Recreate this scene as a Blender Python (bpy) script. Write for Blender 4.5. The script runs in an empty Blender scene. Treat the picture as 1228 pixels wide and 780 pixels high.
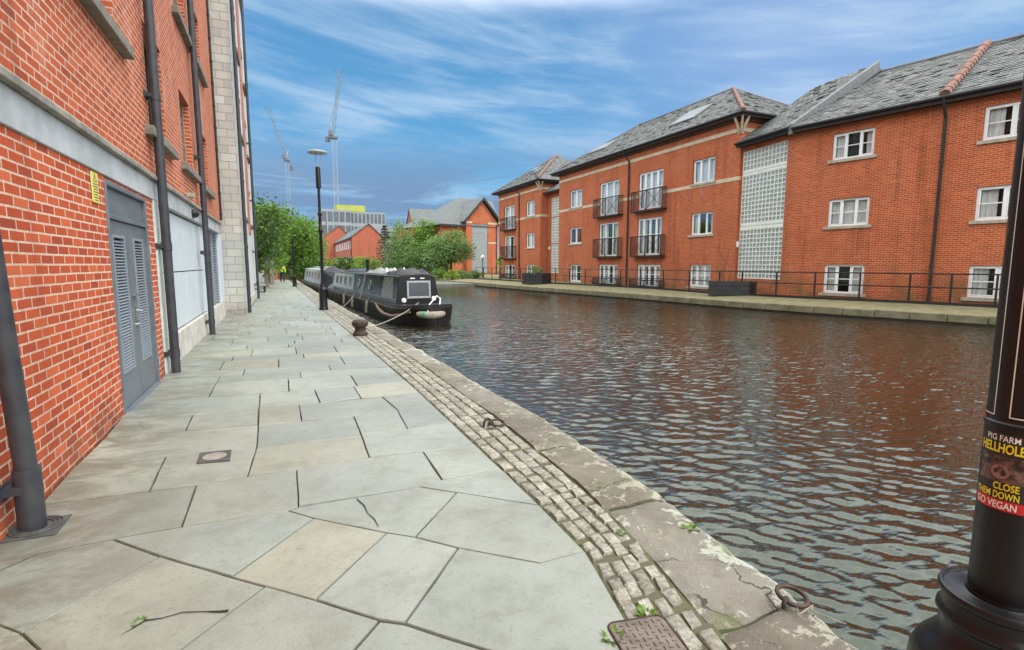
import bpy, bmesh, math, random
from mathutils import Vector, Matrix, noise as mnoise
import numpy as np
R = math.radians
rnd = random.Random(7)
S = bpy.context.scene
COL = S.collection

# ------------------------------------------------------------------ camera
F_PX, EYE = 620.0, 1.65
PITCH = math.atan(73.0 / F_PX)
YAW = R(24.004)
cam_d = bpy.data.cameras.new('camera')
cam = bpy.data.objects.new('camera', cam_d); COL.objects.link(cam)
cam_d.sensor_fit = 'HORIZONTAL'; cam_d.sensor_width = 36.0
cam_d.lens = F_PX / 1228.0 * 36.0
cam_d.clip_start = 0.05; cam_d.clip_end = 3000
cam.location = (0, 0, EYE)
cam.rotation_euler = (R(90) - PITCH, 0, -YAW)
S.camera = cam

# ------------------------------------------------------------------ light
SUN_EL, SUN_AZ = R(54), R(152)          # azimuth measured from +y clockwise
S.view_settings.view_transform = 'Standard'
S.view_settings.look = 'None'
S.view_settings.exposure = 0.45
S.view_settings.gamma = 1.0
S.view_settings.use_curve_mapping = False
sun_d = bpy.data.lights.new('sun', 'SUN')
sun_d.energy = 1.5; sun_d.angle = R(14); sun_d.color = (1.0, 0.955, 0.89)
sun = bpy.data.objects.new('sun', sun_d); COL.objects.link(sun)
sdir = Vector((math.sin(SUN_AZ) * math.cos(SUN_EL), math.cos(SUN_AZ) * math.cos(SUN_EL), math.sin(SUN_EL)))
sun.rotation_euler = sdir.to_track_quat('Z', 'Y').to_euler()

W = bpy.data.worlds.new('World'); S.world = W; W.use_nodes = True


class NT:
    """small helper round a node tree"""
    def __init__(s, tree):
        s.t = tree; s.n = tree.nodes; s.l = tree.links

    def add(s, typ, **kw):
        n = s.n.new(typ)
        for k, v in kw.items():
            setattr(n, k, v)
        return n

    def link(s, a, b):
        s.l.new(a, b)

    def val(s, sock, v):
        if isinstance(v, (int, float, tuple, list)):
            if isinstance(v, (tuple, list)) and len(v) == 3 and sock.type == 'RGBA':
                v = (*v, 1.0)
            sock.default_value = v
        else:
            s.l.new(v, sock)

    def math(s, op, a, b=None, c=None, clamp=False):
        n = s.add('ShaderNodeMath', operation=op); n.use_clamp = clamp
        s.val(n.inputs[0], a)
        if b is not None: s.val(n.inputs[1], b)
        if c is not None: s.val(n.inputs[2], c)
        return n.outputs[0]

    def mix(s, f, a, b, mode='MIX'):
        n = s.add('ShaderNodeMix', data_type='RGBA', blend_type=mode)
        s.val(n.inputs[0], f); s.val(n.inputs[6], a); s.val(n.inputs[7], b)
        return n.outputs[2]

    def noise(s, vec, scale, detail=4, rough=0.55, dist=0.0):
        n = s.add('ShaderNodeTexNoise')
        if vec is not None: s.l.new(vec, n.inputs['Vector'])
        n.inputs['Scale'].default_value = scale; n.inputs['Detail'].default_value = detail
        n.inputs['Roughness'].default_value = rough; n.inputs['Distortion'].default_value = dist
        return n.outputs['Fac']

    def mapping(s, vec, loc=(0, 0, 0), rot=(0, 0, 0), sc=(1, 1, 1)):
        n = s.add('ShaderNodeMapping'); s.l.new(vec, n.inputs[0])
        n.inputs[1].default_value = loc; n.inputs[2].default_value = rot; n.inputs[3].default_value = sc
        return n.outputs[0]

    def ramp(s, f, stops):
        n = s.add('ShaderNodeValToRGB'); s.val(n.inputs[0], f)
        e = n.color_ramp.elements
        while len(e) < len(stops): e.new(0.5)
        for k, (p, c) in enumerate(stops):
            e[k].position = p
            if isinstance(c, (int, float)): c = (c, c, c)
            e[k].color = (*c, 1.0)
        return n.outputs[0]

    def mrange(s, f, a, b, c=0.0, d=1.0, smooth=True):
        n = s.add('ShaderNodeMapRange', interpolation_type='SMOOTHSTEP' if smooth else 'LINEAR')
        s.val(n.inputs[0], f)
        for k, v in zip((1, 2, 3, 4), (a, b, c, d)): n.inputs[k].default_value = v
        return n.outputs[0]

    def bump(s, h, strength, dist, normal=None):
        n = s.add('ShaderNodeBump'); n.inputs['Strength'].default_value = strength
        n.inputs['Distance'].default_value = dist
        s.l.new(h, n.inputs['Height'])
        if normal is not None: s.l.new(normal, n.inputs['Normal'])
        return n.outputs[0]


def build_world():
    nt = NT(W.node_tree); nt.n.clear()
    out = nt.add('ShaderNodeOutputWorld'); bg = nt.add('ShaderNodeBackground')
    STR = 0.1
    bg.inputs[1].default_value = STR
    sky = nt.add('ShaderNodeTexSky', sky_type='NISHITA')
    sky.sun_disc = False; sky.sun_elevation = SUN_EL; sky.sun_rotation = SUN_AZ
    sky.air_density = 1.0; sky.dust_density = 0.6; sky.ozone_density = 2.5
    tc = nt.add('ShaderNodeTexCoord'); d = tc.outputs['Generated']
    sep = nt.add('ShaderNodeSeparateXYZ'); nt.link(d, sep.inputs[0])
    x, y, z = sep.outputs
    # blue of the clear air: the sky texture pulled towards the photograph's blue
    grad = nt.ramp(z, [(0.0, (2.6, 4.5, 6.1)), (0.08, (1.35, 3.6, 5.8)), (0.25, (0.78, 2.85, 5.3)), (0.6, (0.7, 2.0, 4.4))])
    base = nt.mix(0.85, sky.outputs[0], grad)
    # cloud streaks: azimuth and height as the cloud sheet's own coordinates
    az = nt.math('ARCTAN2', x, y)
    def sheet(sa, sz, tilt, loc):
        c_ = nt.add('ShaderNodeCombineXYZ')
        nt.val(c_.inputs[0], nt.math('MULTIPLY', az, sa)); nt.val(c_.inputs[1], nt.math('MULTIPLY', nt.math('ADD', z, nt.math('MULTIPLY', az, tilt)), sz)); c_.inputs[2].default_value = loc
        return c_.outputs[0]
    den = nt.math('ADD', nt.math('MAXIMUM', z, 0.0), 0.10)
    comb = nt.add('ShaderNodeCombineXYZ'); nt.link(nt.math('DIVIDE', x, den), comb.inputs[0]); nt.link(nt.math('DIVIDE', y, den), comb.inputs[1])
    pv = comb.outputs[0]
    n1 = nt.noise(sheet(1.5, 8.5, 0.16, 4.2), 1.25, 9, 0.60, 0.5)
    n1b = nt.noise(sheet(3.0, 26.0, 0.10, 9.1), 1.3, 8, 0.62, 0.6)
    n2 = nt.noise(sheet(1.7, 15.0, 0.03, 1.3), 1.15, 7, 0.58, 0.6)
    n3 = nt.noise(sheet(1.1, 3.0, 0.0, 6.6), 1.2, 4, 0.5, 0.2)
    wisps = nt.mrange(nt.math('ADD', nt.math('MULTIPLY', n1, 0.72), nt.math('MULTIPLY', n1b, 0.28)), 0.42, 0.70, 0.0, 0.78)
    banks = nt.mrange(n2, 0.43, 0.53, 0.0, 0.95)
    low = nt.math('MULTIPLY', nt.mrange(z, 0.24, 0.13), nt.mrange(z, 0.015, 0.07))
    veil = nt.math('MULTIPLY', nt.mrange(az, 0.35, 0.95), nt.mrange(n3, 0.32, 0.58, 0.2, 0.75))
    col = nt.mix(veil, base, (2.6, 3.7, 6.1))
    hi = nt.mrange(z, 0.0, 0.2, 0.6, 1.0)
    col = nt.mix(nt.math('MULTIPLY', wisps, hi), col, (4.3, 5.6, 7.0))
    col = nt.mix(nt.math('MULTIPLY', banks, low), col, (1.5, 2.45, 4.0))
    # mostly unseen bright cloud, added overhead and behind the viewer to light the scene
    nb = nt.noise(nt.mapping(pv, (9, 2, 0)), 0.9, 5, 0.55)
    up = nt.mrange(z, 0.40, 0.52)
    back = nt.math('MULTIPLY', nt.mrange(nt.math('ADD', nt.math('MULTIPLY', y, 0.93), nt.math('MULTIPLY', x, 0.37)), -0.1, -0.6), nt.mrange(z, -0.02, 0.12))
    side = nt.math('MULTIPLY', nt.mrange(nt.math('ADD', nt.math('MULTIPLY', y, 0.93), nt.math('MULTIPLY', x, 0.37)), 0.35, 0.0), nt.mrange(z, -0.02, 0.2))
    cov = nt.math('MAXIMUM', nt.math('MAXIMUM', up, back), side)
    deck = nt.mix(nt.mrange(nb, 0.35, 0.65), (14.5, 15.4, 16.4), (23.0, 22.8, 22.3))
    col = nt.mix(cov, col, deck)
    nt.link(col, bg.inputs[0]); nt.link(bg.outputs[0], out.inputs[0])


build_world()


# ------------------------------------------------------------------ projection helpers (photo pixel -> place in the world)
_fw = Vector((math.sin(YAW) * math.cos(PITCH), math.cos(YAW) * math.cos(PITCH), -math.sin(PITCH)))
_rt = Vector((math.cos(YAW), -math.sin(YAW), 0)); _up = _rt.cross(_fw)
CP = Vector((0, 0, EYE))


def ray(px, py): return _fw * F_PX + _rt * (px - 614.0) - _up * (py - 390.0)
def gz(px, py, z=0.0):
    d = ray(px, py); return CP + d * ((z - EYE) / d.z)
def gx(px, py, x):
    d = ray(px, py); return CP + d * (x / d.x)
def gy(px, py, y):
    d = ray(px, py); return CP + d * (y / d.y)


# ------------------------------------------------------------------ materials
def new_mat(name):
    m = bpy.data.materials.new(name); m.use_nodes = True
    nt = NT(m.node_tree)
    b = nt.n['Principled BSDF']
    return m, nt, b


def mat(name, col, rough=0.6, metal=0.0, var=0.25, scale=6.0, bump=0.0, bscale=40.0, spec=0.5, tint=False, coat=0.0, col2=None):
    m, nt, b = new_mat(name)
    tc = nt.add('ShaderNodeTexCoord'); o = tc.outputs['Object']
    f = nt.mrange(nt.noise(o, scale, 6, 0.6), 0.3, 0.7)
    c2 = col2 or tuple(c * (1 - var) for c in col)
    c = nt.mix(f, col, c2)
    if tint:
        a = nt.add('ShaderNodeAttribute', attribute_name='tint')
        c = nt.mix(1.0, c, a.outputs['Color'], 'MULTIPLY')
    nt.link(c, b.inputs['Base Color'])
    b.inputs['Metallic'].default_value = metal
    nt.link(nt.mrange(f, 0, 1, max(rough - 0.07, 0.02), min(rough + 0.07, 1)), b.inputs['Roughness'])
    b.inputs['Specular IOR Level'].default_value = spec
    if coat:
        b.inputs['Coat Weight'].default_value = coat; b.inputs['Coat Roughness'].default_value = 0.06
    if bump:
        nt.link(nt.bump(nt.noise(o, bscale, 5, 0.6), bump, 0.01), b.inputs['Normal'])
    return m


def brick_mat(name, c1, c2, mortar, bw=0.225, rh=0.075, ms=0.011, bumpd=0.006, stain=0.25, eff=(0.6, 0.5, 0.45), effl=0.62, moss=0.0, tone_amt=0.5):
    m, nt, b = new_mat(name)
    tc = nt.add('ShaderNodeTexCoord'); uv = tc.outputs['UV']; o = tc.outputs['Object']
    wob = nt.add('ShaderNodeTexNoise'); nt.link(uv, wob.inputs['Vector']); wob.inputs['Scale'].default_value = 5.0
    off = nt.add('ShaderNodeVectorMath', operation='MULTIPLY_ADD')
    nt.link(wob.outputs['Color'], off.inputs[0]); off.inputs[1].default_value = (0.006, 0.006, 0); nt.link(uv, off.inputs[2])
    br = nt.add('ShaderNodeTexBrick'); nt.link(off.outputs[0], br.inputs['Vector'])
    br.offset = 0.5; br.squash = 1.0
    nt.val(br.inputs['Color1'], c1); nt.val(br.inputs['Color2'], c2); nt.val(br.inputs['Mortar'], mortar)
    br.inputs['Scale'].default_value = 1.0; br.inputs['Mortar Size'].default_value = ms
    br.inputs['Mortar Smooth'].default_value = 0.15; br.inputs['Bias'].default_value = 0.0
    br.inputs['Brick Width'].default_value = bw; br.inputs['Row Height'].default_value = rh
    fine = nt.noise(o, 38, 5, 0.65); big = nt.noise(o, 0.55, 5, 0.6)
    c = nt.mix(nt.mrange(fine, 0.3, 0.75, 0.0, 0.35), br.outputs['Color'], (c2[0] * 0.62, c2[1] * 0.62, c2[2] * 0.62))
    c = nt.mix(nt.mrange(big, 0.42, 0.75, 0, stain), c, (c1[0] * 0.6, c1[1] * 0.7, c1[2] * 0.75))
    # lime bloom washed down the wall
    ef = nt.noise(nt.mapping(o, sc=(1.1, 1.1, 0.45)), 1.3, 7, 0.68)
    c = nt.mix(nt.mrange(ef, effl, effl + 0.16, 0.0, 0.38), c, eff)
    stk = nt.noise(nt.mapping(o, sc=(2.6, 2.6, 0.16)), 1.0, 6, 0.65)
    c = nt.mix(nt.mrange(stk, 0.50, 0.70, 0, 0.42), c, (c2[0] * 0.42, c2[1] * 0.6, c2[2] * 0.8))
    foot = nt.add('ShaderNodeSeparateXYZ'); nt.link(o, foot.inputs[0])
    ft = nt.math('MULTIPLY', nt.mrange(foot.outputs[2], 0.55, 0.02), nt.mrange(nt.noise(o, 2.2, 6, 0.7), 0.36, 0.62))
    c = nt.mix(nt.math('MULTIPLY', ft, 0.65), c, (0.11, 0.075, 0.05))   # damp, dirty courses above the ground
    us = nt.add('ShaderNodeSeparateXYZ'); nt.link(off.outputs[0], us.inputs[0])
    rown = nt.math('FLOOR', nt.math('DIVIDE', us.outputs[1], rh))
    even = nt.math('SUBTRACT', 1.0, nt.math('FLOORED_MODULO', rown, 2.0))
    coln = nt.math('FLOOR', nt.math('ADD', nt.math('DIVIDE', us.outputs[0], bw), nt.math('MULTIPLY', even, 0.5)))
    cv = nt.add('ShaderNodeCombineXYZ'); nt.link(coln, cv.inputs[0]); nt.link(rown, cv.inputs[1])
    wn = nt.add('ShaderNodeTexWhiteNoise', noise_dimensions='2D'); nt.link(cv.outputs[0], wn.inputs['Vector'])
    face = nt.math('SUBTRACT', 1.0, br.outputs['Fac'])
    dk = nt.math('MULTIPLY', nt.mrange(wn.outputs['Value'], 0.78, 1.0), face)
    c = nt.mix(nt.math('MULTIPLY', dk, tone_amt), c, (c2[0] * 0.5, c2[1] * 0.55, c2[2] * 0.8))
    lt = nt.math('MULTIPLY', nt.mrange(wn.outputs['Value'], 0.25, 0.0), face)
    c = nt.mix(nt.math('MULTIPLY', lt, tone_amt), c, (c1[0] * 1.12, c1[1] * 1.55, c1[2] * 1.8))
    if moss:
        sp = nt.add('ShaderNodeSeparateXYZ'); nt.link(o, sp.inputs[0])
        g = nt.math('MULTIPLY', nt.mrange(sp.outputs[2], 1.9, 0.1), nt.mrange(nt.noise(o, 1.2, 5, 0.65), 0.40, 0.66))
        c = nt.mix(nt.math('MULTIPLY', g, moss), c, (0.13, 0.105, 0.045))
    nt.link(c, b.inputs['Base Color'])
    b.inputs['Roughness'].default_value = 0.85; b.inputs['Specular IOR Level'].default_value = 0.25
    h = nt.math('MULTIPLY_ADD', fine, 0.35, nt.math('SUBTRACT', 1.0, br.outputs['Fac']))
    nt.link(nt.bump(h, 0.8, bumpd), b.inputs['Normal'])
    return m


def slate_mat(name, tone=1.0):
    m, nt, b = new_mat(name)
    tc = nt.add('ShaderNodeTexCoord'); uv = tc.outputs['UV']; o = tc.outputs['Object']
    wob = nt.add('ShaderNodeTexNoise'); nt.link(uv, wob.inputs['Vector']); wob.inputs['Scale'].default_value = 2.5; wob.inputs['Detail'].default_value = 6
    off = nt.add('ShaderNodeVectorMath', operation='MULTIPLY_ADD')
    nt.link(wob.outputs['Color'], off.inputs[0]); off.inputs[1].default_value = (0.05, 0.06, 0); nt.link(uv, off.inputs[2])
    br = nt.add('ShaderNodeTexBrick'); nt.link(off.outputs[0], br.inputs['Vector'])
    t = tone
    nt.val(br.inputs['Color1'], (0.125 * t, 0.142 * t, 0.14 * t)); nt.val(br.inputs['Color2'], (0.085 * t, 0.097 * t, 0.098 * t)); nt.val(br.inputs['Mortar'], (0.03, 0.032, 0.034))
    br.inputs['Scale'].default_value = 1.0; br.inputs['Mortar Size'].default_value = 0.014
    br.inputs['Brick Width'].default_value = 0.32; br.inputs['Row Height'].default_value = 0.235
    n1 = nt.noise(o, 1.1, 7, 0.7); n2 = nt.noise(nt.mapping(uv, sc=(1.0, 2.4, 1)), 2.1, 7, 0.75)
    n4 = nt.noise(nt.mapping(off.outputs[0], sc=(1.6, 5.5, 1)), 1.6, 4, 0.7)
    saw = nt.add('ShaderNodeSeparateXYZ'); nt.link(off.outputs[0], saw.inputs[0])
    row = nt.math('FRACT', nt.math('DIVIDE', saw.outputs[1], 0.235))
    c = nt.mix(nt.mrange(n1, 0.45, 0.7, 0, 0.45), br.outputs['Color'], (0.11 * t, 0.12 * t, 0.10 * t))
    lip = nt.math('MULTIPLY', nt.mrange(row, 0.30, 0.05), nt.mrange(n4, 0.44, 0.58))   # shade under lifted slate tails, painted into the colour
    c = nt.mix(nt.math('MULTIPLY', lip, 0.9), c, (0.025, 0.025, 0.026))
    c = nt.mix(nt.mrange(n2, 0.60, 0.67, 0, 0.85), c, (0.06, 0.05, 0.045))
    nt.link(c, b.inputs['Base Color'])
    b.inputs['Roughness'].default_value = 0.6
    h = nt.math('ADD', nt.math('MULTIPLY', row, -0.9), nt.math('MULTIPLY', br.outputs['Fac'], -0.6))
    h = nt.math('ADD', h, nt.math('MULTIPLY', n2, 1.6))
    nt.link(nt.bump(h, 1.0, 0.035), b.inputs['Normal'])
    return m


def glass_mat(name, tint=(0.62, 0.66, 0.66), refl=1.0):
    m, nt, b = new_mat(name)
    nt.n.remove(b)
    out = nt.n['Material Output']
    tr = nt.add('ShaderNodeBsdfTransparent'); tr.inputs[0].default_value = (*tint, 1)
    gl = nt.add('ShaderNodeBsdfGlossy'); gl.inputs['Roughness'].default_value = 0.015; gl.inputs[0].default_value = (0.95, 0.97, 1, 1)
    fr = nt.add('ShaderNodeFresnel'); fr.inputs['IOR'].default_value = 1.7
    geo = nt.add('ShaderNodeTexCoord')
    nt.link(nt.bump(nt.noise(geo.outputs['Object'], 1.6, 2, 0.5), 0.12, 0.05), gl.inputs['Normal'])
    mx = nt.add('ShaderNodeMixShader')
    nt.link(nt.math('MULTIPLY_ADD', fr.outputs[0], refl, 0.04, clamp=True), mx.inputs[0])
    nt.link(tr.outputs[0], mx.inputs[1]); nt.link(gl.outputs[0], mx.inputs[2])
    nt.link(mx.outputs[0], out.inputs[0])
    return m


def flag_mat():
    m, nt, b = new_mat('york_stone')
    tc = nt.add('ShaderNodeTexCoord'); o = tc.outputs['Object']
    a = nt.add('ShaderNodeAttribute', attribute_name='tint')
    n1 = nt.noise(o, 0.75, 6, 0.6, 0.4); n2 = nt.noise(o, 3.5, 7, 0.68, 0.3); n3 = nt.noise(o, 60, 4, 0.7)
    n4 = nt.noise(o, 190, 3, 0.7)
    c = nt.mix(nt.mrange(n1, 0.3, 0.7), (0.282, 0.308, 0.258), (0.212, 0.234, 0.197))
    c = nt.mix(nt.mrange(n2, 0.45, 0.72, 0, 0.6), c, (0.165, 0.172, 0.14))
    c = nt.mix(nt.mrange(n2, 0.42, 0.25, 0, 0.45), c, (0.30, 0.295, 0.225))
    c = nt.mix(nt.mrange(n3, 0.56, 0.72, 0, 0.5), c, (0.14, 0.14, 0.115))
    c = nt.mix(nt.mrange(n4, 0.54, 0.72, 0, 0.45), c, (0.12, 0.12, 0.10))
    c = nt.mix(nt.mrange(n4, 0.46, 0.32, 0, 0.4), c, (0.40, 0.40, 0.34))
    n5 = nt.noise(nt.mapping(o, rot=(0, 0, R(35)), sc=(0.5, 1.4, 1)), 1.6, 8, 0.72, 0.8)
    c = nt.mix(nt.mrange(n5, 0.52, 0.70, 0, 0.5), c, (0.165, 0.165, 0.125))
    c = nt.mix(nt.mrange(n5, 0.44, 0.30, 0, 0.4), c, (0.34, 0.335, 0.28))
    c = nt.mix(1.0, c, a.outputs['Color'], 'MULTIPLY')
    v2 = nt.add('ShaderNodeTexVoronoi'); nt.link(o, v2.inputs['Vector']); v2.inputs['Scale'].default_value = 26
    pit = nt.math('MULTIPLY', nt.mrange(v2.outputs['Distance'], 0.16, 0.08), nt.mrange(nt.noise(o, 2.6, 4), 0.50, 0.60))
    c = nt.mix(nt.math('MULTIPLY', pit, 0.6), c, (0.10, 0.10, 0.08))
    n6 = nt.noise(o, 15, 6, 0.75)
    c = nt.mix(nt.mrange(n6, 0.52, 0.70, 0, 0.45), c, (0.15, 0.152, 0.122))
    # damp dirt that gathers along the foot of the wall, with its own ragged outline
    sp = nt.add('ShaderNodeSeparateXYZ'); nt.link(o, sp.inputs[0])
    edge = nt.mrange(sp.outputs[0], -0.30, -1.45)
    dirt = nt.math('MULTIPLY', edge, nt.mrange(nt.noise(nt.mapping(o, rot=(0, 0, R(20)), sc=(0.8, 1.5, 1)), 1.9, 7, 0.74, 0.6), 0.42, 0.60))
    c = nt.mix(nt.math('MULTIPLY', dirt, 0.75), c, (0.115, 0.108, 0.078))
    # spots: chewing gum and lichen
    v = nt.add('ShaderNodeTexVoronoi'); nt.link(o, v.inputs['Vector']); v.inputs['Scale'].default_value = 2.3
    spot = nt.math('MULTIPLY', nt.math('LESS_THAN', v.outputs['Distance'], 0.045), nt.math('GREATER_THAN', nt.noise(o, 1.7, 2), 0.52))
    c = nt.mix(nt.math('MULTIPLY', spot, 0.45), c, (0.17, 0.17, 0.15))
    nt.link(c, b.inputs['Base Color'])
    nt.link(nt.mrange(n2, 0.3, 0.7, 0.34, 0.58), b.inputs['Roughness'])
    b.inputs['Specular IOR Level'].default_value = 0.75
    h = nt.math('ADD', nt.math('MULTIPLY', n2, 0.8), nt.math('MULTIPLY', n3, 0.3))
    nt.link(nt.bump(h, 0.5, 0.010), b.inputs['Normal'])
    return m


def coping_mat():
    m, nt, b = new_mat('coping_sandstone')
    tc = nt.add('ShaderNodeTexCoord'); o = tc.outputs['Object']
    a = nt.add('ShaderNodeAttribute', attribute_name='tint')
    n1 = nt.noise(o, 1.6, 7, 0.65, 0.4); n2 = nt.noise(o, 9, 7, 0.7); n3 = nt.noise(o, 80, 4, 0.7)
    c = nt.mix(nt.mrange(n1, 0.35, 0.68), (0.262, 0.250, 0.208), (0.170, 0.156, 0.126))
    c = nt.mix(nt.mrange(n2, 0.5, 0.75, 0, 0.6), c, (0.15, 0.135, 0.10))
    # pale lichen blotches of several sizes, thicker towards the water
    at = nt.add('ShaderNodeAttribute', attribute_name='edge')
    l1 = nt.noise(o, 11, 8, 0.72, 0.5); l2 = nt.noise(o, 3.2, 6, 0.7, 0.3)
    lv = nt.math('ADD', nt.math('MULTIPLY', l1, 0.6), nt.math('MULTIPLY', l2, 0.5))
    lv = nt.math('MULTIPLY_ADD', at.outputs['Fac'], 0.075, lv)
    lich = nt.mrange(lv, 0.608, 0.630)
    c = nt.mix(nt.math('MULTIPLY', lich, 0.8), c, (0.46, 0.48, 0.40))
    cr = nt.add('ShaderNodeTexVoronoi', feature='DISTANCE_TO_EDGE'); cr.inputs['Scale'].default_value = 1.25
    cw = nt.add('ShaderNodeTexNoise'); nt.link(o, cw.inputs['Vector']); cw.inputs['Scale'].default_value = 5; cw.inputs['Detail'].default_value = 5
    cva = nt.add('ShaderNodeVectorMath', operation='MULTIPLY_ADD'); nt.link(cw.outputs['Color'], cva.inputs[0]); cva.inputs[1].default_value = (0.35, 0.35, 0); nt.link(o, cva.inputs[2]); nt.link(cva.outputs[0], cr.inputs['Vector'])
    crack = nt.math('MULTIPLY', nt.mrange(cr.outputs['Distance'], 0.010, 0.003), nt.mrange(nt.noise(o, 0.9, 3), 0.50, 0.56))
    c = nt.mix(nt.math('MULTIPLY', crack, 0.85), c, (0.03, 0.026, 0.02))
    c = nt.mix(nt.mrange(n3, 0.56, 0.75, 0, 0.5), c, (0.09, 0.08, 0.06))
    mo = nt.mrange(nt.noise(o, 3.1, 6, 0.7), 0.58, 0.68, 0, 0.7)
    c = nt.mix(mo, c, (0.12, 0.14, 0.045))
    c = nt.mix(1.0, c, a.outputs['Color'], 'MULTIPLY')
    nt.link(c, b.inputs['Base Color']); b.inputs['Roughness'].default_value = 0.85
    h = nt.math('ADD', nt.math('MULTIPLY', n2, 1.0), nt.math('MULTIPLY', n3, 0.5))
    nt.link(nt.bump(h, 0.9, 0.03), b.inputs['Normal'])
    return m


def water_mat():
    m, nt, b = new_mat('canal_water')
    tc = nt.add('ShaderNodeTexCoord'); o = tc.outputs['Object']
    nt.val(b.inputs['Base Color'], (0.020, 0.015, 0.008))
    b.inputs['Roughness'].default_value = 0.03; b.inputs['IOR'].default_value = 1.82
    b.inputs['Specular IOR Level'].default_value = 0.5
    nt.val(b.inputs['Specular Tint'], (0.66, 0.86, 0.68))
    a1 = nt.noise(nt.mapping(o, rot=(0, 0, R(35)), sc=(0.42, 1.0, 1)), 13.0, 3, 0.5, 0.3)
    a2 = nt.noise(nt.mapping(o, rot=(0, 0, R(25)), sc=(0.40, 1.0, 1)), 6.0, 2, 0.5, 0.3)
    # the mesh carries the ripples close by; farther out they are finer than its faces and become bump
    sp = nt.add('ShaderNodeSeparateXYZ'); nt.link(o, sp.inputs[0])
    dist = nt.math('SQRT', nt.math('ADD', nt.math('MULTIPLY', sp.outputs[0], sp.outputs[0]), nt.math('MULTIPLY', sp.outputs[1], sp.outputs[1])))
    lee = nt.mrange(nt.math('ADD', sp.outputs[1], nt.math('MULTIPLY', sp.outputs[0], 0.9)), 25, 50, 1.0, 0.22)
    far = nt.mrange(dist, 5, 14, 0.0, 1.0)
    h = nt.math('ADD', nt.math('MULTIPLY', a1, 0.30), nt.math('MULTIPLY', nt.math('MULTIPLY', a2, 2.1), far))
    h = nt.math('MULTIPLY', h, lee)
    nt.link(nt.bump(h, 1.0, 0.035), b.inputs['Normal'])
    return m


M = {}
M['brick_near'] = brick_mat('brick_near', (0.57, 0.102, 0.034), (0.43, 0.070, 0.025), (0.72, 0.56, 0.43), ms=0.0085)
M['brick_near_up'] = brick_mat('brick_near_upper', (0.55, 0.116, 0.042), (0.42, 0.080, 0.030), (0.68, 0.48, 0.35), ms=0.0095, effl=0.56, eff=(0.68, 0.52, 0.44))
M['brick_far'] = brick_mat('brick_far', (0.52, 0.086, 0.026), (0.33, 0.050, 0.017), (0.56, 0.27, 0.14), ms=0.014, bumpd=0.006, stain=0.35, moss=0.8)
M['brick_distant'] = brick_mat('brick_distant', (0.46, 0.10, 0.05), (0.36, 0.075, 0.04), (0.40, 0.2, 0.13), bumpd=0.002)
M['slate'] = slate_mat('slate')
M['slate_piece'] = mat('slate_piece', (0.118, 0.130, 0.130), 0.58, var=0.35, scale=5.0, bump=0.4, bscale=30, tint=True, col2=(0.085, 0.09, 0.078))
M['slate_far'] = slate_mat('slate_far', 1.15)
M['flag'] = flag_mat()
M['coping'] = coping_mat()
M['water'] = water_mat()
M['bed'] = mat('joint_moss', (0.045, 0.040, 0.030), 0.95, var=0.3, scale=3, bump=0.6, bscale=60, col2=(0.052, 0.072, 0.020))
M['crack'] = mat('crack_soil', (0.025, 0.022, 0.017), 0.95, var=0.4, scale=30)
M['sett'] = mat('granite_sett', (0.36, 0.36, 0.31), 0.85, var=0.5, scale=34, bump=1.0, bscale=60, tint=True)
M['sett_bed'] = mat('sett_bed_moss', (0.10, 0.092, 0.066), 0.95, scale=5.0, bump=1.0, bscale=50, col2=(0.105, 0.115, 0.045))
M['band'] = mat('painted_steel_band', (0.52, 0.55, 0.56), 0.5, var=0.3, scale=2.5, bump=0.1)
M['ledge'] = mat('weathered_concrete', (0.33, 0.31, 0.27), 0.85, var=0.45, scale=5, bump=0.4)
M['sill'] = mat('stone_sill', (0.42, 0.38, 0.30), 0.8, var=0.35, scale=5, bump=0.25)
M['sill_grey'] = mat('grey_sill', (0.24, 0.22, 0.18), 0.85, var=0.4, scale=7, bump=0.3)
M['door'] = mat('blue_grey_door_paint', (0.105, 0.128, 0.150), 0.42, scale=4, bump=0.08, col2=(0.15, 0.17, 0.185))
M['louvre'] = mat('louvre_metal', (0.25, 0.29, 0.33), 0.45, var=0.15)
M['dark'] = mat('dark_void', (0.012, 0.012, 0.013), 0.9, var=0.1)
M['steel'] = mat('brushed_steel', (0.55, 0.55, 0.53), 0.32, metal=0.9, var=0.15)
M['panel'] = mat('pale_blue_grey_panel', (0.58, 0.65, 0.69), 0.5, var=0.12, scale=1.4, bump=0.05)
M['plinth'] = mat('pale_plinth', (0.58, 0.56, 0.50), 0.85, var=0.3, scale=2.2, bump=0.3)
M['pale_post'] = mat('pale_green_post', (0.55, 0.60, 0.56), 0.6, var=0.2)
M['pipe'] = mat('dark_grey_pipe', (0.027, 0.030, 0.038), 0.5, scale=7, bump=0.12, bscale=50, col2=(0.047, 0.049, 0.054))
M['pipe_far'] = mat('black_pipe', (0.022, 0.020, 0.020), 0.5, var=0.2)
M['pier'] = brick_mat('stone_pier', (0.56, 0.54, 0.48), (0.43, 0.415, 0.37), (0.30, 0.285, 0.25), bw=0.42, rh=0.235, ms=0.012, stain=0.4, eff=(0.5, 0.48, 0.44), effl=0.74, tone_amt=0.16)
M['render'] = mat('pale_cladding', (0.62, 0.66, 0.65), 0.6, var=0.2, scale=1.2)
M['yellow'] = mat('yellow_sign', (0.72, 0.66, 0.14), 0.4, var=0.05)
M['black_ink'] = mat('black_ink', (0.02, 0.02, 0.02), 0.5, var=0.0)
M['white_ink'] = mat('white_ink', (0.85, 0.85, 0.82), 0.5, var=0.05)
M['lamp_black'] = mat('black_gloss_paint', (0.009, 0.0095, 0.0105), 0.33, var=0.3, scale=9, bump=0.12, bscale=28, spec=0.38)
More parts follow.
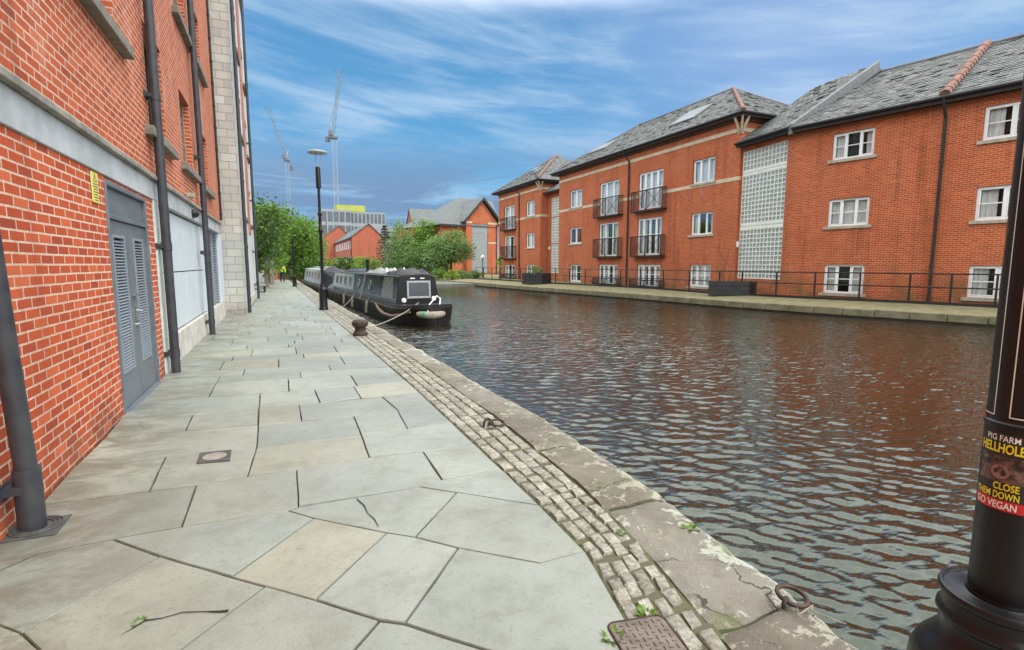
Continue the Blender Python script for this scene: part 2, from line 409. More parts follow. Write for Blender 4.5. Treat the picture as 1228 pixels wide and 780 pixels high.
M['iron'] = mat('rusty_iron', (0.082, 0.050, 0.040), 0.65, metal=0.35, var=0.5, scale=22, bump=0.4, bscale=90)
M['iron_dark'] = mat('dark_cast_iron', (0.032, 0.026, 0.023), 0.6, metal=0.3, var=0.4, scale=12, bump=0.4, bscale=60)
M['plate'] = mat('tread_plate', (0.20, 0.165, 0.135), 0.6, metal=0.25, var=0.35, scale=12, bump=0.2)
M['gully'] = mat('grey_gully', (0.085, 0.085, 0.08), 0.8, var=0.4, scale=14, bump=0.4)
M['upvc'] = mat('white_upvc', (0.80, 0.81, 0.80), 0.35, var=0.06)
M['glass'] = glass_mat('window_glass', (0.84, 0.86, 0.86), 0.2)
M['curtain'] = mat('pale_curtain', (0.80, 0.80, 0.76), 0.9, var=0.2, scale=3, bump=0.3, bscale=8)
M['curtain_red'] = mat('red_curtain', (0.36, 0.02, 0.05), 0.9, var=0.2)
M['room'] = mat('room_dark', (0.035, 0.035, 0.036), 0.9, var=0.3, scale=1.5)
M['stoneband'] = mat('buff_stone_band', (0.58, 0.47, 0.33), 0.8, var=0.2, scale=3, bump=0.1)
M['fascia'] = mat('black_gutter', (0.018, 0.018, 0.02), 0.45, var=0.2)
M['soffit'] = mat('brown_soffit', (0.11, 0.06, 0.045), 0.7, var=0.2)
M['ridge'] = mat('terracotta_ridge', (0.23, 0.115, 0.092), 0.8, var=0.35, scale=6, bump=0.3)
M['lead'] = mat('lead_flashing', (0.135, 0.145, 0.155), 0.55, var=0.25, scale=4)
M['block_joint'] = mat('glass_block_joint', (0.74, 0.75, 0.68), 0.7, var=0.15)
M['block'] = mat('glass_block', (0.36, 0.40, 0.37), 0.14, var=0.35, scale=5.0, spec=0.8)
M['rail'] = mat('brown_black_rail', (0.030, 0.022, 0.020), 0.5, var=0.3)
M['balcony'] = mat('brown_balcony', (0.020, 0.015, 0.015), 0.5, var=0.3)
M['mesh'] = mat('balcony_infill', (0.06, 0.04, 0.036), 0.6, var=0.3)
M['planter'] = mat('black_timber', (0.020, 0.020, 0.022), 0.55, var=0.4, scale=3, bump=0.2)
M['soil'] = mat('soil', (0.05, 0.035, 0.022), 0.95, var=0.4, bump=0.6)
M['strip'] = mat('mossy_gravel', (0.235, 0.20, 0.115), 0.95, var=0.35, scale=2.2, bump=1.0, bscale=14, col2=(0.145, 0.145, 0.06))
M['kerb_far'] = mat('mossy_kerb', (0.21, 0.18, 0.12), 0.9, var=0.45, scale=2.4, bump=0.6, bscale=18, col2=(0.115, 0.115, 0.05))
M['mudwall'] = mat('wet_wall', (0.035, 0.03, 0.022), 0.7, var=0.4, scale=2.5, bump=0.5, bscale=10)
M['ground'] = mat('ground', (0.16, 0.16, 0.13), 0.95, var=0.35, scale=1.2, bump=0.3)
M['boat_black'] = mat('black_boat_paint', (0.012, 0.011, 0.012), 0.2, var=0.3, scale=2, spec=0.28)
M['boat_hull'] = mat('black_hull', (0.014, 0.012, 0.011), 0.42, var=0.4, scale=3)
M['boat_grey'] = mat('grey_boat_paint', (0.42, 0.45, 0.46), 0.3, var=0.12)
M['boat_trim'] = mat('brown_grey_trim', (0.20, 0.19, 0.18), 0.4, var=0.2)
M['alu'] = mat('silver_frame', (0.36, 0.37, 0.38), 0.35, metal=0.5, var=0.1)
M['boat_glass'] = mat('dark_boat_glass', (0.05, 0.055, 0.06), 0.08, var=0.3, spec=0.8)
M['tarp'] = mat('grey_tarpaulin', (0.30, 0.30, 0.30), 0.7, var=0.4, scale=3, bump=0.4, bscale=6)
M['tarp_dark'] = mat('black_tarpaulin', (0.014, 0.014, 0.016), 0.55, var=0.4, scale=3, bump=0.5, bscale=7)
M['rope'] = mat('weathered_rope', (0.35, 0.31, 0.25), 0.9, var=0.35, scale=12, bump=0.5, bscale=90)
M['rope_dark'] = mat('brown_rope', (0.24, 0.17, 0.12), 0.9, var=0.35, scale=12, bump=0.5, bscale=90)
M['green_tape'] = mat('green_tape', (0.02, 0.30, 0.13), 0.5, var=0.2)
M['wood_red'] = mat('red_brown_board', (0.16, 0.05, 0.03), 0.7, var=0.3)
M['bark'] = mat('bark', (0.09, 0.065, 0.045), 0.9, var=0.4, scale=5, bump=0.6, bscale=20)
M['timber'] = mat('grey_timber', (0.25, 0.22, 0.18), 0.85, var=0.35, scale=4, bump=0.3)
M['skin'] = mat('skin', (0.48, 0.28, 0.2), 0.6, var=0.1)
M['hiviz'] = mat('hi_vis_yellow', (0.55, 0.85, 0.02), 0.7, var=0.12)
M['trouser'] = mat('dark_trousers', (0.02, 0.02, 0.028), 0.8, var=0.2)
M['hair'] = mat('dark_hair', (0.03, 0.02, 0.015), 0.7, var=0.2)
M['crane'] = mat('pale_crane_paint', (0.30, 0.35, 0.37), 0.5, var=0.15, scale=0.3)
M['crane_dark'] = mat('crane_machinery', (0.16, 0.17, 0.18), 0.6, var=0.3, scale=0.3)
M['flat_dark'] = mat('dark_grey_cladding', (0.095, 0.10, 0.115), 0.5, var=0.2, scale=0.3)
M['flat_pale'] = mat('pale_grey_frame', (0.27, 0.29, 0.30), 0.6, var=0.15, scale=0.3)
M['flat_glass'] = mat('far_glass', (0.12, 0.15, 0.17), 0.4, var=0.3, scale=0.4, spec=0.2)
M['flat_yellow'] = mat('yellow_cladding', (0.36, 0.38, 0.06), 0.6, var=0.15, scale=0.3)
M['globe'] = mat('opal_globe', (0.80, 0.78, 0.70), 0.25, var=0.05)
M['disc'] = mat('white_reflector', (0.36, 0.38, 0.39), 0.4, var=0.1)


def leaf_mat(name, c, c2):
    m, nt, b = new_mat(name)
    tc = nt.add('ShaderNodeTexCoord')
    a = nt.add('ShaderNodeAttribute', attribute_name='tint')
    f = nt.mrange(nt.noise(tc.outputs['Object'], 0.9, 4, 0.6), 0.35, 0.65)
    col = nt.mix(1.0, nt.mix(f, c, c2), a.outputs['Color'], 'MULTIPLY')
    nt.link(col, b.inputs['Base Color']); b.inputs['Roughness'].default_value = 0.55
    tl = nt.add('ShaderNodeBsdfTranslucent'); nt.link(nt.mix(1.0, col, (1.3, 1.45, 0.6), 'MULTIPLY'), tl.inputs[0])
    mx = nt.add('ShaderNodeMixShader'); mx.inputs[0].default_value = 0.35
    out = nt.n['Material Output']
    nt.link(b.outputs[0], mx.inputs[1]); nt.link(tl.outputs[0], mx.inputs[2]); nt.link(mx.outputs[0], out.inputs[0])
    return m


M['leaf_dark'] = leaf_mat('leaf_dark', (0.075, 0.14, 0.028), (0.045, 0.095, 0.022))
M['leaf_mid'] = leaf_mat('leaf_mid', (0.15, 0.26, 0.045), (0.09, 0.17, 0.03))
M['leaf_bright'] = leaf_mat('leaf_bright', (0.16, 0.30, 0.05), (0.10, 0.21, 0.035))
M['leaf_pale'] = leaf_mat('leaf_pale', (0.20, 0.29, 0.12), (0.12, 0.20, 0.07))
M['leaf_conifer'] = leaf_mat('leaf_conifer', (0.04, 0.085, 0.045), (0.025, 0.06, 0.035))
M['leaf_moss'] = leaf_mat('moss_green', (0.11, 0.14, 0.025), (0.07, 0.10, 0.02))
M['leaf_lime'] = leaf_mat('leaf_lime', (0.22, 0.30, 0.03), (0.14, 0.23, 0.03))


# ------------------------------------------------------------------ mesh builder
class MB:
    def __init__(s):
        s.v = []; s.f = []; s.m = []; s.c = []; s.e = None; s.cm = 0; s.cc = (1, 1, 1)

    def add(s, verts, faces):
        o = len(s.v); s.v += [tuple(p) for p in verts]
        for f in faces:
            s.f.append(tuple(i + o for i in f)); s.m.append(s.cm); s.c.append(s.cc)

    def poly(s, pts): s.add(pts, [tuple(range(len(pts)))])

    def hexa(s, p):   # p: 8 corners, bottom ring then top ring
        s.add(p, [(3, 2, 1, 0), (4, 5, 6, 7), (0, 1, 5, 4), (1, 2, 6, 5), (2, 3, 7, 6), (3, 0, 4, 7)])

    def box(s, x0, x1, y0, y1, z0, z1):
        s.hexa([(x0, y0, z0), (x1, y0, z0), (x1, y1, z0), (x0, y1, z0), (x0, y0, z1), (x1, y0, z1), (x1, y1, z1), (x0, y1, z1)])

    def fbox(s, F, u0, u1, v0, v1, w0, w1):   # box on a facade frame: u along, v up, w outwards
        s.hexa([F(u0, v0, w0), F(u1, v0, w0), F(u1, v0, w1), F(u0, v0, w1), F(u0, v1, w0), F(u1, v1, w0), F(u1, v1, w1), F(u0, v1, w1)])

    def bar(s, a, b, w, h=None, up=(0, 0, 1)):
        a = Vector(a); b = Vector(b); d = (b - a).normalized(); h = h or w
        up = Vector(up)
        if abs(d.dot(up)) > 0.95: up = Vector((1, 0, 0))
        r = d.cross(up).normalized(); t = r.cross(d)
        q = [(-1, -1), (1, -1), (1, 1), (-1, 1)]
        s.hexa([a + r * (i * w / 2) + t * (j * h / 2) for i, j in q] + [b + r * (i * w / 2) + t * (j * h / 2) for i, j in q])

    def tube(s, pts, rad, n=8, closed=False, caps=True):
        pts = [Vector(p) for p in pts]; N = len(pts)
        rads = rad if isinstance(rad, (list, tuple)) else [rad] * N
        rings = []; prev = None
        for i in range(N):
            if closed: d = pts[(i + 1) % N] - pts[i - 1]
            else: d = pts[min(i + 1, N - 1)] - pts[max(i - 1, 0)]
            d = d.normalized() if d.length > 1e-9 else Vector((0, 0, 1))
            if prev is None:
                r = d.orthogonal().normalized()
            else:
                r = (prev - d * prev.dot(d)).normalized()
            prev = r; t = d.cross(r)
            rings.append([pts[i] + (r * math.cos(2 * math.pi * k / n) + t * math.sin(2 * math.pi * k / n)) * rads[i] for k in range(n)])
        vs = [p for r_ in rings for p in r_]; fs = []
        for i in range(N if closed else N - 1):
            a = i * n; b = ((i + 1) % N) * n
            for k in range(n): fs.append((a + k, a + (k + 1) % n, b + (k + 1) % n, b + k))
        if caps and not closed:
            fs.append(tuple(reversed(range(n)))); fs.append(tuple((N - 1) * n + k for k in range(n)))
        s.add(vs, fs)

    def lathe(s, prof, c, n=24, a0=0, a1=2 * math.pi):
        full = abs(a1 - a0 - 2 * math.pi) < 1e-6
        m = n if full else n + 1
        vs = []; fs = []
        for r, z in prof:
            for k in range(m):
                a = a0 + (a1 - a0) * k / n
                vs.append((c[0] + r * math.cos(a), c[1] + r * math.sin(a), c[2] + z))
        for i in range(len(prof) - 1):
            for k in range(n):
                k2 = (k + 1) % m
                fs.append((i * m + k, i * m + k2, (i + 1) * m + k2, (i + 1) * m + k))
        if full:
            if prof[0][0] > 1e-6: fs.append(tuple(reversed(range(m))))
            if prof[-1][0] > 1e-6: fs.append(tuple((len(prof) - 1) * m + k for k in range(m)))
        s.add(vs, fs)

    def prism(s, pts, lift):    # polygon pts (3D) pushed along vector lift
        n = len(pts); L = Vector(lift)
        top = [Vector(p) + L for p in pts]
        s.add([tuple(p) for p in pts] + [tuple(p) for p in top],
              [tuple(reversed(range(n))), tuple(range(n, 2 * n))] + [(k, (k + 1) % n, n + (k + 1) % n, n + k) for k in range(n)])

    def build(s, name, mats, parent=None, bevel=0.0, seg=2, smooth=38, fix=True, edge=None):
        me = bpy.data.meshes.new(name)
        me.from_pydata(s.v, [], s.f)
        if not isinstance(mats, (list, tuple)): mats = [mats]
        for m in mats: me.materials.append(m)
        me.polygons.foreach_set('material_index', s.m)
        if fix and len(s.f) < 60000:
            bm = bmesh.new(); bm.from_mesh(me)
            bmesh.ops.recalc_face_normals(bm, faces=bm.faces)
            bm.to_mesh(me); bm.free()
        # metric UVs: u runs level along the face, v runs up it
        nv = len(me.vertices); nl = len(me.loops)
        co = np.empty(nv * 3); me.vertices.foreach_get('co', co); co = co.reshape(-1, 3)
        lv = np.empty(nl, dtype=np.int64); me.loops.foreach_get('vertex_index', lv)
        npoly = len(me.polygons)
        nor = np.empty(npoly * 3); me.polygons.foreach_get('normal', nor); nor = nor.reshape(-1, 3)
        tot = np.empty(npoly, dtype=np.int64); me.polygons.foreach_get('loop_total', tot)
        pi = np.repeat(np.arange(npoly), tot)
        U = np.stack([-nor[:, 1], nor[:, 0], np.zeros(npoly)], 1); ln = np.linalg.norm(U, axis=1)
        flat = ln < 0.05
        U[flat] = (1, 0, 0); ln[flat] = 1; U /= ln[:, None]
        # keep one sense of u so both sides of a wall agree
        sg = np.where(np.abs(U[:, 0]) > np.abs(U[:, 1]), np.sign(U[:, 0]), np.sign(U[:, 1])); sg[sg == 0] = 1
        U *= sg[:, None]
        V = np.cross(nor, U); V[flat] = (0, 1, 0)
        V *= np.where(V[:, 2] < 0, -1, 1)[:, None]
        P = co[lv]
        uv = np.stack([(P * U[pi]).sum(1), (P * V[pi]).sum(1)], 1)
        lay = me.uv_layers.new(name='UVMap'); lay.data.foreach_set('uv', uv.astype(np.float32).ravel())
        if any(c != (1, 1, 1) for c in s.c):
            at = me.color_attributes.new('tint', 'FLOAT_COLOR', 'CORNER')
            cc = np.array([(*c, 1) for c in s.c], dtype=np.float32)[pi]
            at.data.foreach_set('color', cc.ravel())
        else:
            at = me.color_attributes.new('tint', 'FLOAT_COLOR', 'CORNER')
            at.data.foreach_set('color', np.ones(nl * 4, dtype=np.float32))
        if edge is not None:
            ea = me.attributes.new('edge', 'FLOAT', 'POINT'); ea.data.foreach_set('value', edge)
        if smooth:
            me.polygons.foreach_set('use_smooth', [True] * npoly)
            me.set_sharp_from_angle(angle=R(smooth))
        o = bpy.data.objects.new(name, me); COL.objects.link(o)
        if parent is not None:
            o.parent = parent
            bpy.context.view_layer.update() if False else None
            o.matrix_parent_inverse = parent_inv(parent)
        if bevel:
            b = o.modifiers.new('bevel', 'BEVEL'); b.width = bevel; b.segments = seg; b.limit_method = 'ANGLE'; b.angle_limit = R(40)
        return o


def world_mat(o):
    m = Matrix.LocRotScale(o.location, o.rotation_euler, o.scale)
    if o.parent: return world_mat(o.parent) @ o.matrix_parent_inverse @ m
    return m


def parent_inv(p): return world_mat(p).inverted()


def tag(o, label=None, cat=None, group=None, kind=None):
    if label: o['label'] = label
    if cat: o['category'] = cat
    if group: o['group'] = group
    if kind: o['kind'] = kind
    return o


def thing(name, label, cat, loc=(0, 0, 0), group=None):
    o = bpy.data.objects.new(name, None); COL.objects.link(o); o.location = loc
    o.empty_display_size = 0.2
    return tag(o, label, cat, group)


def dup(root, delta, label=None, group=None):
    """copy of a thing with its parts and sub-parts, moved by delta"""
    def rec(o, parent):
        c = o.copy(); COL.objects.link(c)
        if parent is not None: c.parent = parent
        for ch in [q for q in bpy.data.objects if q.parent == o]: rec(ch, c)
        return c
    r = rec(root, None); r.location = Vector(root.location) + Vector(delta)
    if label: r['label'] = label
    if group: r['group'] = group
    return r


class Fr:
    """facade frame: u from A towards B, v = height, w = outwards (towards the point out)"""
    def __init__(s, A, B, out=(0, 0)):
        s.A = Vector((A[0], A[1], 0)); s.B = Vector((B[0], B[1], 0))
        s.len = (s.B - s.A).length; s.d = (s.B - s.A).normalized()
        n = Vector((-s.d.y, s.d.x, 0))
        if n.dot(Vector((out[0], out[1], 0)) - s.A) < 0: n = -n
        s.n = n

    def __call__(s, u, v, w=0.0): return s.A + s.d * u + s.n * w + Vector((0, 0, v))


def wall_holes(mb, F, u0, u1, v0, v1, holes, rev=0.12, w=0.0):
    """wall sheet with openings and brick reveals"""
    us = sorted({u0, u1, *[h[0] for h in holes], *[h[1] for h in holes]}); us = [u for u in us if u0 <= u <= u1]
    vs = sorted({v0, v1, *[h[2] for h in holes], *[h[3] for h in holes]}); vs = [v for v in vs if v0 <= v <= v1]
    for i in range(len(us) - 1):
        for j in range(len(vs) - 1):
            cu, cv = (us[i] + us[i + 1]) / 2, (vs[j] + vs[j + 1]) / 2
            if any(h[0] < cu < h[1] and h[2] < cv < h[3] for h in holes): continue
            mb.poly([F(us[i], vs[j], w), F(us[i + 1], vs[j], w), F(us[i + 1], vs[j + 1], w), F(us[i], vs[j + 1], w)])
    for a, b, c, d in holes:
        mb.poly([F(a, c, w), F(a, d, w), F(a, d, w - rev), F(a, c, w - rev)])
        mb.poly([F(b, c, w), F(b, d, w), F(b, d, w - rev), F(b, c, w - rev)])
        mb.poly([F(a, d, w), F(b, d, w), F(b, d, w - rev), F(a, d, w - rev)])
        mb.poly([F(a, c, w), F(b, c, w), F(b, c, w - rev), F(a, c, w - rev)])


def window(parent, F, u0, u1, v0, v1, lights=3, sill='sill', transom=None, rev=0.10, frame='upvc', fw=0.07, curtain=1, sill_w=0.12, openers=True, label=None, curtain_mat='curtain', solid_low=0.0):
    """window set back in its opening: frame, pane, sill, curtain and the dim room behind"""
    w0 = -rev - 0.05; w1 = -rev + 0.02
    fr = MB()
    fr.fbox(F, u0, u1, v0, v0 + fw, w0, w1); fr.fbox(F, u0, u1, v1 - fw, v1, w0, w1)
    fr.fbox(F, u0, u0 + fw, v0 + fw, v1 - fw, w0, w1); fr.fbox(F, u1 - fw, u1, v0 + fw, v1 - fw, w0, w1)
    n = lights; wd = (u1 - u0)
    mull = [u0 + wd * k / n for k in range(1, n)]
    for m_ in mull: fr.fbox(F, m_ - fw * 0.55, m_ + fw * 0.55, v0 + fw, v1 - fw, w0, w1 - 0.004)
    edges = [u0] + mull + [u1]
    for k in range(n):
        a, b = edges[k] + fw * 0.55, edges[k + 1] - fw * 0.55
        if k == 0: a = u0 + fw
        if k == n - 1: b = u1 - fw
        if openers and (n != 3 or k != 1):    # casement sash inside the frame
            t = fw * 0.5
            fr.fbox(F, a, b, v0 + fw, v0 + fw + t, w0 + 0.01, w1 + 0.012); fr.fbox(F, a, b, v1 - fw - t, v1 - fw, w0 + 0.01, w1 + 0.012)
            fr.fbox(F, a, a + t, v0 + fw + t, v1 - fw - t, w0 + 0.01, w1 + 0.012); fr.fbox(F, b - t, b, v0 + fw + t, v1 - fw - t, w0 + 0.01, w1 + 0.012)
        if transom:
            tv = v0 + (v1 - v0) * transom
            fr.fbox(F, a, b, tv - 0.018, tv + 0.018, w0 + 0.02, w1 - 0.012)
        if solid_low:
            fr.fbox(F, a, b, v0 + fw, v0 + fw + solid_low, w0 + 0.015, w1 - 0.02)
    f = fr.build('window', M[frame], parent, bevel=0.006, seg=1)
    if label: f['label'] = label
    g = MB(); g.poly([F(u0 + fw, v0 + fw, w0 + 0.025), F(u1 - fw, v0 + fw, w0 + 0.025), F(u1 - fw, v1 - fw, w0 + 0.025), F(u0 + fw, v1 - fw, w0 + 0.025)])
    g.build('pane', M['glass'], f, fix=False)
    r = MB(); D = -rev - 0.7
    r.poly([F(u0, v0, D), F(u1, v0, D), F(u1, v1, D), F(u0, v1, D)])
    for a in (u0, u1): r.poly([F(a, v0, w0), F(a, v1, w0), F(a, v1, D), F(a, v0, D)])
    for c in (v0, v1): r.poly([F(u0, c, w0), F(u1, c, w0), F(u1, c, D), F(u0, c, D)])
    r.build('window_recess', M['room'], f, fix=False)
    if curtain:
        c = MB()
        span = []
        k = rnd.random()
        if curtain == 2: span = [(u0 + fw, u1 - fw)]
        elif curtain == 3: span = [((u0 + u1) / 2 - wd / 6, (u0 + u1) / 2 + wd / 6)]
        else:
            a = rnd.uniform(0.14, 0.34) * wd; b = rnd.uniform(0.14, 0.34) * wd
            span = [(u0 + fw, u0 + fw + a), (u1 - fw - b, u1 - fw)]
        for a, b in span:
            q = max(3, int((b - a) / 0.05)); pts = []
            for t in range(q + 1):
                pts.append((a + (b - a) * t / q, -rev - 0.15 + 0.018 * math.sin(t * 1.9) - 0.01 * rnd.random()))
            for t in range(q):
                (ua, wa), (ub, wb) = pts[t], pts[t + 1]
                c.poly([F(ua, v0 + 0.03, wa), F(ub, v0 + 0.03, wb), F(ub, v1 - 0.02, wb), F(ua, v1 - 0.02, wa)])
        c.build('curtain', M[curtain_mat], f, smooth=60, fix=False)
    if sill:
        s_ = MB(); s_.fbox(F, u0 - 0.14, u1 + 0.14, v0 - 0.13, v0 - 0.002, -rev, 0.075)
        s_.build('sill', M[sill], f, bevel=0.012)
    return f


def glass_blocks(parent, F, u0, u1, v0, v1, nu, nv, w=-0.03):
    """glass-block panel: joints proud of the dished blocks"""
    mb = MB(); j = 0.022
    du, dv = (u1 - u0) / nu, (v1 - v0) / nv
    mb.cm = 0
    for i in range(nu + 1): mb.fbox(F, u0 + i * du - j, u0 + i * du + j, v0, v1, w - 0.05, w)
    for k in range(nv + 1): mb.fbox(F, u0, u1, v0 + k * dv - j, v0 + k * dv + j, w - 0.05, w - 0.003)
    mb.cm = 1
    for i in range(nu):
        for k in range(nv):
            a, b = u0 + i * du + j, u0 + (i + 1) * du - j; c, d = v0 + k * dv + j, v0 + (k + 1) * dv - j
            q = 0.028; t = rnd.uniform(0.75, 1.35); mb.cc = (t, t * rnd.uniform(0.97, 1.05), t)
            o = [F(a, c, w - 0.02), F(b, c, w - 0.02), F(b, d, w - 0.02), F(a, d, w - 0.02)]
            e = w - 0.035 + rnd.uniform(-0.006, 0.006); e2 = e + rnd.uniform(-0.004, 0.004)
            n_ = [F(a + q, c + q, e), F(b - q, c + q, e2), F(b - q, d - q, e2), F(a + q, d - q, e)]
            mb.add(o + n_, [(4, 5, 6, 7), (0, 1, 5, 4), (1, 2, 6, 5), (2, 3, 7, 6), (3, 0, 4, 7)])
    mb.cc = (1, 1, 1)
    return mb.build('glass_block_panel', [M['block_joint'], M['block']], parent, smooth=0, fix=False)


def drainpipe(parent, x, y, z0, z1, r=0.06, wall=None, m='pipe', joints=(1.9, 4.0, 6.1), shoe=None):
    mb = MB()
    mb.tube([(x, y, z0), (x, y, z1)], r, 16)
    for z in joints:
        if z0 < z < z1:
            mb.tube([(x, y, z - 0.06), (x, y, z + 0.06)], r * 1.13, 16)
            if wall is not None:
                wx, wy = wall
                mb.bar((x, y, z), (wx, wy, z), r * 2.0, 0.05)
                d = Vector((wx - x, wy - y, 0)).normalized(); t = Vector((-d.y, d.x, 0))
                for s_ in (-1, 1):
                    p = Vector((wx, wy, z)) + t * (s_ * r * 1.5) - d * 0.012
                    mb.bar(p - t * 0.03, p + t * 0.03, 0.03, 0.08)
    return mb.build('drainpipe', M[m], parent)


def interp(tab, y):
    if y <= tab[0][0]: return tab[0][1] + (y - tab[0][0]) * (tab[1][1] - tab[0][1]) / (tab[1][0] - tab[0][0])
    for (a, b), (c, d) in zip(tab, tab[1:]):
        if y <= c: return b + (d - b) * (y - a) / (c - a)
    return tab[-1][1]


# edges of the towpath (y, x)
T_IN = [(-6, 1.05), (0.8, 1.17), (1.85, 1.40), (2.4, 1.53), (3.1, 1.555), (5.3, 1.565), (7.2, 1.56), (12.5, 1.47), (19.5, 1.32), (36, 1.02), (60, 0.75)]
T_COP = [(-6, 1.35), (1.0, 1.60), (1.5, 1.70), (2.45, 1.90), (3.25, 1.99), (5.05, 2.07), (8.7, 2.07), (12.5, 1.97), (19.5, 1.82), (36, 1.50), (60, 1.2)]
T_OUT = [(-6, 1.98), (0.6, 2.14), (1.25, 2.24), (1.8, 2.33), (2.7, 2.45), (3.7, 2.50), (5.2, 2.54), (6.9, 2.47), (10, 2.44), (13, 2.37), (25.6, 2.09), (48, 1.72), (75, 1.4)]
WATER_Z = -0.38


def wall_x(y):
    return -1.58 if y < 18.0 else (-1.05 if y < 30 else -2.2)


def gh(x, y):
    """towpath falls gently from the wall to the canal"""
    t = min(max((y - 2.0) / 5.0, 0), 1); q = min(max((1.5 - x) / 3.0, 0), 1)
    return 0.08 * (t * t * (3 - 2 * t)) * q


# ================================================================== SETTING
def build_ground():
    g = MB(); g.box(-400, -1.5, -30, 700, -3, -0.12); g.box(27.5, 500, -60, 45, -3, -0.13)
    # land each side of the canal and beyond its bend
    g.box(12.0, 500, 45.0, 700, -3, -0.14)
    tag(g.build('ground', M['ground']), kind='structure')
    b = MB()
    ys = [-6 + k * 0.75 for k in range(94)]
    for a, c in zip(ys, ys[1:]):
        b.poly([(-2.4, a, gh(-2, a) - 0.03), (interp(T_COP, a) + 0.3, a, -0.03), (interp(T_COP, c) + 0.3, c, -0.03), (-2.4, c, gh(-2, c) - 0.03)])
    tag(b.build('towpath_bed', M['bed'], fix=False), kind='structure')


def shrink(poly, d):
    n = len(poly); out = []
    area = sum(poly[i][0] * poly[(i + 1) % n][1] - poly[(i + 1) % n][0] * poly[i][1] for i in range(n))
    if area < 0: poly = poly[::-1]
    for i in range(n):
        p0, p, p1 = Vector(poly[i - 1]), Vector(poly[i]), Vector(poly[(i + 1) % n])
        e0 = (p - p0).normalized(); e1 = (p1 - p).normalized()
        n0 = Vector((-e0.y, e0.x)); n1 = Vector((-e1.y, e1.x))
        b = (n0 + n1)
        b = b / max(b.length_squared / 2, 0.3)
        out.append(p + b * d)
    return out


def flag(mb, poly, tint, gap=0.006, tilt=None):
    pl = shrink(poly, gap + rnd.uniform(-0.002, 0.003))
    pl = [(p.x, p.y) for p in pl]
    mb.cc = tint
    cx = sum(p[0] for p in pl) / len(pl); cy = sum(p[1] for p in pl) / len(pl)
    tx, ty = (rnd.uniform(-0.004, 0.004), rnd.uniform(-0.004, 0.004)) if tilt is None else tilt
    dz = rnd.uniform(-0.003, 0.003)
    # edges broken up so no joint is ruler-straight
    fine = []
    for i in range(len(pl)):
        a = Vector(pl[i]); b = Vector(pl[(i + 1) % len(pl)]); L = (b - a).length
        k = max(1, int(L / 0.16)) if cy < 9 else 1
        t = Vector((-(b - a).y, (b - a).x)).normalized()
        for q in range(k):
            p = a + (b - a) * (q / k)
            if q: p += t * rnd.uniform(-0.0028, 0.0028)
            fine.append(p)
    z = lambda p: gh(p[0], p[1]) + dz + tx * (p[0] - cx) + ty * (p[1] - cy)
    n = len(fine)
    inn = [Vector((cx, cy)) + (p - Vector((cx, cy))) * (1 - 0.0035 / max((p - Vector((cx, cy))).length, 0.05)) for p in fine]
    V = [(p.x, p.y, z(p) - 0.05) for p in fine] + [(p.x, p.y, z(p) - 0.005) for p in fine] + [(p.x, p.y, z(p)) for p in inn]
    Fs = [tuple(range(2 * n, 3 * n))]
    for k in range(n):
        k2 = (k + 1) % n
        Fs += [(k, k2, n + k2, n + k), (n + k, n + k2, 2 * n + k2, 2 * n + k)]
    mb.add(V, Fs)


PX_FLAGS = [
    [(49, 667), (136, 650), (192, 669), (25, 761), (0, 752), (-60, 727), (0, 688)],
    [(48, 612), (179, 594), (236, 586), (218, 635), (136, 650), (49, 667), (0, 688), (-60, 727), (-62, 716), (0, 655)],
    [(236, 586), (297, 575), (356, 566), (358, 609), (345, 614), (218, 635)],
    [(200, 553), (308, 541), (297, 575), (236, 586), (180, 594)],
    [(87, 570), (200, 553), (180, 594), (48, 612)],
    [(125, 535), (223, 523), (310, 514), (308, 541), (200, 553), (87, 570)],
    [(143, 514), (232, 504), (223, 523), (125, 535)],
    [(232, 504), (311, 494), (310, 514), (223, 523)],
    [(160, 492), (232, 484), (312, 476.5), (311, 494), (232, 504), (143, 514)],
    [(308, 541), (360, 534), (433, 523), (443, 550), (356, 566), (297, 575)],
    [(433, 523), (489, 515), (545, 507), (561, 533), (507, 542), (443, 550)],
    [(356, 566), (443, 550), (507, 542), (530, 576), (503, 584), (358, 609)],
    [(507, 542), (561, 533), (604, 562), (530, 576)],
    [(345, 614), (358, 609), (503, 584), (548, 591), (498, 645), (464, 640), (377, 623)],
    [(503, 584), (530, 576), (604, 562), (647, 606), (548, 591)],
    [(548, 591), (647, 606), (687, 645), (704, 661), (647, 676), (550, 658), (498, 645)],
    [(136, 650), (218, 635), (345, 614), (377, 623), (278, 693), (192, 669)],
    [(377, 623), (464, 640), (378, 720), (319, 704), (278, 693)],
    [(464, 640), (498, 645), (550, 658), (486, 748), (455, 744), (378, 720)],
    [(550, 658), (647, 676), (704, 661), (740, 712), (752, 739), (785, 800), (690, 812), (586, 780), (486, 748)],
    [(192, 669), (278, 693), (319, 704), (217, 780), (120, 850), (25, 761)],
    [(319, 704), (378, 720), (455, 744), (425, 778), (330, 890), (120, 850), (217, 780)],
    [(455, 744), (486, 748), (586, 780), (690, 812), (600, 980), (330, 890), (425, 778)],
    [(0, 752), (25, 761), (120, 850), (40, 900), (-160, 800), (-60, 727)],
    [(310, 515), (424, 501), (433, 523), (360, 534), (308, 541)],
    [(424, 501), (477, 493), (489, 515), (433, 523)],
    [(477, 493), (518, 486), (545, 507), (489, 515)],
    [(311, 493), (359, 489), (362, 508), (310, 515)],
    [(359, 489), (384, 486), (458, 477), (477, 493), (424, 501), (362, 508)],
    [(458, 477), (502, 471), (518, 486), (477, 493)],
    [(312, 476.5), (377, 470), (384, 486), (359, 489), (311, 493)],
    [(377, 470), (424, 465), (433, 479), (384, 486)],
    [(424, 465), (489, 457), (502, 471), (458, 477), (433, 479)],
]
TAN = {9, 27, 32, 17}


